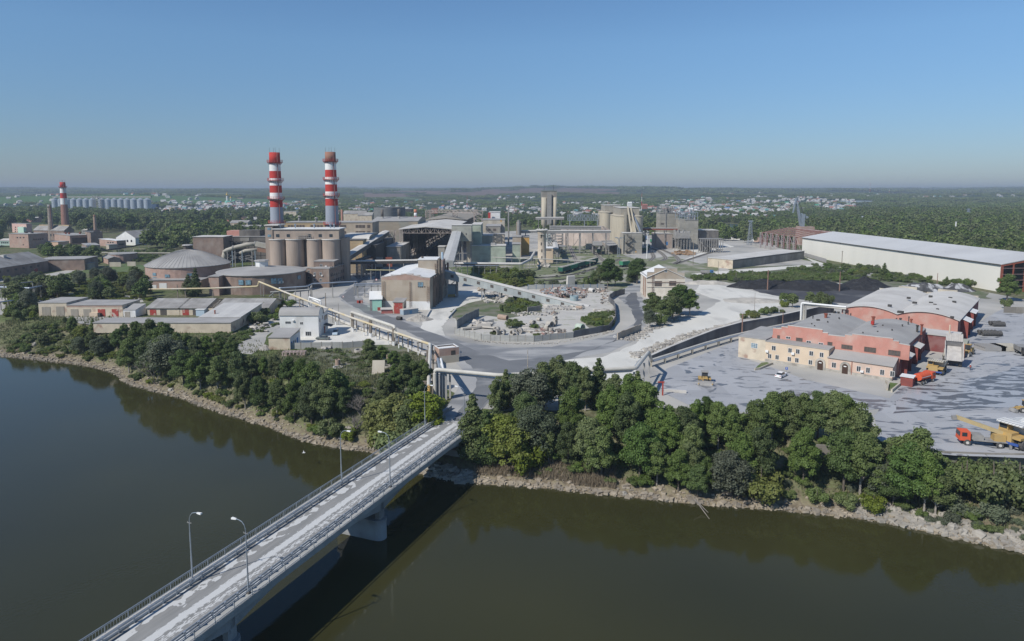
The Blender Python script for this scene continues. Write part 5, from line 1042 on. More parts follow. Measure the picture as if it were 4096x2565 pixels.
gr_.panel('gate_leaf','F',.3,.1,gr_.w/2-.04,gr_.h-.2,gate_red,th=.1);gr_.panel('gate_leaf','F',gr_.w/2+.04,.1,gr_.w-.3,gr_.h-.2,gate_red,th=.1)
rw=Bld('red_shed','low shed with faded red front left of the rusty red gate',I(655,802),I(788,798),mat('faded_red_wall',(.42,.12,.10),(.36,.14,.12),.5),roof_pale,Dp=4,top=I(0,752)[1])
cn=Bld('container','pale blue corrugated container right of the rusty red gate',I(914,818),I(1086,796),blue_cont,roof_pale,Dp=3,top=I(0,742)[1],over=.05)
cn.panel('door','F',cn.w*.42,.2,cn.w*.57,cn.h*.8,mat('mid_blue',(.12,.26,.42)),th=.05)
t=thing('feeder','blue-grey feeder bin with yellow chute by the long inclined gallery','hopper',tuple(on(*I(1480,610))));q=on(*I(1480,610));b=MB();b.box(q.x-2,q.y,1.5,q.x+1.6,q.y+3,6);part('bin',b,mat('bin_blue',(.25,.31,.34)),t);b=MB();b.box(q.x-2,q.y-.8,.4,q.x+1.4,q.y,1.5);part('chute',b,yellow_paint,t)
b=MB();b.hexa([(q.x-7,q.y+1,.5),(q.x+2,q.y+1,8),(q.x+2,q.y+3,8),(q.x-7,q.y+3,.5),(q.x-7,q.y+1,.9),(q.x+2,q.y+1,8.4),(q.x+2,q.y+3,8.4),(q.x-7,q.y+3,.9)]);part('ramp',b,roof_pale,t)
b=MB();b.box(q.x+1.8,q.y,0,q.x+2.6,q.y+4,9);part('screen_wall',b,steel,t)
gallery('inclined_gallery','long pale blue panelled gallery slanting down right from the beige block to the ground',at(*I(1352,372),322),on(*J(1040,712),0)-Vector((0,0,3.6)),3.4,3.3,mat('gallery_blue',(.42,.45,.44),(.36,.39,.385),.25,panel=(1.2,60,.04,.8)),roof_pale,legs=(.3,.42),win=9)
wg=Bld('white_brick_building','tall dusty white brick building with gable roof and stepped front beside the curved road',None,None,whitish_brick,roof_white,xr=J(2147,0)[0],h=9.6,roof='gableU',rise=4.0,world=(lambda n:((n.x+.6,n.y+19),(n.x,n.y)))(on(*J(1705,615))),over=.4)
st=[wg.locate('S',*J(x,y))for x,y in((1712,318),(1795,318),(1795,272),(2062,272),(2062,318),(2147,322))]
frontpoly(wg,st,wg.h-.6,'parapet',beige_block,face='S')
for x0,y0,x1,y1 in((1800,420,1882,485),(1968,420,2048,475)):wg.win('S',J(x0,y0),J(x1,y1),louvre,bars=(3,2),fm=frame_rust)
wg.win('S',J(1912,290),J(1945,320),glass_blue)
u0,z0=wg.locate('S',*J(1775,520));b=MB();o=wg.N+wg.u*.3
for u in(u0-.35,u0+.35):b.beam(o+wg.v*u,o+wg.v*u+Vector((0,0,wg.h+1.5)),.1)
for k in range(16):b.beam(o+wg.v*(u0-.35)+Vector((0,0,.6+k*.65)),o+wg.v*(u0+.35)+Vector((0,0,.6+k*.65)),.07)
part('ladder',b,ladder_m,wg.root)
for z in(wg.h-2.2,wg.h*.55):
 b=MB();b.beam(wg.N+wg.u*.12+Vector((0,0,z)),wg.R+wg.u*.12+Vector((0,0,z)),.3,.25);part('string_course',b,brick_brown if z>7 else whitish_brick,wg.root)
for k in range(2):
 c=wg.N-wg.u*(3+k*5)-wg.v*.3;b=MB();b.tube([c,c+Vector((0,0,wg.h))],.25,8);part('drain_pipe',b,brick_pink,wg.root)
b=MB()
for a_,c_ in((wg.rtop(1,0,.4),wg.rtop(0,0,.4)),(wg.rtop(1,0,.9),wg.rtop(0,0,.9))):b.beam(a_,c_,.08)
for k in range(8):c=wg.rtop(k/7,0,0);b.beam(c,c+Vector((0,0,.9)),.08)
part('roof_rail',b,steel,wg.root)
gb=Bld('guard_booth','small brick gate house with flat white roof at the bridge head',S(800,468),S(895,535),brick_pink,roof_white,xr=S(1290,0)[0],top=S(0,235)[1],parapet=.35)
part('side_render',MB().hexa([gb.N+gb.v*a+gb.u*o+Vector((0,0,z))for z in(0,gb.h*.5)for a,o in((-.01,.05),(gb.D,.05),(gb.D,.0),(-.01,.0))]),concrete_pale,gb.root)
gb.win('S',S(1130,268),S(1215,345),louvre,bars=(4,1),fm=steel_dark)
wb_=Bld('white_house','white painted two storey house with a curved grey roof by the car court',T8(125,1222),T8(1022,1222),plaster_white,roof_grey,xr=T8(1135,0)[0],top=T8(0,705)[1],roof='barrelU',rise=2.0,over=.25,yaw=0.0)
for x0,y0,x1,y1 in((236,845,372,908),(580,860,655,926),(705,1082,845,1186)):wb_.win('F',T8(x0,y0),T8(x1,y1),glass,bars=(3,1)if x1-x0>100 else(2,1))
wb_.box('air_conditioner','F',T8(395,812),T8(445,842),white_paint,th=.5)
for x0,y0,x1,y1 in((1032,785,1052,858),(1093,715,1110,790)):wb_.win('S',T8(x0,y0),T8(x1,y1),glass,bars=None)
wc=Bld('white_wing','narrow white wing behind the curved roof house with a dark door canopy',None,None,plaster_white,roof_grey,xr=T8(1238,0)[0],h=wb_.h-.4,roof='shedF',rise=.6,world=(wb_.R-wb_.u*5+wb_.v*.02,wb_.R+wb_.v*.02))
wc.row('S',4,.9,1.6,4.6,mg=.8);wc.panel('door','S',.6,0,1.8,2.4,gate_red,th=.08)
b=MB();o=wc.N+wc.u*.02;b.hexa([o+wc.v*a+wc.u*c+Vector((0,0,z))for z in(0,.15)for a,c in((0,0),(0,0),(0,0),(0,0))])if False else b.hexa([o+Vector((0,0,3.2)),o+wc.u*2.6+Vector((0,0,2.5)),o+wc.u*2.6+wc.v*3.4+Vector((0,0,2.5)),o+wc.v*3.4+Vector((0,0,3.2)),o+Vector((0,0,3.35)),o+wc.u*2.6+Vector((0,0,2.65)),o+wc.u*2.6+wc.v*3.4+Vector((0,0,2.65)),o+wc.v*3.4+Vector((0,0,3.35))]);part('canopy',b,roof_dark,wc.root)
wa=Bld('annex','low annex with blue doors in front of the white curved roof house',K(415,514),K(617,518),plaster_cream,roof_grey,xr=K(712,0)[0],top=K(0,406)[1],roof='shedF',rise=.9,over=.2,yaw=0.0)
part('side_wall',MB().hexa([wa.N+wa.v*a+wa.u*o+Vector((0,0,z))for z in(0,wa.h-.05)for a,o in((-.01,.04),(wa.D,.04),(wa.D,.0),(-.01,.0))]),plaster_white,wa.root)
for u0,u1,z in((.6,1.9,2.3),(6.5,7.7,2.4)):wa.panel('door','S',u0,0,u1,z,blue_paint,th=.12)
wa.panel('window','S',3,1,3.8,2.2,glass,th=.08);wa.panel('window','S',4.6,1,5.4,2.2,glass,th=.08)
ga=Bld('garage_row','tall end garage of the long cream garage row, grey wooden gates',G(540,1052),G(925,1052),plaster_cream,roof_grey,Dp=14,top=G(0,868)[1],over=.15,yaw=0.0)
ga.box('gate','F',G(770,915),G(890,1050),wood_grey);ga.box('gate','F',G(575,920),G(700,1050),wood_grey)
gb2=Bld('garage_row','long cream garage row with two grey and two rusty red gates',G(926,1054),G(1690,1054),plaster_cream,roof_grey,Dp=13,top=G(0,900)[1],over=.15,yaw=0.0)
for x0,x1,m in((972,1080,wood_grey),(1145,1252,wood_grey),(1342,1450,gate_red),(1535,1632,gate_red)):gb2.box('gate','F',G(x0,952),G(x1,1052),m)
gb2.panel('brick_band','F',0,gb2.h-.7,gb2.w,gb2.h-.1,brick_pink,th=.05)
gc=Bld('garage','low projecting garage with pale doors at the right end of the cream row',G(1700,1062),G(1866,1062),plaster_white,roof_grey,Dp=8,top=G(0,968)[1],roof='shedF',rise=1.2,over=.1,yaw=0.0);gc.box('gate','F',G(1712,985),G(1790,1060),wood_grey)
for i,(X0,X1,lb)in enumerate(((-150,-136.8,'slate roofed garage left of the bent slate edge'),(-136.6,-126,'slate roofed garage just left of the collapsed roof hole'),(-121.5,-100.5,'long slate roofed garage right of the collapsed roof hole'))):
 o=Bld('garage',lb,None,None,plaster_cream,roof_slate,Dp=19,h=3.0,roof='gableU',rise=2.3,world=((X0*.985,273),(X1*.985,273)),over=.5)
 for k in range(2 if i<2 else 5):o.panel('gate','F',1+k*4.2,0,3.6+k*4.2,2.4,gate_red if k==0 else louvre)
t=thing('ruined_garage','open hole with broken rafters where the slate garage roof collapsed','ruin',(-122,274,0));b=MB();b.box(-124,273.2,0,-118.8,273.6,2.7);part('wall',b,plaster_cream,t);b=MB();rg=random.Random(2)
for k in range(9):b.beam((-124+rg.random()*5,273.6,2.7),(-124+rg.random()*5,283,4+rg.random()),.16)
part('rafters',b,wood_grey,t);b=MB();b.box(-124,274,0,-118.8,290,.6);part('debris',b,steel_dark,t)
gd=Bld('low_shed','long low cream shed with flat grey roof nearest the river trees on the left',G(1290,1290),Hh(1020,1322),plaster_cream,roof_grey,Dp=9,top=Hh(0,1212)[1],over=.2,yaw=0.0)
ge=Bld('shed','cream shed with broad ribbed white roof behind the long low shed',None,None,plaster_cream,mat('ribbed_roof',(.52,.51,.48),(.46,.45,.43),.3,panel=(1.9,60,.06,.82,1)),Dp=22,h=3.9,roof='shedF',rise=1.6,world=((gd.N.x-15,gd.N.y+9.1),(gd.N.x-.3,gd.N.y+9.1)),over=.4)
ge.row('S',6,.9,1.1,1.4,louvre);b=MB();c=ge.rtop(.25,.2,.3);b.cyl(c.x,c.y,c.z-.3,c.z+1.3,.25,n=8);b.cyl(c.x,c.y,c.z+1.3,c.z+1.6,.42,.2,n=8);part('chimney_pot',b,rust,ge.root)
q=on(*Hh(675,1135));t=thing('hut','pale blue metal hut with white roof between the garages','hut',tuple(q));part('wall',MB().box(q.x-1.7,q.y,0,q.x+1.7,q.y+3,2.6),mat('pale_blue',(.42,.52,.60)),t);part('roof',MB().box(q.x-1.9,q.y-.2,2.6,q.x+1.9,q.y+3.2,2.8),roof_white,t)
q=on(*G(1320,1062));t=thing('shed_box','small beige steel box standing before the rusty red garage gate','box',tuple(q));part('body',MB().box(q.x-2.6,q.y,0,q.x+.6,q.y+2.2,1.7),plaster_beige,t);part('open_end',MB().box(q.x+.6,q.y+.1,.1,q.x+1.6,q.y+2.1,1.5),steel_dark,t)
for(x0,y0,x1,y1,lb)in((1590,0,1700,0,''),):pass
# ---------------------------------------------------------------- red and cream garage works
uG=Vector((.7716,-.6361,0));vG=Vector((.6361,.7716,0));eN=Vector((100.7,176.5,0));eL=eN-uG*41.6
W2=lambda u,v:(lambda p:(p.x,p.y))(eL+uG*u+vG*v)
def ualong(px):
 k=(px-CX)/FPX;c=-CAMZ;sp,cp=math.sin(PITCH),math.cos(PITCH)
 return(k*(eL.y*cp-c*sp)-eL.x)/(uG.x-k*uG.y*cp)
u1_,u2_=ualong(L(1322,0)[0]),ualong(L(1918,0)[0])
s1=Bld('works_office','cream left end block of the red garage works',None,None,plaster_cream,roof_grey,Dp=19,h=6.3,world=(W2(0,0),W2(u1_,0)),over=.1)
s1.win('F',L(1192,522),L(1252,578),glass_blue,bars=(3,3),fm=frame_white)
s2=Bld('works_office','cream two storey office front with white windows before the red garage works',None,None,plaster_beige,roof_grey,Dp=5.15,h=5.95,world=(W2(u1_+.01,-.02),W2(u2_,-.02)),over=.12)
def winz(bl,pts,fr,z0,z1,bars=(2,1)):
 for x0,x1 in pts:
  xs=[fr(q,0)[0]for q in(x0,x1)];us=[ualong(q)-ualong(proj(bl.L)[0])for q in xs];bl.panel('window','F',us[0],z0,us[1],z1,glass,bars=bars)
winz(s2,((1380,1420),(1535,1572),(1607,1645),(1733,1773),(1831,1870)),L,3.6,5.0);winz(s2,((1347,1382),(1417,1453),(1532,1568),(1603,1640),(1730,1768)),L,1.0,2.4)
def archdoor(bl,x0,y0,x1,y1,fr):
 u0,z1=bl.locate('F',*fr(x0,y0));u1,_=bl.locate('F',*fr(x1,y1));c=(u0+u1)/2;z1=2.5;o,d,nn=bl.fr('F')
 def arch(r,zc,off,m,nm):
  ring=[(c-r,0),(c+r,0)]+[(c+r*math.cos(PI*k/8),zc+r*math.sin(PI*k/8))for k in range(9)];k=len(ring);b=MB()
  b.add([o+d*u+Vector((0,0,z))+nn*off for u,z in ring]+[o+d*u+Vector((0,0,z))-nn*.1 for u,z in ring],[tuple(range(k)),tuple(range(2*k-1,k-1,-1))]+[(i,i+k,(i+1)%k+k,(i+1)%k)for i in range(k)]);return part(nm,b,m,bl.root)
 arch(1.35,2.0,.22,rubble,'door_surround');arch(.75,2.0,.27,mat('brown_door',(.06,.035,.025),rough=.5),'door');bl.panel('door_sign','F',c-.35,1.95,c+.35,2.2,white_paint,th=.31)
archdoor(s2,1825,745,1862,822,L)
for x0,y0 in((1332,590),(1576,612)):s2.box('air_conditioner','F',L(x0,y0),L(x0+26,y0+24),white_paint,th=.55)
s2.panel('stone_plinth','F',0,0,s2.w,.75,rubble,th=.14)
s3=Bld('works_office','single storey peach wing with long lean-to roof before the red garage works',None,None,mat('peach_render',(.60,.45,.36),(.54,.40,.32),.4,c3=(.46,.38,.32),s3=.4,lo=.55,hi=.68),roof_grey,Dp=5.15,h=3.9,roof='shedF',rise=1.3,world=(W2(u2_+.01,0),W2(41.6,0)),over=.35)
winz(s3,((85,138),(373,425),(482,532),(645,698),(762,815)),M,1.15,2.7)
archdoor(s3,218,1098,268,1200,M);s3.panel('stone_plinth','F',0,0,s3.w,.7,rubble,th=.14);s3.box('air_conditioner','F',M(425,1108),M(462,1134),white_paint,th=.6);s3.box('sign','F',M(240,1052),M(266,1070),white_paint)
s3.panel('drain_pipe','F',*(lambda q:(q[0]-.07,0,q[0]+.07,3.8))(s3.locate('F',*M(322,1100))),rust,th=.2)
rh=Bld('garage_works','red brick garage works hall with stepped parapet and two curved grey roofs',None,None,brick_red,roof_grey,Dp=40.5,h=6.9,roof='barrel2V',rise=1.9,world=(W2(u1_+.01,5.2),W2(42.2,5.2)),over=.05)
stp=[rh.locate('F',*q)for q in(L(1400,385),L(1480,392),L(1480,372),L(1540,378),L(1540,360),L(1868,402),L(1868,428),L(1920,432),L(1920,450),L(2080,466),L(2080,448),M(330,706),M(330,688),M(805,742),M(805,768),M(875,775),M(875,800),M(1000,822))]
for i in range(0,len(stp)-1):pass
frontpoly(rh,stp,5.0,'parapet',brick_red,th=.4,off=.12)
for x0,y0,x1,y1,k in((1440,450,1465,485,0),(1522,460,1565,490,1),(1618,472,1678,512,0),(1715,500,1760,532,1),(1830,518,1875,550,1),(1915,512,1960,552,0)):rh.win('F',L(x0,y0),L(x1,y1),glass if k else louvre,bars=(2,1)if k else(1,1),fm=frame_white if k else frame_rust,th=.2)
for x0,y0,x1,y1 in((205,805,332,872),(470,832,605,908),(750,868,888,948)):rh.win('F',M(x0,y0),M(x1,y1),louvre,bars=(4,1),fm=frame_rust,th=.2)
part('side_wall',MB().hexa([rh.N+rh.v*a+rh.u*o+Vector((0,0,z))for z in(0,rh.h-.02)for a,o in((-.01,.04),(rh.D,.04),(rh.D,.0),(-.01,.0))]),brick_red_shade,rh.root)  # shaded copy of the red brick laid over the hall's right side
def portalgate(bl,u0,w_,z,dep,mroof,tilt=.5):
 o,d,nn=bl.fr('S');q=o+d*u0;up=Vector((0,0,1))
 bl.panel('gate','S',u0+.5,0,u0+w_-.5,z-.6,mat('dark_gate',(.07,.03,.03),(.05,.035,.035),.5),th=.15)
 for a in(0,w_):b=MB();b.hexa([q+d*(a-.15)+up*z0+nn*c for z0 in(0,)for c in(.05,)]+[q+d*(a+.15)+nn*.05,q+d*(a+.15)+nn*dep,q+d*(a-.15)+nn*dep,q+d*(a-.15)+nn*.05+up*z,q+d*(a+.15)+nn*.05+up*z,q+d*(a+.15)+nn*dep+up*(z-tilt),q+d*(a-.15)+nn*dep+up*(z-tilt)]);part('gate_wing',b,mat('red_brown_sheet',(.26,.07,.055),(.20,.06,.05),.6),bl.root)
 b=MB();b.hexa([q-d*.5+nn*.05+up*(z+.05),q+d*(w_+.5)+nn*.05+up*(z+.05),q+d*(w_+.5)+nn*(dep+.7)+up*(z-tilt-.15),q-d*.5+nn*(dep+.7)+up*(z-tilt-.15),q-d*.5+nn*.05+up*(z+.2),q+d*(w_+.5)+nn*.05+up*(z+.2),q+d*(w_+.5)+nn*(dep+.7)+up*(z-tilt),q-d*.5+nn*(dep+.7)+up*(z-tilt)]);part('gate_canopy',b,mroof,bl.root)
portalgate(rh,3.5,6,5.4,1.4,roof_pale);portalgate(rh,19,6,5.4,1.4,roof_pale)
for u in(1.2,11,15,28,32,36):rh.panel('window','S',u,3.8,u+1.8,5.8,glass,th=.06)
def vent(bl,px,py,h,r,m,cap=True):
 p=None
 for z in(bl.h+1.6,):
  q=on(px,py,z);b=MB();b.cyl(q.x,q.y,z-1.2,z+h,r,n=12)
  if cap:b.cyl(q.x,q.y,z+h,z+h+.3,r*1.5,r*1.4,n=12)
  part('roof_vent',b,m,bl.root)
for x,y,h,r,m in((20,515,1.6,.45,rust),(120,460,.9,.35,steel_dark),(167,465,.8,.3,steel_dark),(280,440,.5,.14,steel_dark),(310,478,.5,.14,steel_dark),(175,525,.5,.14,steel_dark),(68,482,.5,.14,steel_dark),(568,590,2.6,.4,rust),(682,608,.5,.14,steel_dark),(843,532,.5,.14,steel_dark),(888,538,.7,.3,steel_dark),(987,512,.5,.15,steel_dark),(1013,555,.9,.28,rust),(978,578,.5,.14,steel_dark),(910,605,.5,.14,steel_dark),(1085,625,.8,.3,steel_dark),(1134,650,1.7,.3,rust),(790,660,.5,.14,steel_dark),(622,682,.5,.14,steel_dark),(452,690,.4,.12,steel_dark),(42,570,.4,.12,steel_dark)):
 vent(rh,*M(x,y),h,r,m)
for x,y in((1775,290),(1823,325),(1934,272),(2022,305),(1914,342),(1763,362),(1790,382),(2132,268),(2108,238)):vent(rh,*L(x,y),.5,.15 if x!=1823 else.4,steel_dark)
b=MB();q=on(*M(568,515),11.3);b.cyl(q.x,q.y,q.z-1.5,q.z-.6,.5,n=10);part('red_flue_top',b,red_paint,rh.root)
h2N=Vector((148.6,224,0));h2=Bld('garage_works','rear red brick works hall with two broad curved pale roofs',None,None,brick_red,roof_pale,Dp=61,h=7.2,roof='barrel2V',rise=1.8,world=((lambda p:(p.x,p.y))(h2N-uG*36),(148.6,224)),over=.5)
part('side_wall',MB().hexa([h2.N+h2.v*a+h2.u*o+Vector((0,0,z))for z in(0,h2.h-.02)for a,o in((-.01,.04),(h2.D,.04),(h2.D,.0),(-.01,.0))]),brick_red_shade,h2.root)  # rear hall's right side also has its shade painted in
portalgate(h2,8,7,6.6,2.2,roof_white,.9);portalgate(h2,27,8,6.6,1.8,roof_white)
for k in range(5):b=MB();c0_,c1_=h2.P3(h2.w*k/5+.2,h2.D+.5,7.2),h2.P3(h2.w*(k+1)/5-.2,h2.D+.5,7.2);b.beam(c0_+Vector((0,0,.3+1.6*(k%2))),c1_+Vector((0,0,.3+1.6*(k%2))),.3,1.2);part('rear_parapet',b,concrete_pale,h2.root)
for x,y,r in((1175,192,.3),(1240,247,.3),(985,265,.3),(1470,265,.3),(1515,310,.3),(1055,320,.35),(1245,322,.3),(765,352,.3),(1290,345,.25),(890,428,.45),(1320,398,.2),(1490,490,.25)):
 q=on(*M(x,y),9.2);b=MB();b.cbox((q.x,q.y,9.1),r*1.3,r*2,.35,.8);part('roof_hatch',b,steel_dark,h2.root)
lk=Bld('garage_works','low link building between the two red brick works halls',None,None,brick_red_shade,roof_pale,Dp=9,h=5.2,world=((lambda p:(p.x,p.y))(eN+vG*46-uG*28),(lambda p:(p.x,p.y))(eN+vG*46+uG*9)),over=.3)
b=MB();c=lk.rtop(.93,.5,.2);b.cyl(c.x,c.y,c.z,c.z+2.8,.22,n=8);part('flue',b,plaster_beige,lk.root)
b=MB();o=lk.P3(lk.w+.2,1,0);b.hexa([o+uG*a+vG*c+Vector((0,0,z))for z in(0,4)for a,c in((0,0),(2.4,0),(2.4,5),(0,5))]);part('entrance_box',b,mat('sage_sheet',(.36,.37,.30),(.30,.31,.26),.5),lk.root)
b=MB();o=lk.P3(lk.w+1,-5.5,0);b.hexa([o+uG*a+vG*c+Vector((0,0,z))for z in(0,4.2)for a,c in((0,0),(1.6,0),(1.6,2.2),(0,2.2))]);single('orange_booth',b,mat('salmon_sheet',(.55,.26,.14),(.48,.23,.13),.5),'salmon coloured steel booth behind the tipped up truck body','booth')
q=on(*M(945,1295));t=thing('red_hut','small dark red hut with white roof at the corner of the peach wing','hut',tuple(q));b=MB();b.hexa([q+uG*a+vG*c+Vector((0,0,z))for z in(0,2.4)for a,c in((-1.2,0),(1.6,0),(1.6,3),(-1.2,3))]);part('wall',b,MATS['red_brown_sheet'],t);b=MB();b.hexa([q+uG*a+vG*c+Vector((0,0,z))for z in(2.4,2.55)for a,c in((-1.4,-.2),(1.8,-.2),(1.8,3.2),(-1.4,3.2))]);part('roof',b,roof_white,t)
sheet('grass',[M(740,1345),M(765,1250),M(870,1262),M(790,1345)],.06,grass_m,fr=lambda x,y:(x,y));sheet('grass',[L(1225,770),L(1290,710),L(1340,705),L(1390,725),L(1320,760)],.06,grass_m,fr=lambda x,y:(x,y),jit=.2)
for pts,lb in(((M(735,1345),M(745,1290),M(722,1252)),'left'),((M(890,1270),M(875,1290),M(785,1365)),'right')):
 b=MB()
 for i in range(2):a,c=on(*pts[i]),on(*pts[i+1]);b.beam(a+Vector((0,0,.35)),c+Vector((0,0,.35)),.4,.7)
 single('kerb_wall',b,concrete_pale,'low stone kerb on the %s of the small lawn by the red hut'%lb,'kerb')
b=MB();pts=[L(1225,785),L(1270,778),L(1370,735),L(1395,728)]
for i in range(3):a,c=on(*pts[i]),on(*pts[i+1]);b.beam(a+Vector((0,0,.3)),c+Vector((0,0,.3)),.35,.6)
single('kerb_wall',b,concrete_pale,'low stone kerb round the grass bed at the cream office','kerb')
# ---------------------------------------------------------------- the road bridge
Lp0,Lp1,Rp0=on(317,2565,1.1),on(1753,1649,1.1),on(718,2565,1.1)
bd=(Lp1-Lp0);bd.z=0;TEND=bd.length;bd.normalize();bn=Vector((bd.y,-bd.x,0));Wd=(Rp0-Lp0).dot(bn);Lp0.z=0
brz=math.atan2(bd.y,bd.x)-PI/2
tof=lambda p:(p-Lp0).dot(bd)
BW=lambda s,t,z=0:Lp0+bn*s+bd*t+Vector((0,0,z))
br=thing('road_bridge','long concrete road bridge with dusty deck crossing the river','bridge',tuple(Lp0),brz)
T0,T1_=-75.0,TEND
tp1=tof(on(1540,2155,WZ));piers=[tp1-66,tp1-33.5,tp1,tp1+33]
def deckmat():
 m=bpy.data.materials.new('dusty_deck');m.use_nodes=True;n=m.node_tree.nodes;lk=m.node_tree.links.new;bs=n['Principled BSDF'];bs.inputs['Roughness'].default_value=.85
 tc=n.new('ShaderNodeTexCoord');sp=n.new('ShaderNodeSeparateXYZ');lk(tc.outputs['Object'],sp.inputs[0])
 def noise(sx,sy,sc,det=5):
  mp=n.new('ShaderNodeMapping');mp.inputs['Scale'].default_value=(sx,sy,1);lk(tc.outputs['Object'],mp.inputs[0]);z=n.new('ShaderNodeTexNoise');z.inputs['Scale'].default_value=sc;z.inputs['Detail'].default_value=det;lk(mp.outputs[0],z.inputs['Vector']);return z.outputs[0]
 def mth(op,a,b=None):
  q=n.new('ShaderNodeMath');q.operation=op
  for i,v in enumerate((a,b)):
   if v is None:continue
   if isinstance(v,(int,float)):q.inputs[i].default_value=v
   else:lk(v,q.inputs[i])
  return q.outputs[0]
 def band(c,w_,nz,k):
  d=mth('DIVIDE',mth('ABSOLUTE',mth('SUBTRACT',sp.outputs[0],c)),w_);v=mth('SUBTRACT',mth('MULTIPLY',nz,k),d);q=n.new('ShaderNodeMapRange');q.inputs[1].default_value=0;q.inputs[2].default_value=.09;lk(v,q.inputs[0]);return q.outputs[0]
 fine=noise(3.5,.8,1.6,8);blot=noise(1,.55,.8,2)
 masks=[band(Wd*.54,1.0,fine,1.25),band(2.3,1.2,mth('SUBTRACT',blot,.45),6.5),band(Wd-1.7,.8,mth('SUBTRACT',blot,.47),6),band(Wd*.68,.5,mth('SUBTRACT',fine,.44),8)]
 s_=masks[0]
 for q in masks[1:]:s_=mth('MAXIMUM',s_,q)
 g=noise(1,.12,1.2);rp=n.new('ShaderNodeValToRGB');rp.color_ramp.elements[0].color=(.20,.20,.19,1);rp.color_ramp.elements[1].color=(.27,.265,.25,1);rp.color_ramp.elements[0].position=.3;rp.color_ramp.elements[1].position=.7;lk(g,rp.inputs[0])
 mx=n.new('ShaderNodeMixRGB');lk(s_,mx.inputs[0]);lk(rp.outputs[0],mx.inputs[1]);mx.inputs[2].default_value=(.52,.52,.50,1);lk(mx.outputs[0],bs.inputs['Base Color']);return m
b=MB();b.box(0,T0,-.35,Wd,T1_,-.02);b.box(0,T0,-.02,1.25,T1_,.14);b.box(Wd-.95,T0,-.02,Wd,T1_,.14);part('deck_slab',b,mat('deck_concrete',(.40,.40,.38),(.33,.33,.31),.5),br,local=True)
b=MB();b.add([(1.25,T0,-.01),(Wd-.95,T0,-.01),(Wd-.95,T1_,-.01),(1.25,T1_,-.01)],[(0,1,2,3)]);part('road_surface',b,deckmat(),br,local=True)
b=MB();b.box(-.18,T0,-.75,.02,T1_,.12);b.box(Wd-.02,T0,-.75,Wd+.18,T1_,.12);part('fascia',b,MATS['deck_concrete'],br,local=True)
gm=mat('girder_concrete',(.36,.375,.38),(.30,.31,.315),.3,c3=(.24,.24,.23),s3=.2)
for s0 in(.9,Wd-1.9):
 b=MB();n_=0;vs=[];fs=[];t=T0
 while t<=T1_+.01:
  dd=min(abs(t-p)for p in piers);z=-1.35-1.75*max(0,1-dd/13)**1.7;vs+=[(s0,t,-.35),(s0+1.0,t,-.35),(s0+1.0,t,z),(s0,t,z)];t+=1.5;n_+=1
 for i in range(n_-1):
  for k in range(4):fs.append((4*i+k,4*(i+1)+k,4*(i+1)+(k+1)%4,4*i+(k+1)%4))
 fs+=[(3,2,1,0),(4*n_-4,4*n_-3,4*n_-2,4*n_-1)];b.add(vs,[f[::-1]for f in fs]);part('girder',b,gm,br,local=True)
for p in piers:
 b=MB();ring=[(.3+1.2-1.2*math.cos(a)*1,p+1.25*math.sin(a))for a in[PI/2-PI*k/8 for k in range(9)]];ring=[(1.6-1.25*math.cos(a),p+1.25*math.sin(a))for a in[PI/2-PI*k/8 for k in range(9)]];ring2=[(Wd-1.6+1.25*math.cos(a),p+1.25*math.sin(a))for a in[-PI/2+PI*k/8 for k in range(9)]]
 b.prism(ring+ring2,-13,-4.6);b.prism([(q[0],p+(q[1]-p)*1.1)for q in ring+ring2],-5.1,-4.5)
 for s_ in(1.0,Wd-1.9):b.box(s_,p-.7,-4.5,s_+.9,p+.7,-2.9)
 b.box(.9,p-.4,-3.5,Wd-.9,p+.4,-1.2);part('pier',b,gm,br,local=True)
b=MB();b.box(.2,T1_-1.2,-7,Wd-.2,T1_+1.5,-.36);b.box(-.2,T1_-.2,-5,.4,T1_+6,.9);b.box(Wd-.4,T1_-.2,-5,Wd+.2,T1_+6,.5);part('abutment',b,gm,br,local=True)
def outer_rail(s_,nm):
 b=MB();t=T0;st_=.14 if s_>3 else.14
 for z,w_ in((1.12,.08),(.25,.05),(.95,.04)):b.beam((s_,T0,z),(s_,T1_,z),w_)
 while t<T1_:
  b.beam((s_,t,-.5),(s_,t,1.12),.09);
  if s_<3:
   for k in range(1,8):b.beam((s_,t+3*k/8,.25),(s_,t+3*k/8,.95),.03)
  t+=3
 part(nm,b,galv,br,local=True)
outer_rail(.0,'outer_railing');outer_rail(Wd+.05,'outer_railing')
def guard(s_,inward,nm):
 b=MB();b.mi=0;t=T0+.7
 for z,h_ in((.78,.26),(.42,.2)):
  x0,x1=(s_+.14*inward,s_+.22*inward);b.box(min(x0,x1),T0,z-h_/2,max(x0,x1),T1_,z+h_/2)
 while t<T1_:
  b.box(s_-.07,t-.07,0,s_+.07,t+.07,.92);b.box(min(s_,s_+.14*inward),t-.16,.62,max(s_,s_+.14*inward),t+.16,.9);t+=2
 part(nm,b,galv,br,local=True)
guard(1.3,1,'guard_rail');guard(Wd-1.0,-1,'guard_rail')
b=MB();b.tube([(.55,T0,.32),(.55,T1_,.32)],.16,8);part('cable_duct',b,roof_pale,br,local=True)
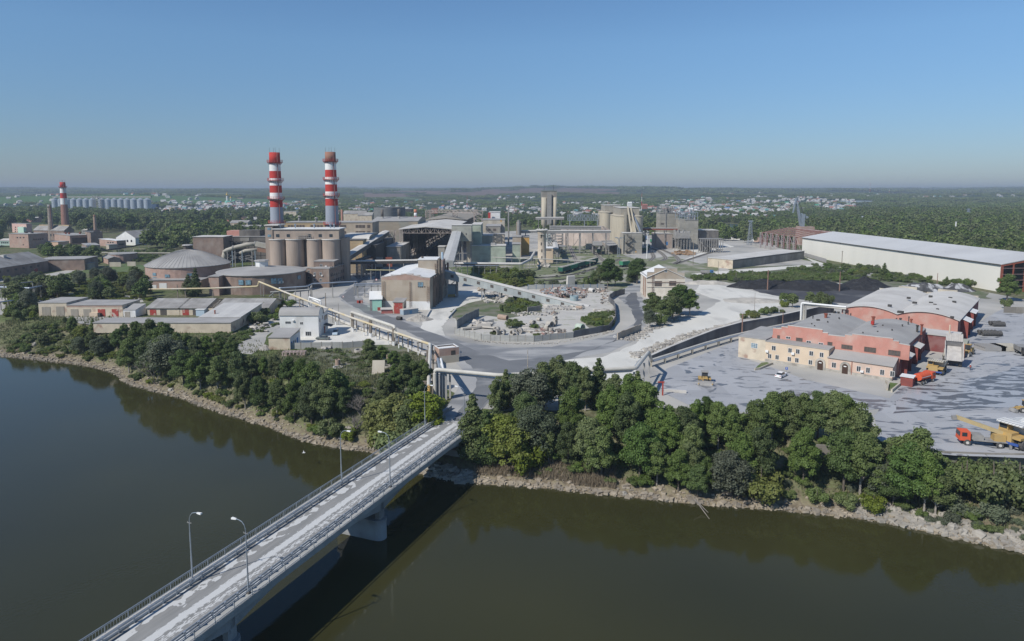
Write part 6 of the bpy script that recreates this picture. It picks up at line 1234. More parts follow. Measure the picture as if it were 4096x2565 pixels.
def make_lamp():
 t=thing('street_lamp','tmp','street lamp',group='street lamps on the bridge');b=MB();b.cyl(0,0,0,3.4,.11,.10,n=10);b.cyl(0,0,3.4,6.6,.085,.08,n=10);b.cyl(0,0,6.6,8.0,.065,.06,n=10);part('pole',b,galv,t,local=True)
 b=MB();b.tube([(0,0,8.0),(.05,0,8.5),(.22,0,8.95),(.55,0,9.3),(1.0,0,9.46),(1.5,0,9.5)],.045,8);part('arm',b,galv,t,local=True)
 b=MB();b.hexa([(1.4,-.1,9.42),(2.1,-.17,9.4),(2.1,.17,9.4),(1.4,.1,9.42),(1.4,-.08,9.56),(2.1,-.14,9.6),(2.1,.14,9.6),(1.4,.08,9.56)]);part('lamp_head',b,white_paint,t,local=True)
 b=MB();b.beam((-.35,0,7.9),(.35,0,7.9),.07);b.box(-.33,-.04,7.9,-.27,.04,8.05);b.box(.27,-.04,7.9,.33,.04,8.05);part('cross_arm',b,steel,t,local=True)
 b=MB();b.box(-.2,-.2,-.05,.2,.2,.25);part('base',b,concrete_dark,t,local=True);return t
lampP=make_lamp();first=True
for i,((x,y),s_,lb)in enumerate(((O(820,1095),1,'nearest lamp on the left side of the bridge, standing out against the water'),(O(1205,1178),-1,'nearest lamp on the right side of the bridge, its arm bent left'),(P(545,715),1,'middle lamp on the left side of the bridge, before the bank trees'),(P(940,745),-1,'middle lamp on the right side of the bridge'),(P(1225,235),1,'farthest lamp on the left side, by the yellow pipe end'),(P(1558,262),-1,'farthest lamp on the right side at the bridge end'))):
 p=on(x,y,.1);ss=.95 if s_>0 else Wd-.62;q=BW(ss,tof(p),.12);rz=math.atan2(bn.y*s_,bn.x*s_)
 if first:lampP.location=q;lampP.rotation_euler.z=rz;lampP['label']=lb;first=False
 else:copy_tree(lampP,q,rz,label=lb)
# ---------------------------------------------------------------- walls and fences
def fence(name,lab,pts,fr,h,m,th=.16,sp=3.0,post=None,cat='fence',z0=0.0,lean=0.0):
 w_=[on(*fr(*p),z0)for p in pts];t=thing(name,lab,cat,tuple(w_[0]));b=MB();pb=MB()
 for i in range(len(w_)-1):
  a,c=w_[i],w_[i+1];ln=(c-a).length;k=max(1,round(ln/sp))
  for j in range(k):
   p,q=a.lerp(c,j/k),a.lerp(c,(j+1)/k);hh=h*(1+.05*rnd.uniform(-1,1));b.beam(p+Vector((0,0,hh/2-.1)),q+Vector((0,0,hh/2-.1))-(q-p).normalized()*.06,th,hh)
   pb.box(p.x-.11,p.y-.11,0,p.x+.11,p.y+.11,h+.12)
 part('panels',b,m,t)
 if post:part('posts',pb,post,t)
 return t
pan=mat('ribbed_fence',(.43,.43,.40),(.36,.36,.34),.3,panel=(3,.42,.07,.72));pan2=mat('old_fence_slabs',(.25,.26,.26),(.19,.20,.20),.4,panel=(1.2,3,.05,.6))
idf=lambda x,y:(x,y)
fence('slab_fence','pale ribbed concrete fence along the road side of the scrap yard',[I(1512,1038),T6(0,712),T6(100,735),T6(560,752),T6(945,756)],idf,2.3,pan,post=concrete)
fence('slab_fence','grey ribbed concrete fence at the scrap yard bend',[T6(948,756),T6(1325,716),T6(1585,690)],idf,2.2,pan,post=concrete)
fence('slab_fence','dark solid concrete wall curving up along the grey road beside the scrap yard',[T6(1588,688),T6(2155,580),T6(2260,440),T6(2262,290),T6(2240,180),T6(2150,105)],idf,2.4,wall_retain,th=.25)
fence('slab_fence','dark concrete wall at the far corner of the scrap yard beside the road',[J(1272,645),J(1340,600),J(1450,570)],idf,2.8,wall_retain,th=.25)
fence('slab_fence','dark leaning plank fence at the left of the scrap yard',[I(1535,975),I(1640,905),I(1790,835)],idf,3.4,pan2,th=.2,sp=1.4)
fence('slab_fence','long grey fence with blue posts behind the scrap heap',[J(325,518),J(800,518),J(1215,512)],idf,2.6,mat('grey_fence',(.33,.34,.33),(.28,.29,.28),.3),sp=4,post=mat('blue_post',(.06,.14,.26)))
fence('slab_fence','low grey block wall inside the scrap yard under the shrubs',[T6(845,285),T6(1055,255)],idf,2.4,concrete,th=.4)
fence('slab_fence','rough concrete wall beside the junction with a round sign at its end',[J(1365,1105),J(1480,1060),J(1640,1000)],idf,2.6,beige_block,th=.3)
fence('slab_fence','ribbed concrete fence below the car court by the white house',[K(618,512),K(1110,505),K(1400,484)],idf,2.1,pan,post=concrete)
b=MB();ww=[Vector((q[0],q[1],0))for q in WL]
for i in range(len(ww)-1):b.beam(ww[i]+Vector((0,0,-2.0)),ww[i+1]+Vector((0,0,-2.0)),.5,4.5)
single('retaining_wall',b,concrete,'stained concrete retaining wall below the truck yard on the river side','wall')
fence('slab_fence','grey concrete fence behind the rear works hall at the right edge',[M(2088,440),M(2500,455)],idf,2.6,concrete,sp=4)
rt=[on(*q)for q in(L(235,705),L(420,640),L(640,560),L(850,490),L(1100,425),L(1400,375),L(1650,325),L(1900,275),L(1965,240))];hts=[1.9,2.6,3.0,3.5,3.8,4.0,4.3,4.6,3.0]
t=thing('retaining_wall','long dark concrete retaining wall between the pale haul road and the yard','wall',tuple(rt[0]));b=MB()
for i in range(len(rt)-1):
 a,c=rt[i],rt[i+1];dd=(c-a).normalized();nn=Vector((-dd.y,dd.x,0))*.35;za,zc=hts[i],hts[i+1];e=dd*.02
 b.hexa([a+e-nn,c-nn,c+nn,a+e+nn,a+e-nn+Vector((0,0,za)),c-nn+Vector((0,0,zc)),c+nn+Vector((0,0,zc)),a+e+nn+Vector((0,0,za))])
part('wall',b,wall_retain,t);b=MB()
for i in range(len(rt)-1):b.beam(rt[i]+Vector((0,0,hts[i]+.06)),rt[i+1]+Vector((0,0,hts[i+1]+.06)),.9,.14)
part('coping',b,roof_pale,t)
hp_=[on(*q,1.7)for q in(L(245,690),L(500,610),L(760,528),L(1000,460),L(1250,402),L(1500,352),L(1690,312))]
t=thing('heating_pipe','long insulated pipe on low posts in front of the dark retaining wall','pipeline',tuple(hp_[0]));part('pipe',MB().tube(hp_,.42,10),pipe_white,t);part('pipe',MB().tube([q+Vector((.5,-.7,-.1))for q in hp_],.28,8),galv,t)
for i in range(len(hp_)-1):
 for f in(0,.5):
  q=hp_[i].lerp(hp_[i+1],f);b=MB();b.box(q.x-.2,q.y-.9,0,q.x+.2,q.y+.3,1.28);part('support',b,concrete_pale,t)
# ---------------------------------------------------------------- the yellow gas pipe and its neighbours
def bent(pts,rb=.8,n_=4):
 o=[Vector(pts[0])]
 for i in range(1,len(pts)-1):
  p,a,c=Vector(pts[i]),Vector(pts[i-1]),Vector(pts[i+1]);da,dc=(a-p),(c-p);r=min(rb,da.length*.4,dc.length*.4);da.normalize();dc.normalize()
  for k in range(n_+1):u=k/n_;o.append((1-u)**2*(p+da*r)+2*u*(1-u)*p+u*u*(p+dc*r))
 o.append(Vector(pts[-1]));return o
t=thing('gas_pipeline','long yellow and cream gas pipe on posts from the round stores to the bridge','pipeline',tuple(at(*Hh(40,835),318)))
p1=[at(*Hh(-60,838),318),at(*Hh(40,835),318),at(*Hh(820,822),318),at(*Hh(1322,800),318),at(*Hh(1330,747),318),on(*T8(255,178),5.4),on(*K(1190,213),4.8),on(*K(1600,352),4.5),on(*K(1940,468),4.4)]
part('pipe',MB().tube(bent(p1),.38,10),pipe_yellow,t);p2=[p1[-1]+Vector((0,0,0)),on(*K(1930,700),4.4),on(*K(1924,850),3.8),on(*K(1920,1010),1.2),on(*K(1917,1150),.3)]
part('pipe',MB().tube(bent([p1[-2].lerp(p1[-1],.97)]+p2),.47,12),pipe_white,t);part('pipe_end',MB().tube([on(*K(1924,860),3.7),on(*K(1921,985),1.7)],.5,12),mat('ochre_pipe',(.46,.30,.08),(.38,.25,.09),.6),t)
gp=mat('grey_brown_post',(.27,.235,.19),(.21,.18,.15),.8)
for x,y,yb in((500,840,950),(410,782,895),(810,840,885)):q=at(*Hh(x,y),318);part('post',MB().beam((q.x,318.5,0),(q.x,318.5,q.z),.35),gp,t)
for px0,py0 in((1355,915),(1385,915)):q=on(*Hh(px0,py0));part('post',MB().beam((q.x,q.y,0),(q.x,q.y,7),.22),steel,t)
for k in range(12):
 f=k/11;seg=[p1[5],p1[6],p1[7],p1[8]];u=f*3;i=min(2,int(u));q=seg[i].lerp(seg[i+1],u-i);dq=(seg[i+1]-seg[i]).normalized();nn=Vector((-dq.y,dq.x,0));m2=(q.x<-28 and q.x>-66)
 for sg in(-.7,.7):
  c=q+nn*sg;b=MB();b.box(c.x-.16,c.y-.16,1.4 if m2 else 0,c.x+.16,c.y+.16,q.z-.35);part('post',b,gp,t)
  if m2:b=MB();b.box(c.x-.17,c.y-.17,0,c.x+.17,c.y+.17,1.4);part('post_foot',b,white_paint,t)
 part('cross_beam',MB().beam(q+nn*1.1-Vector((0,0,.5)),q-nn*1.1-Vector((0,0,.5)),.22),steel_dark,t)
for f in(.15,.4,.65,.9):
 q=p2[0].lerp(p2[2],f)
 for sx in(-.9,.9):part('post',MB().box(q.x+sx-.2,q.y-.2,-3,q.x+sx+.2,q.y+.2,q.z-.5),gp,t)
 part('cross_beam',MB().box(q.x-1.9,q.y-.15,q.z-.5,q.x+1.5,q.y+.15,q.z-.25),gp,t)
t=thing('steam_pipeline','thick white pipe crossing over the dark road beside the yellow one','pipeline',tuple(on(*K(1190,155),7)));q0,q1=on(*K(1192,160),6.6),on(*K(1606,300),6.3)
part('pipe',MB().tube(bent([q0-Vector((0,0,5.5)),q0,q1,q1-Vector((0,0,3.5))],1.0),.5,12),pipe_white,t);b=MB();truss(b,q0+Vector((.5,-.8,-1.0)),q1+Vector((.5,-.8,-1.0)),.8,24,.12);part('lattice',b,steel,t)
for f in(0.02,.04,.45,.48,.96,.98):
 q=q0.lerp(q1,f);
 for sy in(-.8,.6):part('post',MB().box(q.x-.18,q.y+sy-.18,1.4,q.x+.18,q.y+sy+.18,q.z-.6),gp,t);part('post_foot',MB().box(q.x-.19,q.y+sy-.19,0,q.x+.19,q.y+sy+.19,1.4),white_paint,t)
t=thing('portal_pipe','small white pipe portal behind the white curved roof house','pipeline',tuple(on(*T8(800,530))));q0,q1=on(*T8(790,280),6),on(*T8(1060,365),6);part('pipe',MB().tube(bent([q0-Vector((0,0,6)),q0,q1,q1-Vector((0,0,6))],.6),.32,8),white_paint,t);part('pipe',MB().tube(bent([q0-Vector((-.8,0,6)),q0+Vector((.8,0,-.7)),q1-Vector((.8,0,.7)),q1-Vector((.8,0,6))],.6),.22,8),white_paint,t)
b=MB();dl=[on(*q,.7)for q in(K(940,160),K(1120,250),K(1300,320),K(1600,432),K(1760,500),K(1900,560))]
for i in range(5):b.beam(dl[i],dl[i+1],1.1,.8)
single('heating_duct',b,roof_pale,'low pale covered duct running under the yellow pipe to the gate house','duct')
t=thing('steam_pipeline','pale double pipe carried high over the road at the bridge head','pipeline',tuple(on(*S(860,1400))));a=on(*S(805,645),7.6);c1=on(*Q(600,205),7.6);c2=on(*L(105,762),7.4);c3=on(*L(222,612),7.0)
part('pipe',MB().tube(bent([a-Vector((0,0,9)),a,c1,c2,c3,on(*L(250,690),1.7)],.9),.48,12),pipe_white,t);part('pipe',MB().tube(bent([a+Vector((1.5,.8,-9)),a+Vector((1.5,.8,-.9)),c1+Vector((0,.8,-.9)),c2+Vector((-.9,.8,-.9)),c3+Vector((-1,0,-.9))],.7),.3,10),galv,t)
for q in(a+Vector((.9,.3,0)),a+Vector((2.6,.3,0)),a+Vector((3.4,1.8,0)),c2+Vector((-.4,.4,0)),c2.lerp(c3,.5)+Vector((.4,0,0)),c3+Vector((.3,0,0))):part('post',MB().box(q.x-.22,q.y-.22,-3,q.x+.22,q.y+.22,6.3),mat('pale_post',(.42,.41,.38),(.34,.33,.31),.7),t)
for k in range(3):q=a+Vector((.6+k*.7,.5+k*.4,0));part('riser',MB().tube([(q.x,q.y,-2),(q.x,q.y,6.9)],.2,8),galv if k!=1 else white_paint,t)
r0=on(*S(860,430),4);part('pipe',MB().tube(bent([r0+Vector((0,0,-4)),r0,a+Vector((1.2,.3,-.4))],.5),.36,10),galv,t);part('pipe',MB().tube(bent([r0+Vector((.9,0,-4)),r0+Vector((.9,0,0)),a+Vector((2.0,.6,-.4))],.5),.3,10),white_paint,t)
t=thing('steam_pipeline','white pipe portal at the far end of the dark retaining wall','pipeline',tuple(on(*L(1680,345))));a,c=on(*L(1668,146),8.2),on(*L(2092,186),8.2);part('pipe',MB().tube(bent([a-Vector((0,0,8)),a,c],.7),.36,10),white_paint,t);part('pipe',MB().tube(bent([a-Vector((-1,0,8)),a+Vector((1,.3,-.7)),c-Vector((0,0,.7))],.7),.3,10),pipe_white,t)
for k in(.06,.12,.98):q=a.lerp(c,k);part('post',MB().box(q.x-.25,q.y+.5,0,q.x+.25,q.y+1,7.4),MATS['pale_post'],t)
def piperun(lab,pts,r,m,postn,cat='pipeline',lat=0):
 t=thing('pipe_run',lab,cat,tuple(pts[0]));part('pipe',MB().tube(bent(pts,.8),r,8),m,t)
 if lat:part('pipe',MB().tube([Vector(p)+Vector((0,-.9,-.5))for p in pts],r*.7,6),galv,t)
 for k in range(postn):
  u=(k+.5)/postn*(len(pts)-1);i=min(len(pts)-2,int(u));q=Vector(pts[i]).lerp(Vector(pts[i+1]),u-i)
  if q.z>1:part('post',MB().box(q.x-.17,q.y+.3,0,q.x+.17,q.y+.64,q.z-r),steel,t)
 if lat:
  b=MB();truss(b,Vector(pts[0])-Vector((0,-.6,1.5)),Vector(pts[-1])-Vector((0,-.6,1.5)),.9,lat,.14);part('lattice',b,steel,t)if len(pts)==2 else None
 return t
piperun('long thin pale pipe on posts passing in front of the round concrete tower',[at(*T2(-60,905),442),at(*T2(960,938),440),at(*T2(2430,998),442)],.3,pipe_white,11)
piperun('bent covered walkway pipe joining the leg frame to the round tower yard',[at(*Cc(1750,1080),420),at(*T2(640,1062),418),at(*T2(850,960),430),at(*T2(960,770),480)],.8,roof_pale,7)
piperun('dark low pipe trestle right of the steep gallery',[at(*Cc(1760,1095),405),at(*Cc(2390,1098),405)],.35,steel_dark,8,lat=14)
piperun('pipe trestle with silver bend crossing the road below the brick office',[on(*Hh(1450,915),1),on(*Hh(1560,820),6.2),on(*Hh(1870,800),6.5),on(*Hh(1930,770),7.2),on(*Hh(2430,745),7.2),on(*Cc(380,1330),6.2)],.3,galv,8)
piperun('second pipe under the silver bend by the low round store',[on(*Hh(1460,865),5),on(*Hh(1900,835),5),on(*Hh(1925,790),6)],.28,pipe_white,4)
piperun('pipe trestle left of the beige block',[on(*Cc(400,1365),6.6),on(*Cc(770,1355),6.4)],.3,galv,4,lat=6)
piperun('thin yellow and white height barrier over the plant road',[on(*Cc(560,1168),6),on(*Cc(960,1172),6)],.18,mat('barrier_paint',(.6,.55,.3)),3)
piperun('grey pipes running left to right at the far left edge, nearer run',[on(*T7(-80,320),6.0),on(*T7(570,345),6.0),on(*T7(1035,265),5.6)],.42,galv,8)
piperun('grey pipes running at the far left edge, farther run',[on(*T7(-80,300),8),on(*T7(600,225),8),on(*T7(640,235),6)],.3,steel,5)
piperun('low grey pipe at the far left edge beside the white posts',[on(*T7(-80,620),3.5),on(*T7(480,545),3.5)],.3,galv,4)
piperun('long dark conveyor trestle rising right behind the green lawn',[on(*G(1400,150),3),on(*G(1840,85),4),on(*G(2420,-60),6)],.6,steel_dark,10)
piperun('grey pipeline crossing the gardens behind the domed store',[on(*G(1400,175),3),on(*G(1830,180),3),on(*G(2420,182),3)],.45,pipe_duct,9)
piperun('small yellow gas pipe portal behind the green lawn',[on(*G(1830,165),3.6),on(*G(1835,128),5),on(*G(1998,125),5),on(*G(2000,172),.2)],.18,pipe_yellow,0)
YD=452;hd_=lambda x,y:at(*Hh(x,y),YD)
t=thing('exhaust_duct','pair of thick dusty ducts arching left of the brown silo battery','duct',tuple(hd_(935,540)))
part('duct',MB().tube([hd_(938,560),hd_(938,450),hd_(945,415),hd_(975,395),hd_(1080,360),hd_(1200,332),hd_(1300,322)],1.35,14),pipe_duct,t,smooth=True);part('duct_elbow',MB().beam(hd_(1300,322),hd_(1420,350),3),pipe_duct,t)
part('duct',MB().tube([hd_(1120,430),hd_(1180,402),hd_(1320,388)],1.15,12),pipe_duct,t,smooth=True);part('rusty_duct',MB().beam(hd_(1320,388),hd_(1425,402),2.6),mat('rust_duct',(.27,.15,.10),(.20,.13,.10),.5),t)
for x in(1045,1290):part('duct_band',MB().tube([hd_(x,368 if x<1100 else 323)-Vector((.4,0,-.1)),hd_(x,368 if x<1100 else 323)+Vector((.4,0,.1))],1.55,14),steel,t)
rg=random.Random(11)
for k,x in enumerate((990,1045,1075,1155,1265,1300)):
 q=hd_(x,545);b=MB();b.beam((q.x,YD-1,0),(q.x,YD-1,hd_(x,400).z),.45);part('support_leg',b,mat('blue_grey_leg',(.22,.28,.33))if k%2 else steel,t)
b=MB()
for k in range(16):q,r_=hd_(980+rg.random()*330,420+rg.random()*120),hd_(980+rg.random()*330,420+rg.random()*120);b.beam(q,r_,.3)
part('brace_tangle',b,steel,t)
mh=wbox('mill_house','dark weathered mill house with slatted upper floor above the dusty ducts',Hh(935,245),Hh(1400,0),490,22,concrete_dark,roof_grey)
for x0,x1 in((925,1045),(1112,1225)):
 mh.box('panel_bay','F',Hh(x0+12,255),Hh(x1,330),concrete,th=.3)
part('brick_loft',MB().box(at(*Hh(970,180),494).x,494,mh.h,at(*Hh(1110,180),494).x,504,at(*Hh(970,178),494).z),brick_red,mh.root);part('grey_loft',MB().box(at(*Hh(1110,180),494).x+.01,494,mh.h,at(*Hh(1340,180),494).x,504,at(*Hh(1110,172),494).z),concrete_dark,mh.root)
b=MB();x0,x1=at(*Hh(885,300),480).x,at(*Hh(1420,300),480).x
for k in range(9):x=x0+(x1-x0)*k/8;b.beam((x,479,0),(x,479,15),.5)
for z in(5,10,15):b.beam((x0,479,z),(x1,479,z),.5)
part('open_frame',b,steel_dark,mh.root)
sh2=wbox('long_low_shed','long low shed with flat pale roof beyond the gravel heap',Hh(590,248),Hh(930,0),470,16,brick_brown,roof_pale)
hs=Bld('house','peach gabled shed left of the dark gravel heap',Hh(365,345),Hh(470,350),MATS['peach_wall'],roof_slate,Dp=18,top=Hh(0,300)[1],roof='gableV',rise=3,cat='house')
heap('gravel_heap','broad dark gravel heap behind the domed store',at(*Hh(800,330),505).x,508,40,24,10,gravel_m,seed=3.3);heap('gravel_heap','second dark gravel heap spreading left behind the domed store',at(*Hh(560,400),450).x,452,28,18,6,gravel_m,seed=5.1)
# ---------------------------------------------------------------- poles
def pole(base,top,fr,lab,r=.16,m=None,arm=0,cat='pole',z0=0.0):
 p=on(*fr(*base),z0);z=at(*fr(*top),p.y).z;m=m or gp
 if arm:
  t=thing('utility_pole',lab,cat,tuple(p));b=MB();b.beam((p.x,p.y,z0),(p.x,p.y,z),r*2);part('pole',b,m,t);b=MB();b.beam((p.x-arm,p.y,z-.6),(p.x+arm,p.y,z-.6),.14);part('cross_arm',b,steel,t);return t
 return single('utility_pole',MB().cyl(p.x,p.y,z0,z,r,r*.7,n=8),m,lab,cat)
rp_=mat('reddish_post',(.27,.16,.12),(.21,.13,.10),1)
for b0,t0,fr,lb,k in(((425,1200),(425,990),F,'tall reddish post on the coal yard, left of the peak',dict(m=rp_,r=.3)),((857,1265),(862,1165),F,'short white and green post behind the curved roofs',dict(m=white_paint,r=.3)),((1475,1162),(1483,1005),F,'pinkish pole before the white hall beside the dark spoil',dict(m=rp_,r=.2)),((450,915),(457,765),F,'thin pole with lamp arm before the white hall, nearer one',dict(arm=1.0)),((313,850),(308,730),F,'thin pole before the left end of the white hall',dict(arm=.6)),((1615,1512),(1617,1240),E,'tall twin post at the left end of the coal yard',dict(m=rp_,r=.35)),((1408,1338),(1412,1232),E,'grey post in scrub before the flat warehouse',dict()),((1182,1356),(1185,1262),E,'short grey post left in the scrub',dict()),((1222,248),(1226,52),L,'thin dark pole on the haul road edge above the retaining wall',dict(r=.1)),((1103,478),(1107,252),L,'reddish lamp pole standing in the yard before the retaining wall',dict(m=rp_,arm=.8)),((1488,370),(1490,236),L,'reddish pole behind the left end of the cream office',dict(m=rp_)),((322,1480),(326,1215),J,'crooked pale birch pole at the junction',dict(m=bark_pale,r=.13)),((1250,520),(1258,420),J,'leaning grey pole in the scrap yard corner',dict()),((1110,630),(1112,522),F,'lone white pole rising from the far forest, left one',dict(m=white_paint,r=.5,arm=1.5)),((1672,602),(1674,450),F,'lone white pole rising from the far forest, right one',dict(m=white_paint,r=.5,arm=1.5)),((2018,1085),(2026,750),D,'tall white mast right of the zigzag stair block',dict(m=white_paint,r=.35)),((1012,905),(1018,735),D,'grey mast between the rail tracks',dict(arm=.8)),((590,1170),(600,745),E,'thin tall mast by the timber stack',dict(r=.25)),((1020,262),(1010,125),K,'dark pole beside the yellow pipe above the car court',dict(r=.12,m=steel_dark)),((1075,262),(1075,80),K,'grey lamp pole beside the dark road',dict(r=.1)),((1180,500),(1140,185),T8,'brown wooden post with broken top by the road fork',dict(r=.22)),((783,1225),(783,1050),E,'thin pole at the left corner of the flat warehouse',dict()),((935,1310),(935,1115),E,'pole by the blue dump truck on the gravel lane',dict())):
 pole(b0,t0,fr,lb,**k)
t=thing('light_mast','lattice light mast with lamp crown before the rail canopy','mast',tuple(on(*T3(705,1200))));c=on(*T3(705,1200));z=at(*T3(705,800),c.y).z;b=MB();lattice(b,c.x,c.y,0,z,.9,.5,8,.14);part('mast',b,galv,t)
for k in range(6):a_=k*PI/3;b=MB();b.beam((c.x,c.y,z-1),(c.x+2.6*math.cos(a_),c.y+2.6*math.sin(a_),z),.14);b.box(c.x+2.6*math.cos(a_)-.4,c.y+2.6*math.sin(a_)-.3,z,c.x+2.6*math.cos(a_)+.4,c.y+2.6*math.sin(a_)+.3,z+.6);part('floodlight',b,galv,t)
for i,(x,yb,yt,Yv)in enumerate(((385,400,270,1500),(540,420,345,1150),(672,470,390,950),(1812,405,310,1100))):
 b=MB();p=at(*F(x,yb),Yv);lattice(b,p.x,Yv,0,at(*F(x,yt),Yv).z,3.2,.7,7,.5);b.beam((p.x-5,Yv,at(*F(x,yt+8),Yv).z),(p.x+5,Yv,at(*F(x,yt+8),Yv).z),.5);single('pylon',b,galv,'lattice power pylon in the far forest, %s from the left'%ordn(i+1),'pylon')
# ---------------------------------------------------------------- heaps
def hp(lab,fr,cxp,base,top,wpx,ry,m,**k):
 p=on(*fr(cxp,base));s=fr(wpx,0)[0]-fr(0,0)[0];Y=p.y+ry*.8;h=at(*fr(cxp,top),Y).z;return heap(k.pop('nm','coal_heap'),lab,at(fr(cxp,0)[0],900,Y).x,Y,s/2/FPX*Y,ry,max(.6,h),m,**k)
hp('tall black coal heap with a sharp peak on the coal yard',F,735,1195,1040,560,14,coal_m,seed=1.5)
hp('long low black coal ridge left of the coal peak',F,150,1195,1100,860,12,coal_m,seed=2.5,flat=.55)
hp('low black coal tongue beside the pale rock berm',E,1560,1500,1385,900,9,coal_m,seed=4.5,flat=.55)
ashm=mat('ash_mix',(.05,.05,.052),(.09,.09,.09),.4,c3=(.42,.42,.42),s3=.18,lo=.52,hi=.58,bump=.2)
hp('black and white streaked spoil mound behind the rear works hall',M,1200,200,100,640,7,ashm,seed=6.5,flat=.4,nm='spoil_heap');hp('second streaked spoil mound nearer the white hall',M,1600,200,105,420,6,ashm,seed=7.5,flat=.3,nm='spoil_heap')
hp('pale rocky berm left of the coal yard behind the white brick building',E,800,1440,1385,760,5,sand_m,seed=8.5,flat=.4,nm='rock_berm');hp('pale rocky berm end sloping down to the haul road',L,1230,150,105,560,9,sand_m,seed=9.5,flat=.3,nm='rock_berm')
hp('low rubble mound beside the ramp by the beige block',I,1080,890,800,330,4,rubble,seed=3.1,nm='rubble_heap');hp('white rubble heap among shrubs in the scrap yard',T6,500,120,20,330,5,rubble,seed=3.7,nm='rubble_heap');hp('small grey sand pile beside the white annex',K,335,525,465,130,2.2,mat('grey_sand',(.34,.32,.29),(.28,.265,.24),.5),seed=3.9,nm='sand_pile')
hp('brown scrap cone in the middle of the scrap yard',T6,1280,325,250,120,2.0,mat('brown_scrap',(.20,.15,.12),(.28,.24,.20),1.5),seed=2.9,nm='scrap_cone')
# ---------------------------------------------------------------- vehicles
def wheels(t,pts,r,w_,m=tyre_dust,rim=None):
 for x,y in pts:
  wl_=part('wheel',MB().wheel((x,y,r),r,w_),m,t,local=True)
  part('rim',MB().wheel((x+(w_*.2 if x>0 else-w_*.2),y,r),r*.5,w_*.7,n=10),rim or roof_pale,wl_,local=True)
def place(t,p,head):t.location=(p[0],p[1],p[2]+.02);t.rotation_euler.z=head
def hx(x0,x1,y0,y1,z0,z1,ix=0,iy0=0,iy1=0):return MB().hexa([(x0,y0,z0),(x1,y0,z0),(x1,y1,z0),(x0,y1,z0),(x0+ix,y0+iy0,z1),(x1-ix,y0+iy0,z1),(x1-ix,y1-iy1,z1),(x0+ix,y1-iy1,z1)])
def car(nm,lab,p,head,m,L_=4.5,h=1.45,van=False):
 t=thing(nm,lab,'car',(0,0,0));w_=.86;b=hx(-w_,w_,-L_/2,L_/2,.25,.62,0,0,0);q=hx(-w_,w_,-L_/2+.02,L_/2-.02,.62,.88 if not van else 1.0,.06,.05,.12);b.add(q.v,q.f);part('body',b,m,t,local=True)
 y0,y1=(-L_*.36,L_*.2)if not van else(-L_*.46,L_*.16);z0=.88 if not van else 1.0
 part('windows',hx(-w_+.1,w_-.1,y0,y1,z0,h-.08,.16,.42 if not van else.05,.5 if not van else.25),glass,t,local=True);part('roof',hx(-w_+.26,w_-.26,y0+.42 if not van else y0+.03,y1-.48 if not van else y1-.22,h-.1,h,.04,.1,.08),m if not van else roof_white,t,local=True)
 wheels(t,[(-.8,-L_*.3),(.8,-L_*.3),(-.8,L_*.31),(.8,L_*.31)],.31,.2,black,galv)
 for x in(-.6,.6):part('headlight',hx(x-.18,x+.18,L_/2-.04,L_/2+.02,.55,.7),white_paint,t,local=True);part('tail_light',hx(x-.18,x+.18,-L_/2-.02,-L_/2+.04,.6,.75),red_paint,t,local=True)
 place(t,p,head);return t
car('parked_car','white sedan parked alone in the yard before the cream office',on(*L(1475,845)),-.75,car_white);car('parked_car','grey-green sedan parked at the corner of the white curved roof house',on(*T8(1115,1275)),PI/2-.08,car_grey)
car('parked_van','white and blue jeep facing the camera on the car court',on(*T8(1410,1155)),PI+.1,mat('blue_white_body',(.40,.50,.58)),L_=4.1,h=1.95,van=True)
t=thing('bulldozer','yellow bulldozer with a wide steel blade parked in the yard','bulldozer',(0,0,0))
for s in(-1,1):
 b=MB();pr=[(-1.9,.1),(-2.3,.5),(-1.9,1.05),(1.9,1.05),(2.3,.5),(1.9,.1)];b.add([(s*1.3+dx,y,z)for dx in(-.3,.3)for y,z in pr],[tuple(range(6)),tuple(range(11,5,-1))]+[(i,i+6,(i+1)%6+6,(i+1)%6)for i in range(6)]);part('track',b,tyre_dust,t,local=True);part('push_arm',MB().beam((s*1.55,0,.6),(s*1.7,3.1,.6),.25),yellow_paint,t,local=True)
part('hood',hx(-.65,.65,.3,2.5,.7,1.9,.05,0,.15),yellow_paint,t,local=True);part('grille',hx(-.5,.5,2.5,2.56,.8,1.75),steel_dark,t,local=True);part('fenders',hx(-1.6,1.6,-1.9,.6,1.08,1.4),yellow_paint,t,local=True);part('cab',hx(-.8,.8,-1.3,.3,1.4,2.95,.08,.1,.1),glass,t,local=True);part('cab_roof',hx(-.95,.95,-1.5,.5,2.95,3.1),MATS['grey_roof'],t,local=True)
b=MB();n_=6
for k in range(n_):a0,a1=-.6+1.2*k/n_,-.6+1.2*(k+1)/n_;b.hexa([(-2,3.1-.35*math.cos(a0),.75+.9*a0/.6*.7),(2,3.1-.35*math.cos(a0),.75+.63*a0/.6*1),(2,3.2-.35*math.cos(a0),.75+.63*a0/.6),(-2,3.2-.35*math.cos(a0),.75+.63*a0/.6),(-2,3.1-.35*math.cos(a1),.75+.63*a1/.6),(2,3.1-.35*math.cos(a1),.75+.63*a1/.6),(2,3.2-.35*math.cos(a1),.75+.63*a1/.6),(-2,3.2-.35*math.cos(a1),.75+.63*a1/.6)])
part('blade',b,mat('worn_steel',(.42,.41,.39),(.34,.33,.31),1,rough=.45),t,local=True);part('exhaust',MB().cyl(.3,1.5,1.9,2.7,.07,n=8),steel_dark,t,local=True);place(t,on(*L(752,905)),PI-.2)
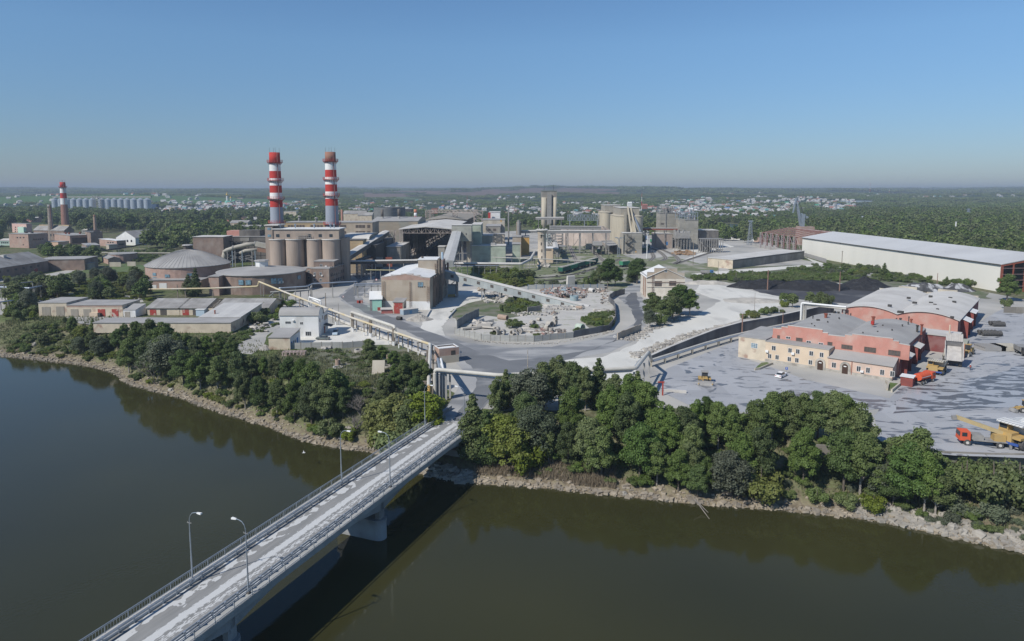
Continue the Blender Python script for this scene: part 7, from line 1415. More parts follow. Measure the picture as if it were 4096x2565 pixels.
def cab(t,y0,m,w_=1.2,z0=.9,h=1.7):part('cab',hx(-w_,w_,y0,y0+1.9,z0,z0+h,.05,0,.12),m,t,local=True);part('windscreen',hx(-w_+.15,w_-.15,y0+1.82,y0+1.93,z0+h*.5,z0+h-.12,0,0,.1),glass,t,local=True);part('side_windows',hx(-w_-.02,w_+.02,y0+.6,y0+1.5,z0+h*.5,z0+h-.15,.04),glass,t,local=True)
def hcyl(y0,y1,z,r,n=18,sx=1.0):b=MB();b.add([(sx*r*math.cos(2*PI*i/n),y,z+r*math.sin(2*PI*i/n))for y in(y0,y1)for i in range(n)],[(i,i+n,(i+1)%n+n,(i+1)%n)for i in range(n)]+[tuple(range(n)),tuple(range(2*n-1,n-1,-1))]);return b
t=thing('tank_truck','orange water tanker truck beside the small red hut','truck',(0,0,0));part('chassis',hx(-.5,.5,-3.9,3.6,.7,.95),steel_dark,t,local=True);part('tank',hcyl(-3.4,1.2,1.9,.95,sx=1.2),orange_paint,t,local=True);part('stripe',MB().box(-1.16,-3.3,1.82,-1.12,1.1,1.98).box(1.12,-3.3,1.82,1.16,1.1,1.98),roof_white,t,local=True);cab(t,1.7,orange_paint);part('rear_bumper',hx(-1.2,1.2,-4.1,-3.8,.5,.8),steel,t,local=True)
wheels(t,[(-1.05,-2.6),(1.05,-2.6),(-1.05,-1.3),(1.05,-1.3),(-1.05,2.4),(1.05,2.4)],.5,.4);place(t,on(*M(1160,1250)),-1.0)
def haul(lab,p,head,mc,mb_,sc=1.0,tip=0.0,nm='haul_truck'):
 t=thing(nm,lab,'dump truck',(0,0,0));part('chassis',hx(-1.3,1.3,-3.6,3.4,1.1,1.7),steel_dark,t,local=True);part('deck',hx(-2.2,2.2,1.6,4.1,1.9,2.3),mc,t,local=True);part('hood',hx(-.9,1.6,2.2,4.3,1.2,2.75,.1,0,.1),mc,t,local=True);part('bumper',hx(-2.0,2.0,4.15,4.4,.9,1.3),mat('blue_bumper',(.04,.09,.30)),t,local=True)
 part('cab',hx(.6 if tip==0 else-2.1,2.1 if tip==0 else-.4,1.3,2.9,2.3,3.9,.05,.05,.15),mc,t,local=True);part('windscreen',hx(.75 if tip==0 else-2,1.95 if tip==0 else-.55,2.72,2.9,3.0,3.7,0,0,.1),glass,t,local=True)
 b=MB();w_=2.1;o=[(-w_,-4.2,2.6),(w_,-4.2,2.6),(w_,1.2,2.0),(-w_,1.2,2.0)];th=.18
 b.hexa([(-w_+.3,-4.4,3.0),(w_-.3,-4.4,3.0),(w_-.3,.6,2.0),(-w_+.3,.6,2.0),(-w_+.3,-4.4,3.18),(w_-.3,-4.4,3.18),(w_-.3,.6,2.2),(-w_+.3,.6,2.2)])
 for s in(-1,1):b.hexa([(s*(w_-.3),-4.4,3.0),(s*(w_-.1),-4.4,3.0),(s*(w_-.1),.9,2.0),(s*(w_-.3),.9,2.0),(s*w_,-4.2,3.6),(s*(w_+.2),-4.2,3.6),(s*(w_+.2),1.3,4.1),(s*w_,1.3,4.1)]if s>0 else[(s*(w_-.1),-4.4,3.0),(s*(w_-.3),-4.4,3.0),(s*(w_-.3),.9,2.0),(s*(w_-.1),.9,2.0),(s*(w_+.2),-4.2,3.6),(s*w_,-4.2,3.6),(s*w_,1.3,4.1),(s*(w_+.2),1.3,4.1)])
 b.hexa([(-w_+.2,.6,2.0),(w_-.2,.6,2.0),(w_-.2,.8,2.0),(-w_+.2,.8,2.0),(-w_,1.2,4.1),(w_,1.2,4.1),(w_,1.4,4.1),(-w_,1.4,4.1)]);b.box(-w_,1.2,4.08,w_,3.6,4.25)
 for k in range(8):b.box(-w_+k*.56,1.2,4.25,-w_+.2+k*.56,3.7,4.42)
 if tip:
  ca,sa=math.cos(tip),math.sin(tip);b.v=[(x,-3.4+(y+3.4)*ca-(z-2.4)*sa,2.4+(y+3.4)*sa+(z-2.4)*ca)for x,y,z in b.v]
 part('dump_body',b,mb_,t,local=True);wheels(t,[(-1.9,2.7),(1.9,2.7),(-1.7,-2.4),(1.7,-2.4)],1.0,.8,tyre_dust,beige_paint);place(t,p,head);t.scale=(sc,)*3;return t
haul('yellow quarry dump truck facing the camera beside the garage gate',on(*M(1310,1135)),2.42,yellow_paint,MATS['yellow_machine_paint']if False else beige_paint,.9)
haul('dusty quarry dump truck with its body tipped up, seen from behind',on(*M(1490,1040)),-.5,beige_paint,mat('bare_body',(.44,.42,.39),(.36,.34,.32),1),1.0,tip=.95)
haul('big white bodied quarry dump truck at the right picture edge',on(*N(1650,585)),PI/2+.42,yellow_paint,roof_white,1.15)
t=thing('truck_crane','orange cabbed truck carrying a long yellow telescopic boom','truck',(0,0,0));part('chassis',hx(-.6,.6,-4.2,4,.8,1.1),steel_dark,t,local=True);part('deck',hx(-1.2,1.2,-4.2,2,1.1,1.3),steel,t,local=True);cab(t,2.5,orange_paint,1.2,.95,1.8);part('turntable',hx(-1,1,-3.6,-1.6,1.3,2.6),yellow_paint,t,local=True);part('boom',MB().beam((.1,-4.0,2.5),(.1,4.9,5.3),.62,.75),mat('boom_paint',(.50,.39,.20),(.44,.35,.19),1),t,local=True);part('boom_head',MB().beam((.1,4.8,5.2),(.1,5.6,5.1),.75),steel,t,local=True)
part('machinery',hx(-1.1,1.1,.2,2.2,1.3,2.2),steel,t,local=True)
for s in(-1,1):part('outrigger',hx(s*1.3-.2,s*1.3+.2,-4.5,-4.1,.1,1.5),steel,t,local=True)
wheels(t,[(-1.05,-2.6),(1.05,-2.6),(-1.05,3.0),(1.05,3.0)],.62,.5);place(t,on(*N(1330,590)),PI/2-.28)
def loader(lab,p,head,sc,m):
 t=thing('wheel_loader',lab,'loader',(0,0,0));part('rear_body',hx(-1,1,-2.8,0,.9,2.0,.1),m,t,local=True);part('cab',hx(-.75,.75,-.9,.6,1.8,3.2,.08),glass,t,local=True);part('cab_roof',hx(-.85,.85,-1,.7,3.2,3.35),m,t,local=True);part('front_frame',hx(-.6,.6,.2,2.4,.8,1.5),m,t,local=True)
 for s in(-1,1):part('lift_arm',MB().beam((s*.7,.8,1.5),(s*.7,3.2,.9),.25),m,t,local=True)
 part('bucket',hx(-1.3,1.3,3.0,4.0,.15,1.0,0,0,.5),steel,t,local=True);wheels(t,[(-1.05,-1.8),(1.05,-1.8),(-1.05,1.6),(1.05,1.6)],.75,.5);place(t,p,head);t.scale=(sc,)*3
loader('yellow wheel loader parked right of the tipped up truck',on(*M(1670,930)),2.3,1.0,yellow_paint);loader('small yellow loader cut by the right picture edge',on(*N(1690,310)),PI/2,.8,yellow_paint)
def tipper(lab,p,head,mc,mb_):
 t=thing('dump_truck',lab,'truck',(0,0,0));part('chassis',hx(-.5,.5,-3.6,3.6,.7,1.0),steel_dark,t,local=True);cab(t,1.9,mc);part('dump_body',hx(-1.25,1.25,-3.7,1.6,1.1,2.5,-.08),mb_,t,local=True);wheels(t,[(-1,-2.5),(1,-2.5),(-1,-1.2),(1,-1.2),(-1,2.6),(1,2.6)],.5,.4,black,steel);place(t,p,head)
tipper('blue cabbed grey dump truck raising dust on the lane before the flat warehouse',on(*E(780,1300)),-1.75,blue_paint,steel);tipper('dark grey truck at the right edge of the works yard',on(*M(2310,925)),PI-.3,steel_dark,steel)
def wagon(lab,p,q,m,open_=True,grp='green hopper wagons in a row'):
 p,q=Vector(p),Vector(q);d=q-p;Ln=d.length;t=thing('hopper_wagon',lab,'wagon',(0,0,0),group=grp);b=hx(-1.5,1.5,-Ln*.47,Ln*.47,1.4,3.9,-.05,-.3,-.3)
 part('body',b,m,t,local=True);part('load' if open_ else 'roof',hx(-1.45,1.45,-Ln*.46,Ln*.46,3.86,4.15,.6,.6,.6),rubble if open_ else roof_pale,t,local=True);part('frame',hx(-1.2,1.2,-Ln*.49,Ln*.49,.95,1.4),steel_dark,t,local=True);b=MB()
 for k in range(7):y=-Ln*.45+Ln*.9*k/6;b.box(-1.62,y-.1,1.4,1.62,y+.1,3.95)
 part('ribs',b,m,t,local=True)
 for y in(-Ln*.33,Ln*.33):part('bogie',hx(-1.1,1.1,y-1.2,y+1.2,.2,.95),black,t,local=True)
 place(t,(p+q)/2,math.atan2(d.y,d.x)-PI/2)
w0,w1=on(*J(700,338),.1),on(*J(1120,212),.1)
for k in range(5):wagon('%s of five dusty green hopper wagons behind the scrap yard'%('nearest','second nearest','middle','second farthest','farthest')[k],w0.lerp(w1,k/5),w0.lerp(w1,(k+1)/5),green_wagon if k%2==0 else green_bright)
for fr,x0,y0,x1,y1,m,lb in((T3,290,1150,320,1080,green_wagon,'green wagon with rusty load under the grey cabin'),(T3,1390,905,1505,920,green_bright,'bright green wagon right of the zigzag stair block'),(T3,1205,840,1290,840,blue_paint,'blue wagon in the shade right of the zigzag stair block'),(D,1660,1200,1760,1190,green_bright,'green wagon half hidden left of the white brick building'),(T3,1230,1110,1330,1030,green_wagon,'dark green wagon standing right beside the zigzag stair block')):wagon(lb,on(*fr(x0,y0),.1),on(*fr(x1,y1),.1),m,grp='single wagons among the silos')
p=on(*M(1700,1112));t=thing('person','person in dark clothes with red vest and white helmet walking across the works yard','person',tuple(p));b=MB();sk=[((-.1,0),(-.13,.12)),((.1,0),(.13,-.12))]
b.lathe(0,0,[(.12,.78),(.19,.9),(.16,1.1),(.23,1.38),(.16,1.48),(.06,1.52),(.055,1.57),(.10,1.62),(.105,1.72),(.06,1.8)],10)
for s,fy in((-1,.16),(1,-.16)):b.tube([(s*.1,0,.85),(s*.11,fy*.7,.47),(s*.12,fy*.9,.1),(s*.12,fy+.12,.04)],.085,7,r1=.05);b.tube([(s*.22,0,1.4),(s*.28,-fy*.5,1.12),(s*.27,-fy*1.2+.06,.86)],.055,6,r1=.035)
xform(b,p,1.9);part('body',b,mat('work_clothes',(.06,.07,.10),rough=.9),t);part('vest',xform(MB().lathe(0,0,[(.2,1.0),(.18,1.12),(.245,1.38),(.17,1.47)],12),p,0),mat('red_vest',(.42,.10,.07)),t);part('helmet',xform(MB().lathe(0,0,[(.15,1.71),(.13,1.76),(.10,1.83),(.03,1.86)],12),p,0),white_paint,t)
p=on(*O(1600,195),WZ+3);t=thing('gull','white gull gliding low over the water left of the bridge','bird',tuple(p));b=MB();b.tube([p+Vector((-.3,-.15,0)),p+Vector((-.1,0,.02)),p+Vector((.2,.1,.02)),p+Vector((.34,.16,0))],.08,8,r1=.03)
for s in(-1,1):d=Vector((.45*s*-.4,.45*s,.12));b.add([p+Vector((-.1,-.05,.03)),p+Vector((.12,.06,.03)),p+d*1.3+Vector((.05,0,0)),p+d*2.1,p+Vector((-.1,-.05,.0)),p+Vector((.12,.06,.0)),p+d*1.3+Vector((.05,0,-.03)),p+d*2.1-Vector((0,0,.02))],[(0,1,2,3),(7,6,5,4),(0,4,5,1),(1,5,6,2),(2,6,7,3),(3,7,4,0)])
part('body',b,white_paint,t)
def torus(b,c,ax,R_,r,n=16,m=6):
 ax=Vector(ax).normalized();u=ax.orthogonal().normalized();v=ax.cross(u);k0=len(b.v)
 vs=[Vector(c)+(u*math.cos(2*PI*i/n)+v*math.sin(2*PI*i/n))*(R_+r*math.cos(2*PI*j/m))+ax*r*1.2*math.sin(2*PI*j/m)for i in range(n)for j in range(m)];b.add(vs,[(i*m+j,((i+1)%n)*m+j,((i+1)%n)*m+(j+1)%m,i*m+(j+1)%m)for i in range(n)for j in range(m)]);return b
for g,(x0,x1,y,n_,lb)in enumerate(((1860,2070,715,12,'nearer'),(1985,2105,605,9,'farther'))):
 for i in range(n_):
  p=on(*M(x0+(x1-x0)*i/(n_-1),y));lean=Vector((1,-.25,.25));b=torus(MB(),(p.x,p.y+.6,.95),lean,.68,.28);single('big_tyre',b,tyre_dust,'big worn truck tyre leaning in the %s tyre row, %s from the left'%(lb,ordn(i+1)),'tyre','big tyres in the %s row'%lb)
  if i%2==0:b=torus(MB(),(p.x,p.y+2.6,.95),lean,.68,.28);single('big_tyre',b,tyre_dust,'big worn truck tyre in the back of the %s tyre row, %s from left'%(lb,ordn(i//2+1)),'tyre','big tyres in the %s row'%lb)
for x0,x1,y0,y1,lb in((1875,2055,890,800,'left'),(2065,2240,890,795,'right')):
 a,c=on(*M(x0,y0)),on(*M(x1,y1));b=MB();b.box(a.x,a.y,.1,a.x+6.5,a.y+5.5,1.2)
 for k in range(7):b.box(a.x-.3,a.y+k*.8,1.2,a.x+6.8,a.y+k*.8+.35,1.5)
 xform(b,(0,0,0));single('steel_stack',b,roof_grey if lb=='left' else beige_paint,'stack of dusty steel girders in the works yard, %s one of two'%lb,'stack')
# ---------------------------------------------------------------- scrap yard
ring_m=mat('cast_concrete',(.42,.39,.34),(.34,.315,.275),.8,c3=(.24,.19,.15),s3=.8,lo=.55,hi=.7)
def ring(lab,q,rpx,yaw,ln,m=ring_m,fr=T6,upright=False,nm='concrete_ring'):
 p=on(*fr(*q));sc_=fr(1,0)[0]-fr(0,0)[0];R_=rpx*sc_/FPX*p.y;n=20;b=MB();ax=Vector((math.sin(yaw),-math.cos(yaw),0))if not upright else Vector((0,0,1));u=Vector((math.cos(yaw),math.sin(yaw),0));v=Vector((0,0,1))if not upright else Vector((0,1,0));c=p+Vector((0,0,R_ if not upright else ln/2))
 vs=[c+ax*o*ln/2+(u*math.cos(2*PI*i/n)+v*math.sin(2*PI*i/n))*rr for rr,o in((R_,-1),(R_,1),(R_*.74,1),(R_*.74,-1))for i in range(n)]
 b.add(vs,[(k*n+i,k*n+(i+1)%n,((k+1)%4)*n+(i+1)%n,((k+1)%4)*n+i)for k in range(4)for i in range(n)]);return single(nm,b,m,lab,'ring')
for i,(x,y,r,yw,ln)in enumerate(((330,655,55,-.5,1.6),(443,645,48,-.35,1.8),(612,645,46,-.5,1.5),(655,690,48,-.4,1.4),(720,625,50,-.3,1.5),(1082,560,54,-.15,1.2),(1170,585,58,.9,1.4),(1205,520,52,.7,2.2),(1285,500,62,1.1,1.2),(355,600,50,-.6,1.2),(930,490,46,.5,2.0),(1030,420,28,.8,1.5),(1290,400,32,.6,1.4))):ring('hollow grey casting lying in the scrap yard, %s from the left by base'%ordn(1+sorted((330,443,612,655,720,1082,1170,1205,1285,355,930,1030,1290)).index(x)),(x,y),r,yw,ln)
ring('rusty mouthed horizontal drum at the upper left of the scrap yard',(450,400),42,.95,4.2,mat('rust_drum',(.38,.29,.22),(.30,.22,.17),.7),nm='drum');ring('striped green, red and white drum near the scrap yard fence',(1690,590),66,.8,2.6,mat('green_drum',(.30,.42,.30),(.50,.50,.46),.7,c3=(.40,.12,.10),s3=.5,lo=.6,hi=.64),nm='drum')
ring('short blue round tank behind the long gallery end',(1595,92),68,0,2.2,mat('tank_blue',(.20,.33,.38),(.35,.38,.36),.6),upright=True,nm='tank');ring('open grey barrel among the hollow castings',(1225,600),38,0,1.6,upright=True,nm='barrel')
ring('white horizontal vessel by the far fence of the scrap yard',(1070,555),26,.4,4,roof_pale,fr=J,nm='vessel');ring('pair of worn pulley wheels at the end of the casting row',(920,748),20,1.2,2.6,mat('rust_drum',()),fr=J,nm='pulley');ring('fallen black tube lying by the ramp of the beige block',(865,875),22,1.0,2.2,steel_dark,fr=I,nm='tube')
ring('large flat concrete wheel lying on the grass near the car court fence',(1275,540),55,0,.9,ring_m,fr=K,upright=True,nm='wheel_ring');ring('rusty banded drum standing on a pale base in the weedy ground',(1066,668),25,0,1.8,mat('rust_drum',()),fr=K,upright=True,nm='drum');ring('pale round base under the rusty banded drum',(1066,688),50,0,.3,roof_pale,fr=K,upright=True,nm='base_ring')
ring('concrete wheel with a hub lying beside the tilted slab',(1540,690),44,0,.7,ring_m,fr=K,upright=True,nm='wheel_ring');ring('round hub standing on the concrete wheel',(1540,668),13,0,3.2,mat('rust_drum',()),fr=K,upright=True,nm='hub')
q=on(*K(1447,745));b=MB();b.cbox((q.x,q.y+.6,1.6),1.7,.25,2.0,.05,-.5);single('concrete_slab',b,concrete_pale,'big pale concrete slab leaning in the shrubs','slab')
q=on(*J(822,470));b=MB();b.cbox((q.x,q.y,2.5),2.2,.8,2.6,.4,.1);single('concrete_slab',b,roof_pale,'white concrete block standing by the tracks behind the long fence','slab')
a,c=on(*K(545,578)),on(*K(752,576));b=MB();
for dy in(0,1.6):b.beam(a+Vector((0,dy,1.2)),c+Vector((0,dy,1.2)),.3);b.beam(a+Vector((0,dy,.2)),c+Vector((0,dy,.2)),.3)
for k in range(7):q=a.lerp(c,k/6);b.beam(q,q+Vector((0,0,1.3)),.35);b.beam(q+Vector((0,0,1.2)),q+Vector((0,1.6,1.2)),.25)
single('rusty_frame',b,mat('pinkish_steel',(.42,.34,.31),(.32,.25,.22),1),'long pinkish steel frame lying before the car court fence','frame')
def junk(name,n,fr,x0,y0,x1,y1,s0,s1,cols,seed,zt=.0,long_=1.0):
 rs=random.Random(seed);b=MB();ms=[mat('junk_'+k,v)for k,v in cols]
 for _ in range(n):
  u,v=rs.random(),rs.random();p=on(*fr(x0+(x1-x0)*u,y0+(y1-y0)*v));s=rs.uniform(s0,s1);b.mi=rs.randrange(len(ms));b.cbox((p.x,p.y,s*.3+zt*rs.random()*(1-abs(2*u-1))),s*rs.uniform(.5,1)*long_,s*rs.uniform(.2,.6),s*rs.uniform(.1,.4),rs.uniform(0,6),rs.uniform(-.7,.7))
 return single(name,b,ms,kind='stuff')
jc=[('grey',(.36,.34,.31)),('dark',(.13,.12,.11)),('brown',(.24,.18,.14)),('rust',(.26,.20,.16)),('pale',(.46,.43,.38)),('blue',(.30,.38,.42)),('red',(.32,.19,.16))]
junk('scrap_heap',700,J,480,525,985,620,.4,1.5,jc,1,2.2);junk('scrap',110,J,940,500,1230,560,.5,1.3,jc[:5],2);junk('scrap',90,J,520,720,960,760,.5,1.4,jc[:1]+jc[4:5],3);junk('scrap',130,J,1120,760,1330,900,.5,1.6,[jc[0],jc[4]],4);junk('scrap',60,T6,740,500,900,600,.5,1.3,[jc[0],jc[4]],5,.6,2.2);junk('scrap',80,T6,880,560,1440,640,.4,1.2,jc[:5]+jc[6:],6)
junk('scrap',60,T6,600,280,1350,340,.4,1.1,[jc[4],jc[0]],7);junk('timber_poles',26,T6,-60,450,230,560,1.2,2.6,[('plank',(.42,.39,.34)),jc[4]],8,0,1.8);junk('scrap',45,K,230,285,395,350,.5,1.3,[jc[0],jc[4],jc[1]],9,.8);junk('scrap',30,K,930,480,1040,515,.5,1.2,[jc[4],jc[0]],10,.5);junk('scrap',50,J,1180,540,1270,690,.3,.9,jc[:5],11)
def along(name,pts,n,spread,s0,s1,m,seed):
 rs=random.Random(seed);b=MB();w_=[on(*q)for q in pts]
 for _ in range(n):u=rs.random()*(len(w_)-1);i=int(u);p=w_[i].lerp(w_[i+1],u-i);s=rs.uniform(s0,s1);b.cbox((p.x+rs.gauss(0,spread),p.y+rs.gauss(0,spread),s*.2),s,s*rs.uniform(.5,.9),s*.5,rs.uniform(0,6),rs.uniform(-.5,.5))
 single(name,b,m,kind='stuff')
along('berm_rocks',[L(100,660),L(300,570),L(560,470),L(800,405),L(1050,350)],520,1.3,.2,.7,rubble,3);along('berm_rocks',[J(1490,1110),J(1700,1000),J(1900,920),J(2100,800)],300,1.4,.2,.6,rubble,4);along('berm_rocks',[T6(0,735),T6(560,790),T6(1300,780),T6(2100,620),T6(2200,590)],300,.6,.12,.3,MATS['grey_rock0']if 'grey_rock0' in MATS else rubble,5)
# ---------------------------------------------------------------- signs and small things
def sign(lab,base,top,fr,shape,m,m2=None,r=.4):
 p=on(*fr(*base));z=at(*fr(*top),p.y).z;t=thing('road_sign',lab,'sign',tuple(p));part('post',MB().cyl(p.x,p.y,0,z+r,.05,n=8),galv,t);n={'round':20,'tri':3,'square':4}[shape];a0={'round':0,'tri':PI/2,'square':PI/4}[shape]
 for rr,mm,o,nm in((r,m,-.06,'plate'),(r*.72,m2,-.085,'plate_face')):
  if mm:part(nm,MB().add([(p.x+rr*math.cos(a0+2*PI*i/n),p.y+o+dy,z+rr*math.sin(a0+2*PI*i/n))for dy in(0,.025)for i in range(n)],[tuple(range(n)),tuple(range(2*n-1,n-1,-1))]+[(i,i+n,(i+1)%n+n,(i+1)%n)for i in range(n)]),mm,t)
 return t,p,z
t,p,z=sign('blue square parking sign before the cream office',(1525,810),(1525,765),L,'square',mat('sign_blue',(.02,.10,.45)),r=.5)
b=MB();
for c in((-.12,-.25,-.04,.25),(-.04,.17,.12,.25),(-.04,-.03,.12,.05),(.08,.05,.16,.17)):b.box(p.x+c[0],p.y-.1,z+c[1],p.x+c[2],p.y-.07,z+c[3])
part('letter',b,white_paint,t)
sign('round red sign at the road behind the beige block',(598,435),(598,405),I,'round',red_paint,white_paint,.55);sign('red and white triangle sign at the road fork',(213,625),(213,602),I,'tri',red_paint,white_paint,.6);sign('round pale sign at the end of the rough wall',(1333,1100),(1333,1065),J,'round',white_paint,roof_pale,.5);sign('pale triangular sign right of the gate house',(1328,400),(1325,292),S,'tri',roof_white,None,.45)
for x,lb in((2180,'red bin by the car court fence'),):q=on(*T8(x,1318));b=MB();b.hexa([(q.x-.4,q.y-.3,0),(q.x+.4,q.y-.3,0),(q.x+.4,q.y+.3,0),(q.x-.4,q.y+.3,0),(q.x-.5,q.y-.4,.9),(q.x+.5,q.y-.4,.9),(q.x+.5,q.y+.4,.9),(q.x-.5,q.y+.4,.9)]);single('waste_bin',b,gate_red,lb,'bin')
for i in range(2):q=on(*T8(1945+i*50,430));single('waste_bin',MB().box(q.x-.8,q.y,0,q.x+.8,q.y+1,1.2),gate_red,'%s of two rusty red bins on the grass by the mint lean-to'%('left','right')[i],'bin')
q=on(*L(355,1020));b=MB();b.box(q.x-.15,q.y-.15,-.1,q.x+.15,q.y+.15,3.4);b.box(q.x-1.2,q.y-.1,3.2,q.x+.4,q.y+.1,3.5);single('gate_post',b,mat('red_gate_post',(.36,.06,.04)),'red steel gate post at the left entrance of the yard','post')
for i,(fr,x0,y0,x1,y1,lb)in enumerate(((L,370,985,580,1000,'low pale concrete barrier beside the red gate post'),(I,1175,850,1228,762,'white kerb beam on the left edge of the pale ramp'),(I,1430,858,1520,760,'white kerb beam on the right edge of the pale ramp'))):
 a,c=on(*fr(x0,y0)),on(*fr(x1,y1));single('kerb_beam',MB().beam(a+Vector((0,0,.35)),c+Vector((0,0,.35)),.5,.7),roof_pale,lb,'barrier')
q=on(*I(1855,520));junk('pallet_stack',40,I,1780,500,1880,540,.4,1.0,[('timber',(.33,.25,.17)),jc[4]],21,1.5);junk('rocks',160,I,1860,680,2120,560,.4,1.1,[jc[4],jc[0]],22,.8)
q=on(*Q(780,420));hb_=Bld('cottage','pale cottage with striped roof glimpsed through the bank trees',Q(735,480),Q(870,488),plaster_cream,roof_slate,Dp=8,h=3,roof='gableU',rise=1.6,cat='house')
for x in(755,820):hb_.win('F',Q(x,440),Q(x+25,475),glass)
# ---------------------------------------------------------------- trees
def leafquads(name,c,nrm,size,tone,m,rs):
 n=len(c);a=rs.normal(size=(n,3));nrm=nrm/np.linalg.norm(nrm,axis=1)[:,None]
 u=np.cross(nrm,a);u/=np.linalg.norm(u,axis=1)[:,None]+1e-9;v=np.cross(nrm,u);s=size[:,None]
 asp=rs.uniform(.55,.95,n)[:,None]
 V=np.empty((n,4,3));V[:,0]=c-u*s;V[:,1]=c-v*s*asp;V[:,2]=c+u*s;V[:,3]=c+v*s*asp
 me=bpy.data.meshes.new(name);me.vertices.add(4*n);me.vertices.foreach_set('co',V.ravel().astype(np.float32));me.loops.add(4*n);me.loops.foreach_set('vertex_index',np.arange(4*n,dtype=np.int32))
 me.polygons.add(n);me.polygons.foreach_set('loop_start',np.arange(0,4*n,4,dtype=np.int32));me.polygons.foreach_set('loop_total',np.full(n,4,dtype=np.int32));me.update(calc_edges=True)
 at_=me.attributes.new('tone','FLOAT','FACE');at_.data.foreach_set('value',tone.astype(np.float32));me.materials.append(m);return me
def crownpts(kind,H,W,n,ls,seed):
 rs=np.random.RandomState(seed);bl=[]
 if kind=='broad':
  nb=70
  for k in range(nb):
   a,el=rs.uniform(0,2*PI),rs.uniform(-.9,1.35);r=rs.uniform(.45,.85);z=H*(.54+.36*math.sin(el)*r*1.2);rad=W*.5*math.cos(max(-.3,el))*r
   bl.append((rad*math.cos(a),rad*math.sin(a),max(z,H*.13),W*rs.uniform(.06,.145)))
  bl.append((0,0,H*.62,W*.2));bl.append((0,0,H*.45,W*.2));bl.append((0,0,H*.9,W*.12))
 elif kind=='cone':
  for k in range(24):
   f=k/23;z=H*(.12+.84*f);rad=W*.5*(1-f)**.8*rs.uniform(.3,.75);a=k*2.4;bl.append((rad*math.cos(a),rad*math.sin(a),z,W*(.22*(1-f)+.07)))
 elif kind=='bush':
  for k in range(14):a,r=rs.uniform(0,2*PI),rs.uniform(0,.75)**.7;bl.append((W*.5*r*math.cos(a),W*.5*r*math.sin(a),H*rs.uniform(.22,.72)*(1-.35*r),W*rs.uniform(.12,.2)))
 elif kind=='clump':
  for k in range(16):a,r=rs.uniform(0,2*PI),rs.uniform(0,1)**.6;bl.append((W*.5*r*math.cos(a),W*.5*r*math.sin(a),H*rs.uniform(.35,.7),H*rs.uniform(.28,.42)))
 bl=np.array(bl);w_=bl[:,3]**2;idx=rs.choice(len(bl),n,p=w_/w_.sum());d=rs.normal(size=(n,3));d/=np.linalg.norm(d,axis=1)[:,None]
 d[:,2]=np.where(rs.uniform(size=n)<.5,np.abs(d[:,2]),d[:,2]);rr=bl[idx,3]*np.where(rs.uniform(size=n)<.75,rs.uniform(.8,1.15,n),rs.uniform(.2,1.5,n))
 c=bl[idx,:3]+d*rr[:,None]*np.array([1,1,.8]);c[:,2]=np.clip(c[:,2],.2,None);tone=np.clip(rs.uniform(0,1,len(bl))[idx]*.6+rs.uniform(0,.4,n),0,1)
 nr=d+rs.normal(size=(n,3))*.55+np.array([0,0,.25]);return c,nr,rs.uniform(.6,1.15,n)*ls,tone,bl,rs
TREEP={}
def treeproto(key,kind,H,W,n,ls,m,seed,bk=None):
 c,nr,s,tone,bl,rs=crownpts(kind,H,W,n,ls,seed);me=leafquads('crown',c,nr,s,tone,m,rs);b=MB();tr=.018*H+.05
 b.tube([(0,0,-.6),(.05*W*.2,0,H*.3),(0,.03*W,H*.62),(0,0,H*.82)],tr,7,r1=tr*.25)
 for x,y,z,r in bl[::4]:
  z0=z*.55;b.tube([(0,0,z0),(x*.5,y*.5,z0+(z-z0)*.45),(x,y,z)],tr*.38,5,r1=tr*.1)
 TREEP[key]=(me,mkmesh('trunk',b,bk or bark),H,W,kind,m);return key
for i in range(4):treeproto('broad%d'%i,'broad',12,8.5,17000,.215,(leaf_mid,leaf_dark,leaf_mid,leaf_mid)[i],10+i,bark if i%2 else bark_pale)
treeproto('yel','broad',8,6,9000,.19,leaf_yel,31);treeproto('grey','broad',10,9,11000,.2,leaf_grey,32)
for i in range(2):treeproto('cone%d'%i,'cone',10,4.6,8000,.18,(leaf_mid,leaf_dark)[i],40+i,bark_pale)
for i in range(3):treeproto('bush%d'%i,'bush',3,4.2,3000,.15,(leaf_mid,leaf_yel,leaf_grey)[i],50+i)
for i in range(3):treeproto('mid%d'%i,'broad',12,9,3200,.46,(leaf_mid,leaf_dark,leaf_mid)[i],60+i)
TL=[]
def put(x,y,key,h,w_=None,area=''):
 TL.append((x,y,terrain(x,y)if(y<350 and terrain(x,y)<-.3)else 0,key,h,w_ or h*.75,area))
def bank(px,pyt,off,key,w_=None,area='',wide=1.0):
 Y=200.0
 for _ in range(12):x=(px-CX)/FPX*Y;Y=.5*Y+.5*(float(shore(x))+off)
 x=(px-CX)/FPX*Y;z0=terrain(x,Y);zt=at(px,pyt,Y).z;h=max(1.5,zt-z0);P_=TREEP[key];TL.append((x,Y,z0-.2,key,h+.2,(w_ or h*P_[3]/P_[2])*wide,area))
kb=lambda i:'broad%d'%(i%4)
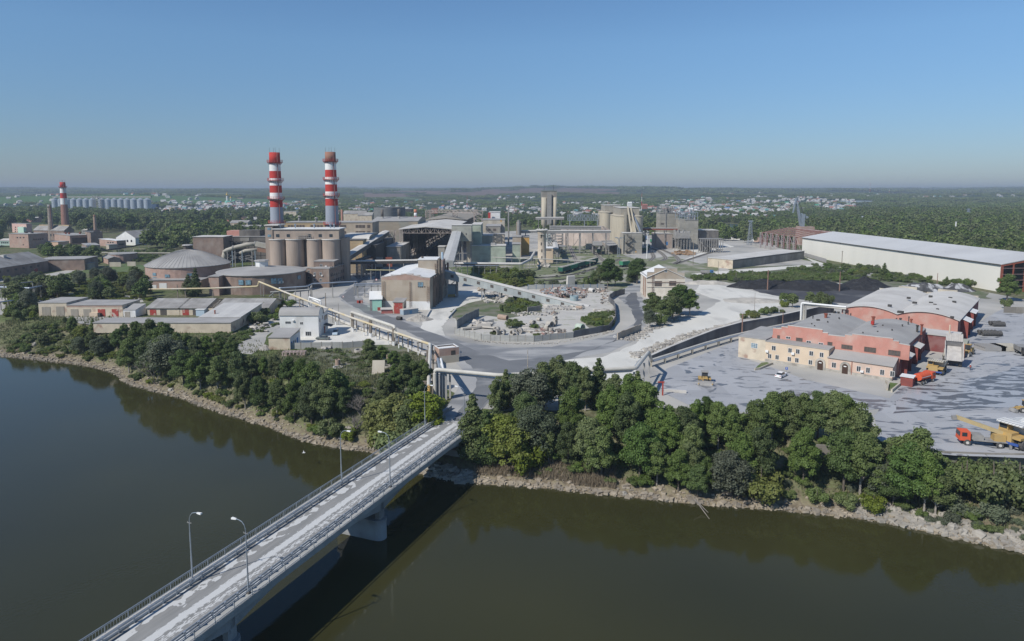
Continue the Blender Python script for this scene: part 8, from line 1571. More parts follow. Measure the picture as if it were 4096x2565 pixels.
LB=[(110,1300,20,'bush0'),(137,1333,9,'mid0'),(60,1290,26,'bush1'),(190,1288,18,'broad0'),(232,1268,24,'broad1'),(262,1264,18,'broad2'),(300,1300,12,'yel'),(345,1272,14,'cone0'),(415,1262,26,'cone0'),(285,1345,6,'grey'),(335,1325,7,'broad3'),(372,1345,6,'grey'),(395,1330,10,'cone0'),(440,1312,9,'broad1'),(470,1290,14,'broad0'),(520,1282,12,'broad2'),(572,1272,13,'broad3'),(622,1284,12,'broad0'),(560,1345,5,'broad1'),(480,1352,4,'broad2'),(680,1326,14,'broad3'),(722,1330,17,'broad0'),(760,1345,12,'broad1'),(802,1340,15,'broad2'),(850,1335,17,'broad3'),(700,1395,5,'broad1'),(770,1402,5,'broad0'),(840,1420,6,'broad2'),(900,1348,17,'broad0'),(928,1400,9,'broad1'),(980,1418,12,'broad2'),(1030,1424,14,'broad3'),(1080,1416,14,'broad0'),(1132,1425,13,'broad1'),(1182,1430,12,'broad2'),(1230,1442,10,'broad3'),(950,1482,3.5,'broad0'),(1010,1500,4,'broad1'),(1080,1512,4,'broad2'),(1150,1512,4.5,'broad3'),(1220,1520,5,'broad1'),(1272,1500,6,'broad0'),(1305,1470,9,'broad2'),(1335,1478,12,'broad3'),(1352,1545,8,'broad1'),(640,1335,7,'grey'),(610,1350,5,'broad3'),(1372,1702,3,'bush1'),(1320,1690,3,'bush0'),(1290,1660,3,'bush0'),(1500,1602,5,'yel'),(1525,1500,14,'broad0'),(1565,1480,18,'broad1'),(1602,1452,21,'broad2'),(1642,1440,25,'broad3'),(1684,1432,28,'broad0'),(1655,1500,14,'broad1'),(1565,1570,6,'yel'),(1625,1590,6,'broad3'),(1692,1562,10,'yel'),(1540,1660,3,'bush1'),(1600,1650,3,'bush0')]
for i,(px,py,of_,k)in enumerate(LB):bank(px,py,of_,k,area='on the left river bank',wide=rnd.uniform(.78,1.05)if k[0]=='b' else 1.25)
RB=[(1885,1572,7,'cone0'),(1942,1640,6,'cone1'),(1985,1600,10,'cone1'),(2003,1652,7,'yel'),(2050,1692,5,'yel'),(2112,1735,5,'bush1'),(2023,1475,24,'cone0'),(1990,1500,20,'broad0'),(2062,1492,24,'broad1'),(2122,1470,22,'grey'),(2180,1442,24,'broad3'),(2242,1415,27,'broad0'),(2300,1440,27,'broad1'),(2350,1462,26,'broad2'),(2403,1430,30,'cone1'),(2470,1492,24,'broad3'),(2530,1490,22,'broad0'),(2562,1482,24,'cone0'),(2602,1522,18,'broad2'),(2100,1560,14,'broad1'),(2300,1542,14,'broad3'),(2452,1530,14,'broad0'),(2522,1560,12,'broad1'),(2662,1600,12,'broad0'),(2702,1642,10,'broad2'),(2762,1622,12,'broad1'),(2150,1620,9,'grey'),(2200,1702,7,'broad0'),(2282,1682,7,'broad1'),(2362,1662,6,'broad2'),(2420,1702,5,'broad3'),(2580,1682,5,'broad1'),(2652,1762,4,'broad2'),(2742,1792,3,'broad3'),(2822,1852,1.5,'broad1'),(2862,1822,3,'broad0'),(2800,1692,8,'broad2'),(2782,1762,5,'broad3'),(2812,1592,16,'broad0'),(2852,1582,18,'broad1'),(2902,1602,14,'broad2'),(2962,1612,14,'broad3'),(3062,1592,15,'broad0'),(3122,1562,17,'broad2'),(3190,1557,18,'broad3'),(3252,1567,17,'broad0'),(3312,1562,18,'broad1'),(3372,1557,17,'broad2'),(3422,1572,16,'broad3'),(3490,1602,15,'broad0'),(3002,1722,6,'broad0'),(3082,1702,6,'broad1'),(3262,1702,7,'broad3'),(3432,1702,8,'broad1'),(3502,1722,7,'broad2'),(3085,1840,3,'bush1'),(2962,1802,3,'grey'),(3642,1742,11,'broad0'),(3735,1705,9,'broad3'),(3700,1762,6,'broad1'),(3775,1802,5,'broad2'),(3642,1852,5,'broad1'),(3600,1832,8,'grey'),(3822,1862,6,'broad0'),(3560,1960,3,'bush1'),(3450,1960,3,'bush0'),(3320,1940,3,'bush0')]
for px,py,of_,k in RB:bank(px,py,of_,k,area='on the right river bank',wide=rnd.uniform(.72,.98)if k[0]=='b' else 1.25)
for i in range(16):bank(3830+i*22,1815+rnd.uniform(-12,20),14+rnd.uniform(-2,2),'bush%d'%(0 if i%3 else 2),area='on the right river bank',wide=.8)
for px,py in((3960,2010),(4050,1985),(3900,1955),(4010,2075),(3880,2030),(4090,2100),(3700,2010),(3770,2040)):bank(px,py,4.5 if py>2020 else 8,'bush%d'%(py%3),area='on the right river bank')
def tr(px,pyt,pyb,key,area,w_=None,fr=idf):
 (px,pyt),(_,pyb)=fr(px,pyt),fr(px,pyb);p=on(px,pyb);h=at(px,pyt,p.y).z;TL.append((p.x,p.y,-.1,key,h,w_ or h*.78,area))
for a in((1478,1352,1440,'broad2'),(1525,1378,1450,'broad3'),(1575,1400,1470,'broad0'),(1625,1412,1480,'broad1'),(1500,1400,1470,'broad3'),(1668,1440,1500,'broad2'),(1585,1440,1500,'bush0')):tr(*a,'on the weedy ground left of the gate house')
for a in((2430,1030,1146,'broad1'),(2400,1062,1146,'broad2'),(2375,1082,1142,'cone1'),(2460,1060,1146,'broad3'),(2350,1095,1142,'bush0'),(2548,1028,1135,'broad1'),(2530,1062,1130,'cone1'),(2610,1165,1275,'broad3'),(2660,1180,1290,'broad0'),(2715,1132,1262,'broad1'),(2758,1152,1262,'broad2'),(2690,1165,1280,'broad3'),(2600,1235,1310,'grey'),(2640,1240,1305,'bush0'),(4027,1092,1205,'broad3')):tr(*a,'in the plant yards')
tr(4027,1180,1235,'bush0','in the plant yards');tr(545,660,905,'cone0','before the domed store',7.5,Hh);tr(630,590,915,'cone1','before the domed store',7,Hh)
def scatter(poly,n,keys,h0,h1,area,fr=idf,wk=.85,rs=rnd):
 pts=[fr(*p)for p in poly];xs=[p[0]for p in pts];ys=[p[1]for p in pts];k=0;tries=0
 while k<n and tries<n*60:
  tries+=1;x,y=rs.uniform(min(xs),max(xs)),rs.uniform(min(ys),max(ys));ins=False
  for i in range(len(pts)):
   (xa,ya),(xb,yb)=pts[i],pts[i-1]
   if(ya>y)!=(yb>y)and x<(xb-xa)*(y-ya)/(yb-ya)+xa:ins=not ins
  if not ins:continue
  p=on(x,y);h=rs.uniform(h0,h1);key=rs.choice(keys)
  if any(abs(q[0]-p.x)<h*.22 and abs(q[1]-p.y)<h*.22 for q in TL[-150:]):continue
  TL.append((p.x,p.y,-.1,key,h,h*wk*rs.uniform(.85,1.2)*(1.3 if key[:2]=='bu' else 1),area));k+=1
scatter([G(80,700),G(500,640),G(760,660),G(1250,560),G(1900,520),G(2020,640),G(2060,830),G(1300,850),G(900,800),G(560,850),G(480,1000),G(250,960)],44,['mid0','mid1','mid2','grey','mid0'],6.5,11,'in the gardens behind the cream garages')
scatter([G(0,560),G(500,520),G(700,560),G(600,640),G(0,640)],10,['mid0','bush1','grey'],3.5,6,'in the gardens behind the cream garages')
scatter([G(100,980),G(420,880),G(560,940),G(560,1080),G(300,1120),G(60,1100),G(-100,1000)],10,['yel','bush0','mid0'],3.5,6,'left of the cream garages')
scatter([A(480,1130),A(850,1120),A(1060,1180),A(1400,1270),A(1350,1310),A(900,1330),A(560,1180)],16,['mid0','mid1','mid2'],7,13,'between the brick sheds and the green lawn')
scatter([Hh(1320,980),Hh(1600,960),Hh(1740,1010),Hh(1560,1120),Hh(1540,1200),Hh(1380,1240),Hh(1150,1290),Hh(1280,1100)],16,['bush0','bush1','yel','bush1'],3,6,'left of the white curved roof house')
scatter([D(20,1440),D(60,1320),D(400,1330),D(470,1450),D(200,1500)],12,['bush0','yel','mid0'],3.5,7.5,'on the green strip by the long pale gallery')
scatter([D(500,1440),D(900,1420),D(1150,1420),D(1150,1460),D(500,1460)],6,['bush0','bush2'],2.5,4,'on the green strip by the long pale gallery')
scatter([J(20,800),J(100,620),J(480,610),J(470,720),J(320,770)],24,['bush0','bush1','bush2','bush0'],2,4,'in the scrap yard')
scatter([J(970,880),J(1090,790),J(1330,800),J(1290,940),J(1120,960)],12,['bush0','bush1'],2,4.2,'in the scrap yard')
for q,h in((T6(600,540),4.6),(T6(700,520),3.2),(T6(300,650),2.2),(T6(960,560),2.8),(T6(1680,640),3.4),(T6(1000,680),2)):p=on(*q);TL.append((p.x,p.y,-.1,'bush0',h,h*1.3,'in the scrap yard'))
scatter([F(0,1020),F(60,960),F(400,940),F(800,950),F(1000,1050),F(1400,1060),F(1440,1110),F(900,1100),F(300,1110)],26,['bush0','bush2','mid0','bush1'],2.5,5,'in the scrub below the white hall')
scatter([E(600,1380),E(1400,1300),E(2000,1330),E(2400,1270),E(2400,1400),E(1500,1410),E(700,1400)],20,['bush0','bush2','bush1'],2.2,5,'in the scrub below the white hall')
scatter([F(1500,1110),F(1700,1100),F(2080,1200),F(2060,1220),F(1520,1140)],10,['bush0','cone0'],2.5,6,'in the scrub below the white hall')
tr(905,890,1080,'cone0','in the scrub below the white hall',6,F)
scatter([L(1050,330),L(1200,250),L(1420,215),L(1520,170),L(1500,240),L(1250,290)],9,['bush1','bush0'],2,4,'on the edge above the dark retaining wall')
scatter([L(1500,120),L(1900,100),L(2080,130),L(1900,190),L(1560,200)],10,['mid0','bush0'],3.5,6.5,'on the edge above the dark retaining wall')
scatter([A(1000,860),A(1300,880),A(1880,830),A(1900,760),A(1500,760),A(1000,800)],18,['mid0','mid1','mid2'],16,24,'in the dark grove at far left',wk=.75)
scatter([A(-30,880),A(140,880),A(150,800),A(-30,800)],4,['mid1'],14,22,'in the dark grove at far left',wk=.75)
scatter([B(380,1180),B(900,1150),B(1040,1090),B(1000,1040),B(420,1060)],15,['mid1','mid0','mid2'],16,25,'beyond the round stores',wk=.75)
for a in((250,1300,1000,'mid0'),):pass
scatter([Hh(560,330),Hh(720,340),Hh(900,440),Hh(760,430)],5,['grey','yel'],8,12,'beyond the round stores')
for q,h in((T2(860,165),13),(T2(1300,115),8),(T3(260,560),11)):p=on(*q);TL.append((p.x,560 if h>12 else 640,-.1,'mid1',h,h*.8,'behind the pipe bridges'))
TL.sort(key=lambda q:proj((q[0],q[1],5))[0]);cnt={}
kindword={'yel':'yellow-green','grey':'grey-green'}
for x,y,z,key,h,w_,area in TL:
 me,tm,H0,W0,kind,lm=TREEP[key];nm={'broad':'leafy_tree','cone':'pointed_tree','bush':'shrub'}[kind]
 cw={'leaf_mid_green':'green','leaf_dark_green':'dark green','leaf_yellow_green':'yellow-green','leaf_grey_green':'grey-green'}[lm.name]
 kw_={'broad':'leafy tree','cone':'slim pointed tree','bush':'shrub'}[kind];ky=(cw,kw_,area);cnt[ky]=cnt.get(ky,0)+1
 t=thing(nm,'%s %s %s, %s from left'%(cw,kw_,area,ordn(cnt[ky])),'shrub' if kind=='bush' else 'tree',(x,y,z),rnd.uniform(0,2*PI),group=kw_+'s '+area)
 s=(w_/W0,w_/W0,h/H0);t.scale=s
 for nn,mm in(('crown',me),('trunk',tm)):o=bpy.data.objects.new(nn,mm);col.objects.link(o);o.parent=t
def baretree(px,pyt,off,lab,seed):
 rs=random.Random(seed);Y=200.0
 for _ in range(12):x=(px-CX)/FPX*Y;Y=.5*Y+.5*(float(shore(x))+off)
 z0=terrain(x,Y);h=at(px,pyt,Y).z-z0;t=thing('bare_tree',lab,'tree',(x,Y,z0));b=MB()
 def grow(p,d,ln,r,k):
  q=p+d*ln;b.tube([p,p.lerp(q,.5)+Vector((rs.uniform(-.1,.1),rs.uniform(-.1,.1),0))*ln*.5,q],r,4,r1=r*.6)
  if k==0:return
  for _ in range(3):nd=(d+Vector((rs.uniform(-.9,.9),rs.uniform(-.9,.9),rs.uniform(-.2,.6)))).normalized();grow(p.lerp(q,rs.uniform(.5,1)),nd,ln*rs.uniform(.6,.8),r*.55,k-1)
 for _ in range(5):grow(Vector((x,Y,z0)),Vector((rs.uniform(-.6,.6),rs.uniform(-.5,.5),1)).normalized(),h*.36,.12,4)
 part('branches',b,dead_wood,t)
baretree(1425,1560,9,'bare grey tree among green ones left of the bridge, taller one',3);baretree(1475,1610,6,'bare grey tree close to the bridge railing',4);baretree(1400,1640,5,'low bare grey bush by the shore left of the bridge',6);baretree(585,1385,3,'thin dead tree leaning at the water on the left bank',5)
t=thing('fallen_branch','pale dead branch hanging from the bank into the water','branch',tuple(on(*Q(2200,1250),WZ)));b=MB();b.tube([on(*Q(2170,1200),WZ+2),on(*Q(2230,1280),WZ+.6),on(*Q(2290,1362),WZ)],.14,6,r1=.05);b.tube([on(*Q(2200,1230),WZ+1.4),on(*Q(2280,1310),WZ+.4)],.09,5,r1=.04);part('branch',b,dead_wood,t)
# ---------------------------------------------------------------- ground cover, stones
def blades(name,pts,h,w_,m,seed,n=None):
 rs=np.random.RandomState(seed);P_=np.array(pts);k=len(P_);hh=rs.uniform(.5,1.2,k)*h;a=rs.uniform(0,2*PI,k);d=np.stack([np.cos(a),np.sin(a),np.zeros(k)],1)*w_;ln=rs.normal(size=(k,3))*.25*h;ln[:,2]=hh
 V=np.empty((k,4,3));V[:,0]=P_-d;V[:,1]=P_+d;V[:,2]=P_+ln+d*.3;V[:,3]=P_+ln-d*.3
 me=bpy.data.meshes.new(name);me.vertices.add(4*k);me.vertices.foreach_set('co',V.ravel().astype(np.float32));me.loops.add(4*k);me.loops.foreach_set('vertex_index',np.arange(4*k,dtype=np.int32));me.polygons.add(k);me.polygons.foreach_set('loop_start',np.arange(0,4*k,4,dtype=np.int32));me.polygons.foreach_set('loop_total',np.full(k,4,dtype=np.int32));me.update(calc_edges=True)
 at_=me.attributes.new('tone','FLOAT','FACE');at_.data.foreach_set('value',rs.uniform(0,1,k).astype(np.float32));me.materials.append(m);o=bpy.data.objects.new(name,me);col.objects.link(o);o['kind']='stuff';return o
reed=leafmat('dry_reed',(.30,.24,.16),(.42,.35,.24));rs_=random.Random(12);pr=[]
while len(pr)<9000:
 px=rs_.uniform(1890,2480);Y=130.0
 for _ in range(6):x=(px-CX)/FPX*Y;Y=float(shore(x))+1
 Y+=rs_.uniform(1.5,10)*(1 if px<2300 else.6);x=(px-CX)/FPX*Y;pr.append((x,Y,terrain(x,Y)-.1))
blades('dry_reeds',pr,1.1,.06,reed,5);pg=[];pg2=[]
while len(pg)<26000:
 x=rs_.uniform(-200,110);Y=float(shore(x))+rs_.uniform(4,26)+(rs_.random()**3)*20
 z=terrain(x,Y)
 if(-28<x<2 and Y<185)or(x>-8 and z>-.3):
  continue
 if fbm(x,Y,6,8)>-.25:pg.append((x,Y,z-.05))
blades('bank_grass',pg,.75,.14,leafmat('grass_blades',(.12,.145,.055),(.23,.23,.12)),6)
while len(pg2)<16000:
 q=on(rs_.uniform(1110,1700),rs_.uniform(1405,1620));
 if q.y-float(shore(q.x))>14 and fbm(q.x,q.y,4,3)>-.1:pg2.append((q.x,q.y,.02))
blades('weeds',pg2,.5,.12,MATS['grass_blades'],7)
def stones(name,n,gen,m,s0,s1,seed):
 rs=random.Random(seed);b=MB()
 for _ in range(n):
  x,y,z=gen(rs);s=rs.uniform(s0,s1)*(1 if rs.random()<.85 else 1.8);b.cbox((x,y,z+s*.15),s*rs.uniform(.6,1),s*rs.uniform(.5,.9),s*rs.uniform(.3,.5),rs.uniform(0,6),rs.uniform(-.4,.4))
 j=random.Random(seed+1);b.v=[(v[0]+j.uniform(-.12,.12)*s0,v[1]+j.uniform(-.12,.12)*s0,v[2]+j.uniform(-.1,.1)*s0)for v in b.v];o=single(name,b,m,kind='stuff');return o
def gshore(rs):
 x=rs.uniform(-195,95);d=rs.uniform(-.4,1.1)+(rs.random()**4)*4;y=float(shore(x))+d;return x,y,terrain(x,y)
stones('shore_stones',3600,gshore,rock_tan,.12,.38,3)
def griprap(rs):
 x=rs.uniform(62,90);y=float(shore(x))+rs.uniform(0,6);return x,y,terrain(x,y)
stones('riprap',1500,griprap,mat('grey_rock',(.38,.35,.30),(.27,.25,.215),.6),.14,.42,5)
def gabut(rs):
 s,t_=rs.uniform(-1,Wd+3),rs.uniform(TEND-24,TEND-9);p=BW(s,t_);return p.x,p.y,terrain(p.x,p.y)
stones('riprap',500,gabut,MATS['grey_rock'],.25,.6,6)
bo=[(K(1160,1380),1.5),(K(935,1370),1.2),(K(880,1355),1.1),(K(1090,1390),.9),(K(1000,1385),.7),(K(1230,1385),1.0),(R(985,478),1.6),(R(325,390),1.4),(Q(1608,1188),.9),(N(1040,1275),1.5),(N(1100,1340),1.3),(N(1190,1370),1.2),(N(1330,1400),1.4),(N(600,1210),1.0),(R(1640,780),1.2)]
for i,(q,s)in enumerate(sorted(bo,key=lambda e:e[0][0])):
 p=on(*q,WZ);z=terrain(p.x,p.y+.8);b=MB();b.lathe(0,0,[(s*.45,-.4),(s*.6,.1),(s*.5,.5*s),(s*.2,.72*s)],9);rr=random.Random(i);b.v=[(v[0]*1.3+rr.uniform(-.15,.15)*s,v[1]+rr.uniform(-.15,.15)*s,v[2]+rr.uniform(-.1,.1)*s)for v in b.v];xform(b,(p.x,p.y+.8,z),rr.uniform(0,6));single('boulder',b,MATS['grey_rock'],'pale boulder lying at the water edge, %s from the left'%ordn(i+1),'boulder','boulders along the shore')
# ---------------------------------------------------------------- the town and the far woods
def onT(px,py):
 z=0.0
 for _ in range(14):
  if py<=766 and z<49:z=52
  p=on(px,py,min(z,49.0))if py>766 else at(px,py,6000)
  z=.6*z+.4*terrain(p.x,p.y)
 return p.x,p.y,terrain(p.x,p.y)
rs=random.Random(21);HS=[]
zones=[(2640,3420,800,852,420,1.0),(2660,3100,845,882,90,1.1),(2000,2660,812,868,230,1.0),(1420,2000,805,850,130,1),(1360,1560,838,865,22,1),(640,1360,808,872,360,1.0),(560,900,840,890,50,1),(0,620,795,815,30,1),(20,160,820,880,8,1.2),(3300,4096,778,792,70,1.2),(3000,3300,790,800,40,1),(2750,3050,770,780,40,1.6),(600,820,785,800,30,1.4),(1990,2230,790,800,20,1.3),(880,1060,868,905,9,1.3)]
for x0,x1,y0,y1,n,sc in zones:
 for _ in range(n):
  px,py=rs.uniform(x0,x1),y1-(y1-y0)*rs.random()**.8;x,y,z=onT(px,py)
  if 0<y<15000:HS.append((x,y,z,sc*rs.uniform(.68,1.1)))
wcol={'white':(.50,.49,.46),'cream':(.55,.47,.34),'brown':(.20,.13,.09),'grey':(.34,.33,.31)}
rcol={'pale grey':(.42,.41,.39),'grey':(.30,.295,.285),'white':(.55,.55,.54),'rust red':(.30,.13,.10),'teal':(.14,.30,.28),'blue':(.12,.19,.34),'brown':(.20,.13,.10),'green':(.07,.26,.16)}
rpick=['pale grey']*10+['grey']*9+['white']*2+['rust red']*3+['teal']+['blue']+['brown']*4+['green']
def housebm(L_,W_,h,r,b,at_=(0,0,0),rz=0.0):
 q=MB();q.mi=0;x,y=L_/2,W_/2
 q.add([(-x,-y,-3),(x,-y,-3),(x,y,-3),(-x,y,-3),(-x,-y,h),(x,-y,h),(x,y,h),(-x,y,h),(-x,0,h+r),(x,0,h+r)],[(0,1,5,4),(1,2,6,9,5),(2,3,7,6),(3,0,4,8,7)])
 q.mi=1;e=.5
 for s in(-1,1):q.add([(-x-e,s*(y+e),h-.35*r/y*e-.1),(x+e,s*(y+e),h-.35*r/y*e-.1),(x+e,0,h+r+.12),(-x-e,0,h+r+.12)],[(0,1,2,3)if s<0 else(3,2,1,0)])
 xform(q,at_,rz);k=len(b.v);b.v+=q.v;b.f+=[tuple(i+k for i in f)for f in q.f];b.m+=q.m;return b
HM={}
def hmesh(rc,wc,var):
 k=(rc,wc,var)
 if k not in HM:
  b=MB();housebm(*((10,8,3.2,2.6),(13,9,3.4,3.0),(8.5,8,5,3.4))[var],b)
  HM[k]=mkmesh('house',b,[mat('wall_'+wc,wcol[wc]),mat('roof_'+rc.replace(' ','_'),rcol[rc])])
 return HM[k]
HS.sort(key=lambda q:q[1]);near=HS[:300];far=HS[300:];near.sort(key=lambda q:q[0]/q[1]);hc={};gridh={}
for q in HS:gridh.setdefault((int(q[0]//30),int(q[1]//40)),[]).append(q)
for x,y,z,s in near:
 rc,wc,v=rs.choice(rpick),rs.choice(['white','white','cream','brown','grey']),rs.choice((0,0,1,2));me=hmesh(rc,wc,v);o=bpy.data.objects.new('town_house',me);o.location=(x,y,z);o.rotation_euler.z=rs.choice((0,PI/2))+rs.uniform(-.5,.5);o.scale=(s,s,s);col.objects.link(o)
 k=(rc,wc);hc[k]=hc.get(k,0)+1;tag(o,'small %s walled town house with %s roof, %s such from left'%(wc,rc,ordn(hc[k])),'house','houses of the town beyond the plant')
b=MB();mats_=[mat('wall_white',())]+[mat('roof_'+r.replace(' ','_'),rcol[r])for r in rcol];ridx={r:i+1 for i,r in enumerate(rcol)}
for x,y,z,s in far:
 rc=rs.choice(rpick);k0=len(b.m);housebm(10*s*1.15,8*s*1.15,3.6*s,3*s,b,(x,y,z),rs.uniform(0,PI));b.m[k0:]=[0 if m==0 else ridx[rc]for m in b.m[k0:]]
single('distant_houses',b,mats_,kind='stuff')
for i,(fr,x0,x1,y0,y1,Yb,m,rm,lb,rf)in enumerate(((B,1100,1340,1070,1165,790,plaster_cream,roof_slate,'cream gabled house with grey roof beyond the mill house','gableU'),(B,1240,1500,1140,1168,700,plaster_cream,roof_slate,'low cream house right of the cream gabled house','gableU'),(B,1838,2010,915,985,1150,plaster_cream,roof_pale,'long pale school building between the banded chimneys','flat'),(B,1200,1275,730,780,2500,brick_pink,roof_white,'tall pinkish house on the far slope right of the church','flat'),(A,2318,2400,512,560,1500,plaster_cream,roof_pale,'cream flat building right of the steel silos','flat'),(Cc,1000,1190,330,352,1100,steel_dark,roof_pale,'dark long shed right of the cooling tanks','flat'),(Cc,1460,1545,325,375,1000,MATS['roof_rust_red'],MATS['roof_rust_red'],'dark red metal roofed building behind the store gantry','flat'),(D,1762,1815,320,350,1400,plaster_white,roof_white,'white gabled house behind the cream silos','gableU'),(D,1965,2030,350,385,1300,MATS['roof_rust_red'],MATS['roof_rust_red'],'bright red roofed house right of the cream silos','gableU'))):
 a=at(*fr(x0,y0),Yb);c=at(*fr(x1,y0),Yb);zb=at(*fr(x0,y1),Yb).z-2;Bld('town_building',lb,None,None,m,rm,Dp=14,h=a.z-zb,z0=zb,world=((a.x,Yb),(c.x,Yb)),roof=rf,**({'rise':2.5}if rf!='flat' else{}))
YC=2050;c=at(*B(1065,830),YC);zc=terrain(c.x,YC);t=thing('church','red and white brick church with gilded onion domes on the far slope','church',(c.x,YC,zc));zq=lambda y:at(*B(1065,y),YC).z
cw_=mat('church_brick',(.42,.17,.12),(.52,.45,.40),.12);b=MB();b.box(c.x-14,YC-8,zc-4,c.x+14,YC+8,zq(790));part('nave',b,cw_,t);b=MB();b.box(c.x-7,YC-10,zc-4,c.x+9,YC-8.01,zq(800));part('porch',b,plaster_white,t)
b=MB();b.lathe(c.x,YC,[(9,zq(800)),(9,zq(792)),(5,zq(765))],8);b.lathe(c.x+9,YC-2,[(5,zq(800)),(4,zq(770))],8);part('roof',b,mat('church_green_roof',(.16,.40,.32)),t)
for dx,zb_,zt_,zk,r in((0,765,700,655,3.4),(10,775,735,705,1.9)):
 part('drum',MB().cyl(c.x+dx,YC,zq(zb_),zq(zt_),r*.8,n=14),plaster_white,t);z0,z1=zq(zt_),zq(zk);hh=z1-z0
 part('dome',MB().lathe(c.x+dx,YC,[(r*.8,z0),(r*1.2,z0+hh*.25),(r*1.25,z0+hh*.4),(r*.8,z0+hh*.62),(r*.25,z0+hh*.82),(.15,z1)],14),gold_m,t);part('cross',MB().beam((c.x+dx,YC,z1),(c.x+dx,YC,z1+5),.3),gold_m,t)
for i,(fr,x,yb,yt,Yb)in enumerate(((D,1948,300,170,1700),(Cc,1953,245,150,1700),(E,545,430,305,1150),(F,755,108,35,3600),(F,965,115,82,4200))):
 a=at(*fr(x,yb),Yb);zt=at(*fr(x,yt),Yb).z;t=thing('radio_mast','thin radio mast in the far town, %s from the left'%ordn((2,1,3,4,5)[i]),'mast',(a.x,Yb,terrain(a.x,Yb)));b=MB();z0=terrain(a.x,Yb);n_=4
 for k in range(n_):b2=MB();b2.cyl(a.x,Yb,z0+(zt-z0)*k/n_,z0+(zt-z0)*(k+1)/n_,1.1-.22*k,.9-.22*k,n=6);part('mast_section',b2,red_paint if k%2 else white_paint,t)
def scatter_stuff(name,pts,me):
 """points carrying one crown mesh each through a geometry nodes tree"""
 pm=bpy.data.meshes.new(name);pm.from_pydata([p[:3]for p in pts],[],[]);n=len(pts)
 a=pm.attributes.new('siz','FLOAT_VECTOR','POINT');a.data.foreach_set('vector',np.array([(p[3],p[3],p[4])for p in pts],dtype=np.float32).ravel());a=pm.attributes.new('spin','FLOAT','POINT');a.data.foreach_set('value',np.random.RandomState(n).uniform(0,6.28,n).astype(np.float32))
 src=bpy.data.objects.new('woods_crown',me)
 ng=bpy.data.node_groups.new(name,'GeometryNodeTree');ng.interface.new_socket('Geometry',in_out='INPUT',socket_type='NodeSocketGeometry');ng.interface.new_socket('Geometry',in_out='OUTPUT',socket_type='NodeSocketGeometry');N_=ng.nodes;lk=ng.links.new
 gi,go=N_.new('NodeGroupInput'),N_.new('NodeGroupOutput');ip=N_.new('GeometryNodeInstanceOnPoints');oi=N_.new('GeometryNodeObjectInfo');oi.inputs['Object'].default_value=src;oi.inputs['As Instance'].default_value=True
 na=N_.new('GeometryNodeInputNamedAttribute');na.data_type='FLOAT_VECTOR';na.inputs['Name'].default_value='siz';nb=N_.new('GeometryNodeInputNamedAttribute');nb.data_type='FLOAT';nb.inputs['Name'].default_value='spin'
 cx=N_.new('ShaderNodeCombineXYZ');lk(nb.outputs['Attribute'],cx.inputs[2]);er=N_.new('FunctionNodeEulerToRotation');lk(cx.outputs[0],er.inputs[0])
 lk(gi.outputs[0],ip.inputs['Points']);lk(oi.outputs['Geometry'],ip.inputs['Instance']);lk(er.outputs[0],ip.inputs['Rotation']);lk(na.outputs['Attribute'],ip.inputs['Scale']);lk(ip.outputs[0],go.inputs[0])
 o=bpy.data.objects.new(name,pm);col.objects.link(o);md=o.modifiers.new('scatter','NODES');md.node_group=ng;o['kind']='stuff';return o
def cm(kind,H,W,n,ls,m,seed):c,nr,s,tone,bl,r_=crownpts(kind,H,W,n,ls,seed);return leafquads('crown',c,nr,s,tone,m,r_)
near_m=[cm('broad',1,.85,420,.085,leaf_far,70),cm('broad',1,.8,420,.085,leaf_mid,71)];far_m=cm('clump',.45,1,330,.055,leaf_far,72)
PLANT=[(-190,380),(-175,520),(-150,830),(-40,860),(60,780),(190,720),(240,640),(300,620),(300,330),(260,300)]
def inpoly(x,y,P_):
 r=False
 for i in range(len(P_)):
  (xa,ya),(xb,yb)=P_[i],P_[i-1]
  if(ya>y)!=(yb>y)and x<(xb-xa)*(y-ya)/(yb-ya)+xa:r=not r
 return r
pondw=[tuple(on(*E(*q)))[:2]for q in((820,650),(800,600),(1000,596),(1280,602),(1300,660),(1220,700),(1200,790),(1120,790),(1080,740),(980,710),(900,690))]
brickw=[tuple(on(*A(*q)))[:2]for q in((0,1100),(1400,1150),(2250,1050),(2250,870),(1500,850),(1300,830),(420,740),(0,900))]
def houses_near(x,y,r=10):
 for i in(-1,0,1):
  for j in(-1,0,1):
   for q in gridh.get((int(x//30)+i,int(y//40)+j),()):
    if abs(q[0]-x)<r and q[1]-36<y<q[1]+12:return True
 return False
W0,W1,W2_=[],[],[];r_=random.Random(33)
def dens(x,y):
 k=.5+fbm(x,y,160,6)*.9;px,py=proj((x,y,0))
 if px>2750 and py<945:k+=.45
 return k
for _ in range(24000):
 y=math.sqrt(r_.uniform(395**2,1500**2));x=r_.uniform(-.82,.84)*y
 if inpoly(x,y,PLANT)or inpoly(x,y,pondw)or inpoly(x,y,brickw)or houses_near(x,y):continue
 px,py=proj((x,y,0))
 if py>1000 and px<1500:continue
 if-345<x<-100 and y<470:continue
 if px>2600 and x<300 and y<640:continue
 if x>215 and x<300 and y<620:continue
 if r_.random()>dens(x,y)*(.5 if 1500<px<2650 else 1):continue
 h=r_.uniform(8,18)*(.62 if 1300<px<3400 and y>900 else 1)
 if py>925 and 2750<px:h*=.85
 (W0 if r_.random()<.6 else W1).append((x,y,terrain(x,y)-.3,h*1.05,h))
for _ in range(30000):
 y=math.sqrt(r_.uniform(1500**2,4200**2));x=r_.uniform(-.82,.84)*y
 if houses_near(x,y,20):continue
 f=fieldcol(x,y)
 if f[1]>.09 or f[0]>.09:continue
 if r_.random()>.35+fbm(x,y,300,6):continue
 s=r_.uniform(22,46);W2_.append((x,y,terrain(x,y)-1,s,s*r_.uniform(.5,.75)))
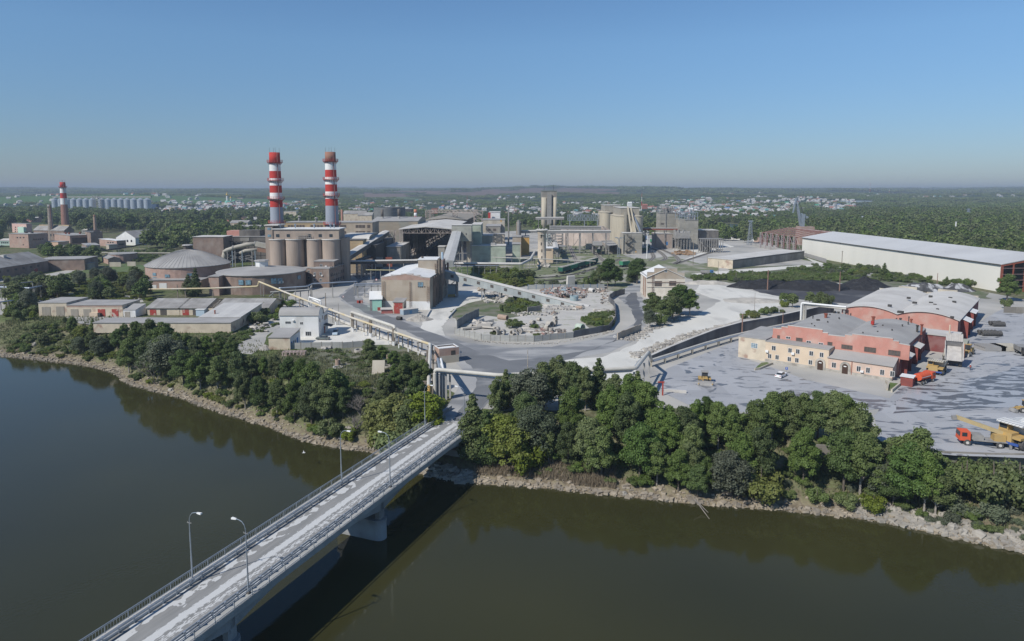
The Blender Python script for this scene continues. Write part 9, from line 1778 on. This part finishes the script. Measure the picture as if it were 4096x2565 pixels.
for _ in range(26000):
 y=math.sqrt(r_.uniform(4200**2,15500**2));x=r_.uniform(-.82,.84)*y
 f=fieldcol(x,y)
 if f[1]>.09 or f[0]>.09:continue
 if fbm(x,y,900,2)<-.15:continue
 s=r_.uniform(70,150);W2_.append((x,y,terrain(x,y)-3,s,s*r_.uniform(.38,.5)))
scatter_stuff('green_wood',W0,near_m[0]);scatter_stuff('dark_wood',W1,near_m[1]);scatter_stuff('far_wood',W2_,far_m)
def under(name,polys,n,key,h0,h1,seed,bankd=None):
 r_=random.Random(seed);pts=[]
 if bankd:
  while len(pts)<n:
   x=r_.uniform(*bankd[:2]);y=float(shore(x))+r_.uniform(*bankd[2:]);
   if-27<x<-1 and y<152:continue
   h=r_.uniform(h0,h1);pts.append((x,y,terrain(x,y)-.1,h*.36,h*.33))
 for poly in polys:
  xs=[q[0]for q in poly];ys=[q[1]for q in poly];k=0
  while k<n:
   x,y=r_.uniform(min(xs),max(xs)),r_.uniform(min(ys),max(ys))
   if inpoly(x,y,poly):k+=1;p=on(x,y);h=r_.uniform(h0,h1);pts.append((p.x,p.y,-.1,h*.36,h*.33))
 return scatter_stuff(name,pts,TREEP[key][0])
under('scrub',[[F(-250,1010),F(60,930),F(420,920),F(860,950),F(1050,1030),F(1450,1060),F(1450,1115),F(900,1105),F(300,1100),F(-100,1130)],[E(500,1340),E(1400,1290),E(2000,1290),E(2400,1250),E(2400,1400),E(1500,1400),E(600,1390)]],260,'bush0',1.2,3.4,1)
under('scrub',[[D(-380,1250),D(-360,1180),D(-100,1180),D(200,1260),D(440,1320),D(460,1440),D(200,1480),D(0,1420),D(-260,1330)]],420,'bush1',1.0,2.4,2)
under('scrub',[[J(0,800),J(100,640),J(480,610),J(470,740),J(320,780)],[J(980,900),J(1090,790),J(1330,800),J(1290,950),J(1120,970)]],90,'bush0',1.0,2.4,3)
under('scrub',[[G(80,650),G(500,640),G(760,660),G(1250,560),G(1900,420),G(2040,640),G(2080,850),G(1300,850),G(900,810),G(540,850),G(500,1020),G(100,1080)]],330,'bush1',1.0,3.0,4)
under('scrub',[[K(620,520),K(1340,510),K(1900,580),K(1880,900),K(1300,760),K(1000,620),K(560,600)],[K(-100,360),K(200,350),K(500,250),K(520,270),K(250,400),K(60,520),K(-100,520)]],110,'bush0',.6,1.5,5)
under('scrub',[],240,'bush0',1.0,2.6,6,(-185,-28,3,20));under('scrub',[],170,'bush1',.8,2.2,7,(-185,-28,3,22));under('scrub',[],170,'bush0',1.0,2.6,8,(0,80,3.5,20));under('scrub',[],90,'bush2',.8,2.0,9,(30,100,3,18))
under('scrub',[[A(1450,1130),A(2400,1090),A(2400,1290),A(1700,1260)],[A(500,1120),A(1060,1180),A(1380,1260),A(1350,1310),A(900,1330)]],150,'bush0',1.2,3.4,10)
under('scrub',[[D(480,1300),D(1400,1110),D(1700,1080),D(1950,1200),D(1500,1460),D(500,1460)],[D(830,750),D(1400,760),D(1700,1000),D(1650,1100),D(1000,1000)]],130,'bush2',.5,1.3,11)
# ---------------------------------------------------------------- air
b=MB();b.box(-24000,-600,-14,24000,19500,128)
hz_=bpy.data.materials.new('haze_air');hz_.use_nodes=True;n=hz_.node_tree.nodes;n.remove(n['Principled BSDF'])
pv=n.new('ShaderNodeVolumePrincipled');pv.inputs['Color'].default_value=(.52,.62,.74,1);pv.inputs['Density'].default_value=.00016;pv.inputs['Anisotropy'].default_value=.0
hz_.node_tree.links.new(pv.outputs[0],n['Material Output'].inputs['Volume'])
ho=single('haze',b,hz_,kind='stuff')
